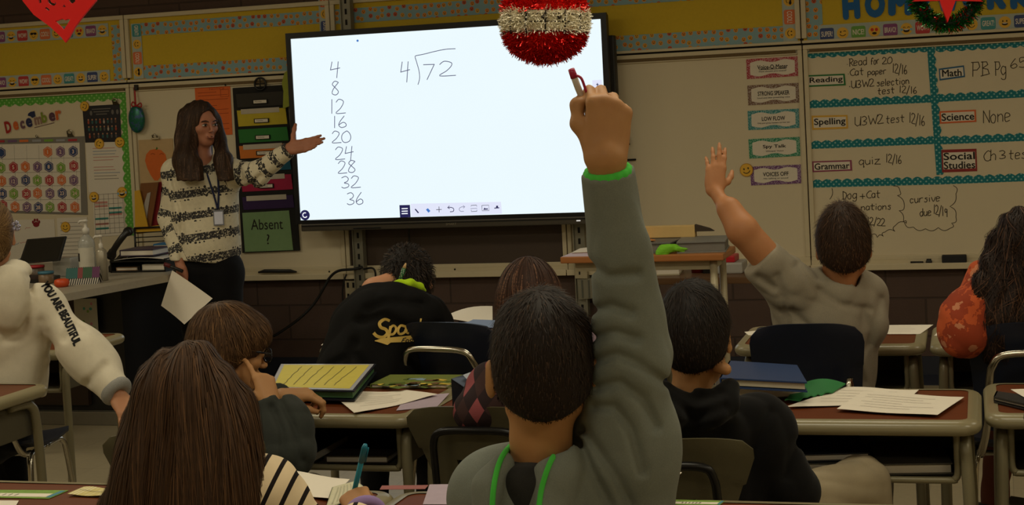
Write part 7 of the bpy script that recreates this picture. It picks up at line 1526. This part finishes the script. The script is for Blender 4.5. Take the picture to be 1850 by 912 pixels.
mb = MB(); q = P(29, 408, 5.44); [mb.lathe([(0, 0), (.008, .001), (.006, .007), (0, .009)], q+a3(.010*math.cos(a), 0, .012*math.sin(a)), 8, 0, -_fw) for a in (0, 1.3, 2.6, 3.9, 5.2)]; mb.build('hair_clip', M('crystal', (180, 176, 196), .15, .6), o)
# ===== boy in the grey t-shirt =====
D = 4.92; c = P(1524, 450, D); Rh = frame(yawd(.16)+UPZ*.04)
K = dict(head=c-UPZ*.03, neck=P(1516, 520, 4.94), chest=P(1492, 585, 4.97), shL=P(1424, 510, 4.92), shR=P(1556, 536, 4.99), elL=P(1338, 412, 4.88), wrL=P(1292, 346, 4.98), elR=P(1560, 596, 5.06)); K['wrR'] = K['elR']+a3(-.05, .17, -.005)
K['pelvis'] = P(1496, 742, 5.02); K['pelvis'][2] = .56; legs(K, .86, .47, .05); B0 = a3(K['pelvis'][0], K['pelvis'][1], 0)
F = Fig(); headprims(F, c, Rh, .97); bodyprims(F, K, .84); F.cap(P(1424, 510, 4.92), P(1345, 420, 4.88), .050, .045, .03); F.cap(P(1340, 414, 4.88), P(1318, 378, 4.92), .044, .038, .02)
handprims(F, P(1291, 345, 4.98), _up*.97+_rt*.08+_fw*.32, -_fw+_up*.25, 1, .84, [(6, 10, 8), (4, 8, 6), (8, 14, 8), (16, 22, 12)], (.05, .02, -.02, -.09), ((.62, .70, -.45), (.4, .8, -.5), (.2, .9, -.4)), .024); handprims(F, K['wrR'], yawd(-.1), UPZ, -1, .84, [(20, 30, 20)]*4)
o = person('boy in grey t-shirt raising his open hand by the whiteboard', B0, F, .0046, SKIN3)
GT_ = cloth_mat('heather_grey_jersey', (158, 148, 128), (128, 120, 104), 600, .25); F = Fig(); K2 = dict(K); K2['wrL'] = K['elL']; K2['wrR'] = K['elR']
F.cap(K['chest'], K['pelvis'], .128, .135, .05, flat=(F0, .80)); F.cap(K['shL'], K['shR'], .064, .062, .06); F.cap(K['neck'], K['chest'], .07, .125, .05)
for q in 'LR': F.cap(K['sh'+q], K['pelvis']*.7+K['sh'+q]*.3, .060, .10, .06, flat=(F0, .8))
e_ = P(1374, 462, 4.90); F.cap(P(1430, 520, 4.92), P(1385, 478, 4.90), .072, .064, .04); F.cap(P(1385, 478, 4.90), e_, .064, .060, .03); F.cap(K['shR'], P(1572, 585, 4.96), .062, .056, .04)
n1 = e_-P(1430, 520, 4.92); n1 /= np.linalg.norm(n1); F.fn(lambda x, w=f32(e_), d=f32(n1): np.where(np.linalg.norm(x-w, axis=1) < .13, (x-w)@d, -1).astype(np.float32), .004)
F.disp += [folds(.005, 30, 7), creases([[(1440, 480), (1470, 520), (1520, 550), (1575, 560)], [(1455, 470), (1478, 500)], [(1405, 500), (1420, 560), (1430, 640)], [(1430, 560), (1470, 600), (1530, 620)], [(1560, 560), (1575, 600), (1545, 660)], [(1590, 540), (1570, 620)], [(1540, 640), (1560, 690)], [(1372, 500), (1400, 520)]], .013, .010)]; neckhole(F, K, .056)
sdf_obj('t_shirt', F, .0052, GT_, o); F = Fig(); ring(F, P(1516, 516, 4.94), K['head']-K['neck'], .056, .008, .01); sdf_obj('collar', F, .005, GT_, o)
trousers('trousers', K, .84, cloth_mat('grey_sweatpants', (120, 112, 98)), o, .008); shoes(K, .86, M('shoe_grey', (60, 60, 64), .6), M('sole_white', (190, 185, 175), .6), o)
short_hair('hair', c, Rh, .97, hair_mat('hair_tawny', (42, 26, 15), (66, 43, 24), (92, 62, 36)), o, .014, .030, -.064, 4200, .024, 7, (0, -.03, .12), [(0, .01, .11, .03)], .0048, .75)
# ===== girl in orange =====
D = 4.72; c = P(1850, 466, D); Rh = frame(yawd(.12)-UPZ*.05)
K = dict(head=c-UPZ*.03, neck=P(1850, 545, 4.74), chest=P(1852, 620, 4.76), shL=P(1782, 552, 4.72), shR=P(1925, 552, 4.80), elL=P(1737, 604, 4.66), wrL=P(1790, 622, 4.82)); K['elR'] = K['shR']+a3(.05, .08, -.18); K['wrR'] = K['elR']+a3(-.06, .14, .02)
K['pelvis'] = a3(K['chest'][0], K['chest'][1]+.03, .56); legs(K, .86, .47, -.15); K['knL'] = P(1806, 760, 5.05); K['anL'] = P(1793, 960, 5.02); K['anL'][2] = .09; K['toeL'] = K['anL']+a3(-.01, .12, -.05); B0 = a3(K['pelvis'][0], K['pelvis'][1], 0)
F = Fig(); headprims(F, c, Rh, .97); bodyprims(F, K, .82); [handprims(F, K['wr'+q], yawd(.6 if q == 'L' else -.2), UPZ, 1 if q == 'L' else -1, .82, [(20, 30, 20)]*4) for q in 'LR']
o = person('girl in orange tie dyed top with long dark wavy hair at right edge', B0, F, .0052, SKIN2)
g = N('orange_tie_dye'); v = g.coord(); n1_ = g.noise(v, 9, 5, .6); n2_ = g.noise(v, 21, 4); cc = g.mix(g.math('GREATER_THAN', n1_, .52), L((190, 84, 40)), L((150, 58, 28))); cc = g.mix(g.math('MULTIPLY', g.math('GREATER_THAN', n2_, .60), .6), cc, L((214, 150, 110))); OT = g.base(g.vary(cc, .1, 40), .9)
F = Fig(); top(F, K, .88, .145, .070, .066, .050, .85); F.cap(P(1770, 494, 4.74), P(1784, 520, 4.72), .034, .05, .04); F.cap(P(1786, 522, 4.73), P(1748, 568, 4.68), .055, .055, .05); F.cap(P(1742, 566, 4.68), P(1744, 602, 4.68), .052, .048, .05); F.disp += [folds(.005, 26, 11)]; neckhole(F, K, .055); [cutwrist(F, K, q) for q in 'LR']
sdf_obj('tie_dye_top', F, .0058, OT, o); trousers('leggings', K, .74, cloth_mat('brown_leggings', (112, 62, 44), (92, 50, 36)), o, .006); shoes(K, .9, M('boot_black', (26, 24, 24), .45), M('sole_black', (20, 20, 20), .6), o)
F = Fig(); F.cap(K['anL'], K['anL']+(K['knL']-K['anL'])*.30, .055, .058, .03); F.plane(K['anL']+(K['knL']-K['anL'])*.34, K['knL']-K['anL']); sdf_obj('boot_shaft', F, .006, M('boot_black', (26, 24, 24), .45), o)
F = Fig(); F.ell(c+Rh[2]*.040-Rh[1]*.012, Rh, f32([.088, .108, .114])*.98, .01); F.chain([c-Rh[1]*.03, P(1838, 530, 4.68), P(1822, 590, 4.66), P(1805, 625, 4.66)], [.085, .100, .085, .045], .05, (F0, .6)); F.chain([P(1806, 440, 4.72), P(1782, 520, 4.67), P(1766, 585, 4.64)], [.03, .032, .018], .03); F.chain([P(1880, 520, 4.70), P(1885, 600, 4.68)], [.06, .03], .03)
F.ell(c+Rh[1]*.12-Rh[2]*.05, Rh, f32([.062, .07, .10]), .02, 's'); F.disp.append(lambda x: np.sin((x@f32(_rt))*120+np.sin((x@f32(_up))*40)*1.8)*.0045)
part2 = c+Rh[2]*.15; make_hair('hair', F, .0055, hair_mat('hair_dark_wavy', (30, 19, 14), (52, 34, 24), (86, 58, 40)), o, lambda p, n: (-UPZ+(p-part2-UPZ*((p-part2)@UPZ))*6*np.clip((p[2]-c[2])/.1, 0, 1)), 2600, .18, .003, 14, 8, .002, .18, stray=.012)
# ===== boy in the black jacket, head down on the desk =====
D = 5.5; c = P(738, 516, 5.58); Fd = F0*.62-UPZ*.70+R0_*.10; Rh = frame(Fd, F0*.7+UPZ*.62)
K = dict(head=c-Rh[2]*.03-Rh[1]*.04, neck=P(732, 556, 5.46), chest=P(705, 592, 5.40), shL=P(652, 586, 5.42), shR=P(772, 590, 5.48), elL=P(640, 590, 5.66), wrL=P(676, 524, 5.62)); K['elR'] = P(796, 612, 5.72); K['wrR'] = P(760, 586, 5.92)
K['pelvis'] = P(655, 730, 5.32); K['pelvis'][2] = .56; legs(K, .84, .46, .05); B0 = a3(K['pelvis'][0], K['pelvis'][1], 0)
F = Fig(); headprims(F, c, Rh, .97); bodyprims(F, K, .80); handprims(F, P(678, 522, 5.60), P(716, 506, 5.62)-P(680, 522, 5.60), -_fw*.6+_up*.8, 1, .88, [(20, 30, 20)]*4); F.cap(P(676, 520, 5.47), P(706, 508, 5.50), .034, .032, .03); F.cap(P(672, 526, 5.48), P(668, 550, 5.5), .034, .03, .03); handprims(F, K['wrR'], yawd(-.8), UPZ, -1, .82, [(20, 30, 20)]*4)
o = person('boy in black jacket with gold lettering resting his head on the desk', B0, F, .0048, SKIN2)
BJ = M('black_shell_cloth', (15, 14, 14), .8, 0, .15, 20, .2, 300, .12); F = Fig(); top(F, K, .92, .165, .076, .066, .050, .80)
F.cap(P(690, 600, 5.36), P(665, 690, 5.30), .135, .150, .06, flat=(F0, .8)); F.cap(P(640, 600, 5.40), P(615, 690, 5.33), .065, .085, .06); F.ell(P(722, 556, 5.42), frame(F0+UPZ*.3), f32([.125, .060, .058]), .04); F.cap(P(668, 548, 5.42), P(775, 570, 5.44), .045, .045, .05)
F.disp += [folds(.005, 24, 13), creases([[(650, 580), (690, 570), (740, 595), (790, 590)], [(665, 560), (700, 545), (760, 550)], [(640, 620), (625, 660), (620, 700)], [(600, 660), (640, 640), (655, 660)]], .016, .012)]; F.cap(P(732, 545, 5.5), P(742, 500, 5.58), .062, .075, .02, 's'); [cutwrist(F, K, q) for q in 'LR']
jk = sdf_obj('jacket', F, .0055, BJ, o); jb = bvh_of(jk); GOLD = M('gold_print', (206, 172, 86), .6); mb = MB()
def sline(pts, w, lift=.0025): q = [snap(jb, x, y, lift) for x, y in catmull(pts, 4)]; q = [p for p in q if p is not None]; len(q) > 1 and ribbon(mb, q, w, -_fw, 0)
for st_, w_ in [([(704, 580), (695, 577), (686, 583), (688, 591), (697, 595), (700, 602), (692, 609), (681, 607), (675, 601)], .0105), ([(706, 589), (703, 604), (700, 619)], .009), ([(704, 593), (711, 588), (716, 594), (711, 603), (703, 604)], .008), ([(733, 590), (724, 588), (719, 596), (722, 603), (731, 600), (735, 589), (734, 600), (739, 602)], .008), ([(743, 588), (742, 601), (743, 593), (749, 587), (754, 590)], .008), ([(760, 575), (757, 598), (763, 599)], .008), ([(779, 586), (770, 585), (767, 593), (773, 598), (780, 585), (783, 597)], .008), ([(788, 585), (788, 596), (793, 585), (797, 595)], .008)]: sline(st_, w_)
rows_ = []
for u in np.linspace(0, 1, 14):
    xt = 677+u*75; yt = float(np.interp(xt, [677, 690, 710, 740, 760], [615, 611, 609, 606, 604])); yb = float(np.interp(xt, [677, 688, 700, 706, 740, 760], [616, 619, 623, 618.5, 617.5, 615])); rr_ = [snap(jb, xt, yt*(1-v)+yb*v, .0025) for v in (0, .5, 1)]
    if all(p is not None for p in rr_): rows_.append(rr_)
if len(rows_) > 1: mb.grid(rows_, 0)
mb2 = mb; g_ = mb.build('back_lettering', GOLD, jk); mb = MB(); [sline(s, .0028, .0042) for s in ([(729, 611), (725, 619)], [(728, 611.5), (734, 610)], [(727, 615), (731, 614)], [(736, 613), (733, 616), (736, 618), (739, 615), (736, 613)], [(743, 612), (741, 615), (744, 617), (746, 613), (743, 612)])]; mb.build('small_script', M('script_black', (20, 18, 18), .7), jk)
F = Fig(); F.chain([P(690, 526, 5.44), P(702, 518, 5.43), P(722, 513, 5.43), P(742, 512, 5.44), P(758, 518, 5.47), P(768, 525, 5.50)], [.008, .013, .014, .014, .013, .006], .012, (F0, .8)); F.cap(P(738, 514, 5.42), P(742, 509, 5.43), .010, .006, .015); sdf_obj('lime_collar', F, .004, cloth_mat('lime_yellow_cloth', (176, 214, 30), None, 500), o)
trousers('trousers', K, .86, cloth_mat('black_jersey', (18, 18, 20)), o, .009); shoes(K, .86, M('shoe_black', (30, 30, 32), .5), M('sole_white', (190, 185, 175), .6), o)
F = Fig(); F.ell(c+Rh[2]*.036-Rh[1]*.014, Rh, f32([.086, .108, .102]), .01); F.ell(c-Rh[1]*.045-Rh[2]*.01, Rh, f32([.074, .070, .078]), .03); F.ell(c+Rh[1]*.12-Rh[2]*.04, Rh, f32([.09, .085, .10]), .015, 's'); wh3 = c+Rh[2]*.06-Rh[1]*.11
make_hair('hair', F, .005, hair_mat('hair_black', (22, 17, 14), (44, 33, 26), (70, 54, 42)), o, lambda p, n: (p-wh3)*6+n*.5, 2600, .035, .0026, 4, 9, .002, .25, .25)
pn = thing('pencil', 'green pencil tucked upright in the hair of the jacket boy', 'pencil', P(722, 507, 5.46)); a, b = P(721, 511, 5.46), P(734, 473, 5.47); mb = MB(); mb.tube([a, a*.3+b*.7], .0072, 6); mb.build('shaft', confetti_mat('pencil_green', (30, 92, 50), [(200, 200, 180), (190, 190, 170), (180, 60, 60)], 160, .25), pn); mb = MB(); mb.tube([a*.3+b*.7, a*.06+b*.94], [.0072, .0024], 8); mb.build('tip', M('bare_wood', (206, 170, 120), .7), pn); mb = MB(); mb.tube([a*.06+b*.94, b], [.0024, .0006], 8); mb.build('lead', M('graphite', (50, 48, 48), .5), pn)
# ===== the teacher =====
D = 8.30; c = P(364, 226, D); Fd = R0_*.66-F0*.76-UPZ*.06; Rh = frame(Fd)
K = dict(head=c-UPZ*.03, neck=P(363, 282, 8.32), chest=P(366, 335, 8.33), shR=P(320, 312, 8.36), shL=P(408, 311, 8.30), elR=P(308, 396, 8.38), wrR=P(327, 484, 8.26), elL=P(464, 316, 8.20), wrL=P(522, 270, 8.12), pelvis=P(377, 478, 8.36))
zf = -F0*.9+R0_*.3; rr_ = np.cross(zf, UPZ)
for q, sx in (('L', 1), ('R', -1)):
    h_ = K['pelvis']+R0_*.072*sx; K['hip'+q] = h_+a3(0, 0, -.04); K['kn'+q] = a3(h_[0]+.01*sx, h_[1], .47)+zf*.02; K['an'+q] = a3(h_[0]+.02*sx, h_[1], .085); K['toe'+q] = K['an'+q]+zf*.14+a3(0, 0, -.05)
B0 = a3(K['pelvis'][0], K['pelvis'][1], 0); F = Fig(); headprims(F, c, Rh, .95, True, 1.0, 1.0); bodyprims(F, K, 1.0, .95)
handprims(F, P(523, 269, 8.12), _rt*.93+_up*.20-_fw*.10, _fw*.9-_up*.35, 1, .98, [(6, 8, 6), (4, 6, 4), (5, 8, 5), (10, 14, 8)], (-.02, -.01, .0, .03), ((.95, .25, -.15), (.95, .30, -.05), (.92, .35, .0)))
handprims(F, P(327, 484, 8.26), -_up*.95+_rt*.10+_fw*.05, -_fw*.75+_rt*-.45, -1 if False else 1, .92, [(25, 35, 20), (28, 38, 22), (32, 40, 24), (38, 44, 26)], (.06, .02, -.03, -.08), ((.5, .8, -.4), (.15, .9, -.5), (.0, .9, -.5)))
tch = person('woman teacher in cream patterned sweater gesturing at the lit screen', B0, F, .0042, skin_mat('skin_rosy', (182, 124, 96), (166, 106, 80)))
g = N('fair_isle_knit'); bd = g.attr('band').outputs['Fac']; al = g.attr('along').outputs['Fac']; f = g.math('FRACT', bd); d = g.math('ABSOLUTE', g.math('SUBTRACT', f, .5)); v = g.coord()
mk = g.math('LESS_THAN', d, .17); edge = g.math('MULTIPLY', g.math('LESS_THAN', d, .29), g.math('GREATER_THAN', d, .17)); vo = g.n('ShaderNodeTexVoronoi'); g.l(v, vo.inputs['Vector']); vo.inputs['Scale'].default_value = 46; vo.inputs['Randomness'].default_value = .5
dots = g.math('LESS_THAN', vo.outputs['Distance'], .33); tex = g.math('GREATER_THAN', g.noise(v, 120, 3, .7), .44); m = g.math('MAXIMUM', g.math('MULTIPLY', mk, g.math('MAXIMUM', tex, dots)), g.math('MULTIPLY', edge, dots))
g.base(g.mix(m, g.vary(L((216, 205, 178)), .14, 55, v), L((62, 60, 60))), .95, 0, .1); g.bump(g.noise(v, 220, 4), .6, .004); KN = g.m
F = Fig(); F.cap(K['chest'], K['pelvis']*.86+K['chest']*.14, .150, .168, .05, flat=(zf/np.linalg.norm(zf), .68)); F.cap(K['shL'], K['shR'], .064, .064, .06); F.cap(K['neck']-UPZ*.01, K['chest'], .058, .13, .05)
for q in 'LR': F.cap(K['sh'+q], K['pelvis']*.75+K['sh'+q]*.25, .065, .11, .06); F.cap(K['sh'+q], K['el'+q], .066, .060, .04); F.cap(K['el'+q], K['wr'+q], .060, .040, .03)
F.disp += [folds(.005, 20, 15), creases([[(312, 320), (328, 380), (330, 440), (328, 465)], [(430, 300), (440, 325)], [(452, 335), (470, 318)]], .014, .018)]; [cutwrist(F, K, q) for q in 'LR']; neckhole(F, K, .062); F.cap(P(368, 286, 8.2), P(366, 276, 8.30), .050, .058, .01, 's'); F.plane(P(372, 472, 8.3), -UPZ*.98-R0_*.10)
def seg(p, a, b): ab = b-a; t = np.clip(((p-a)@ab)/(ab@ab), 0, 1); return np.linalg.norm(p-a-t[:, None]*ab, axis=1), t*np.linalg.norm(ab)
z0_ = P(366, 346, 8.3)[2]
def band(p):
    d0, _ = seg(p, K['chest'], K['pelvis']); d0 = d0-.15; out = (z0_-p[:, 2]+.10*((p-K['chest'])@R0_))/.113+.5
    for q in 'LR':
        d1, t1 = seg(p, K['sh'+q], K['el'+q]); d2, t2 = seg(p, K['el'+q], K['wr'+q]); L1 = np.linalg.norm(K['el'+q]-K['sh'+q]); tt = np.where(d1 < d2, t1, L1+t2); dm = np.minimum(d1, d2)-.06
        use = (dm < d0) & (tt > .04); ph = .0 if q == 'L' else .32; out = np.where(use, (tt-.09)/(.078 if q == 'L' else .113)+ph+.1, out)
    return out
sw = sdf_obj('sweater', F, .006, KN, tch, None, {'band': band, 'along': lambda p: p[:, 0]}); sb = bvh_of(sw)
F = Fig(); [F.cap(K['pelvis']+a3(0, 0, .06), K['hip'+q], .125, .100, .05, flat=(F0, .8)) for q in 'LR']; [F.chain([K['hip'+q], K['kn'+q], K['an'+q]+a3(0, 0, .02)], [.102, .075, .062], .04) for q in 'LR']; F.disp.append(folds(.004, 22, 4)); sdf_obj('trousers', F, .008, cloth_mat('black_trousers', (16, 15, 16)), tch); shoes(K, 1.0, M('shoe_black', (30, 30, 32), .5), M('sole_black', (20, 20, 20), .6), tch)
w = lambda x, y, z: c+.95*(Rh[0]*x+Rh[1]*y+Rh[2]*z)
F = Fig(); F.ell(w(0, -.014, .036), Rh, f32([.084, .106, .100])*.96, .01); F.cap(w(0, -.05, .0), w(0, -.08, -.19), .085, .10, .05, flat=(Rh[1], .7)); F.chain([P(338, 212, 8.30), P(336, 250, 8.26), P(336, 290, 8.19), P(341, 335, 8.16)], [.040, .048, .056, .056], .05); F.chain([P(391, 214, 8.32), P(396, 250, 8.31), P(402, 288, 8.22), P(410, 332, 8.15)], [.022, .030, .042, .042], .04); F.cap(P(352, 300, 8.17), P(359, 335, 8.14), .036, .034, .04); F.plane(P(370, 326, 8.15), -UPZ-R0_*.05, .004)
F.ell(w(0, .100, -.026), Rh, f32([.060, .072, .112]), .010, 's'); F.cap(P(376, 262, 8.25), P(380, 300, 8.15), .030, .018, .02, 's'); F.disp.append(lambda x: np.sin((x@f32(_rt))*170+np.sin((x@f32(_up))*8)*1.2)*.0022)
pt = w(.0, .03, .14); make_hair('hair', F, .0048, hair_mat('hair_teacher', (44, 30, 21), (68, 48, 34), (92, 67, 48)), tch, lambda p, n: (-UPZ+(p-pt-UPZ*((p-pt)@UPZ))*6*np.clip((p[2]-c[2])/.08, 0, 1)), 2200, .22, .0032, 14, 10, .001, .03)
EW = M('eye_white', (190, 180, 170), .3); IR = M('iris_brown', (40, 26, 18), .3); BRW = M('eyebrow', (44, 28, 18), .8); LIP = M('lip', (134, 74, 66), .5)
for q in (-1, 1):
    mb = MB(); e = w(.031*q, .0855, .0035); vs = []; n_ = 12
    mb.grid([[e+Rh[0]*.0145*math.sin(t)*math.cos(a)+Rh[2]*.0068*math.sin(t)*math.sin(a)+Rh[1]*.0098*math.cos(t) for a in np.linspace(0, 2*math.pi, 17)] for t in np.linspace(0.02, 1.75, 8)], 0); mb.lathe([(0, .0008), (.0058, .0004), (.0060, -.002)], e+Rh[1]*.0098, 12, 1, Rh[1]); mb.build('eye', [EW, IR], tch)
    mb = MB(); mb.tube(catmull([w(.013*q, .099, .022), w(.028*q, .098, .0275), w(.042*q, .090, .026), w(.050*q, .080, .021)], 3), [.0022]*3+[.0032]*5+[.0014]*2, 6); mb.build('eyebrow', BRW, tch)
    mb = MB(); mb.tube(catmull([w(.0165*q, .092, .005), w(.026*q, .0965, .0105), w(.036*q, .094, .011), w(.046*q, .085, .0055)], 3), .0016, 6); mb.build('eyelash', BRW, tch)
mb = MB(); mb.tube(catmull([w(-.023, .094, -.0565), w(-.010, .1015, -.0530), w(0, .1040, -.0540), w(.010, .1015, -.0530), w(.023, .094, -.0565)], 3), [.001]+[.0024]*11+[.001], 8); mb.tube(catmull([w(-.021, .094, -.060), w(-.009, .1015, -.0645), w(.009, .1015, -.0645), w(.021, .094, -.060)], 3), [.001]+[.0030]*8+[.001], 8); mb.build('lips', LIP, tch)
mb = MB(); mb.tube([w(-.017, .098, -.0580), w(0, .106, -.0582), w(.017, .098, -.0580)], .0022, 6); mb.build('mouth_line', M('mouth_dark', (48, 22, 20), .8), tch)
ly = thing('lanyard', 'navy lanyard with a name badge around the neck of the teacher', 'lanyard', P(394, 400, 8.1)); mb = MB()
for ln in ([(368, 296), (376, 320), (384, 345), (390, 365), (393, 378)], [(392, 300), (394, 325), (395, 350), (394, 378)]):
    q = [snap(sb, x, y, .006) for x, y in ln]; q = [p for p in q if p is not None]; mb.tube(catmull(q, 3), .005, 6)
mb.build('strap', M('navy_strap', (28, 34, 70), .7), ly); q = snap(sb, 395, 395, .008); q = P(395, 395, 8.1) if q is None else q; u_ = np.cross(UPZ, -_fw); mb = MB(); qa = [q+u_*sx*.027+UPZ*sz for sx, sz in ((1, .045), (-1, .045), (-1, -.035), (1, -.035))]; mb.prism(qa, _fw*.003, 0); mb.build('badge_holder', M('badge_grey', (120, 122, 130), .25), ly); mb = MB(); qa = [p*.8+q*.2-_fw*.001 for p in qa]; mb.prism(qa, _fw*.001, 0); mb.build('badge_card', M('badge_white', (206, 208, 226), .4), ly)
mb = MB(); mb.tube([P(393, 378, 8.1)*.0+q+UPZ*.045, q+UPZ*.066], .003, 6); mb.build('clip', CHROME, ly)
pp = [P(311, 488, 8.22), P(384, 539, 8.10), P(333, 586, 8.12), P(291, 552, 8.24)]; mb = MB(); mb.slab([[pp[0]*(1-u)+pp[1]*u+_fw*.01*math.sin(3*u) for u in np.linspace(0, 1, 8)], [pp[3]*(1-u)+pp[2]*u+_fw*.012*math.sin(3*u) for u in np.linspace(0, 1, 8)]], .0008, 0, _fw); tag(mb.build('sheet_of_paper', PAPER, None, pp[0]), 'white paper sheet hanging from the right hand of the teacher', 'paper')
mk_ = thing('marker_pen', 'black marker held with the paper by the teacher', 'marker', P(312, 478, 8.2)); mb = MB(); mb.tube([P(300, 478, 8.22), P(330, 490, 8.2)], .009, 10); mb.build('barrel', BLACKP, mk_); mb = MB(); mb.tube([P(297, 477, 8.22), P(308, 481, 8.215)], .0105, 10); mb.build('cap', M('marker_cap_red', (90, 24, 26), .4), mk_)
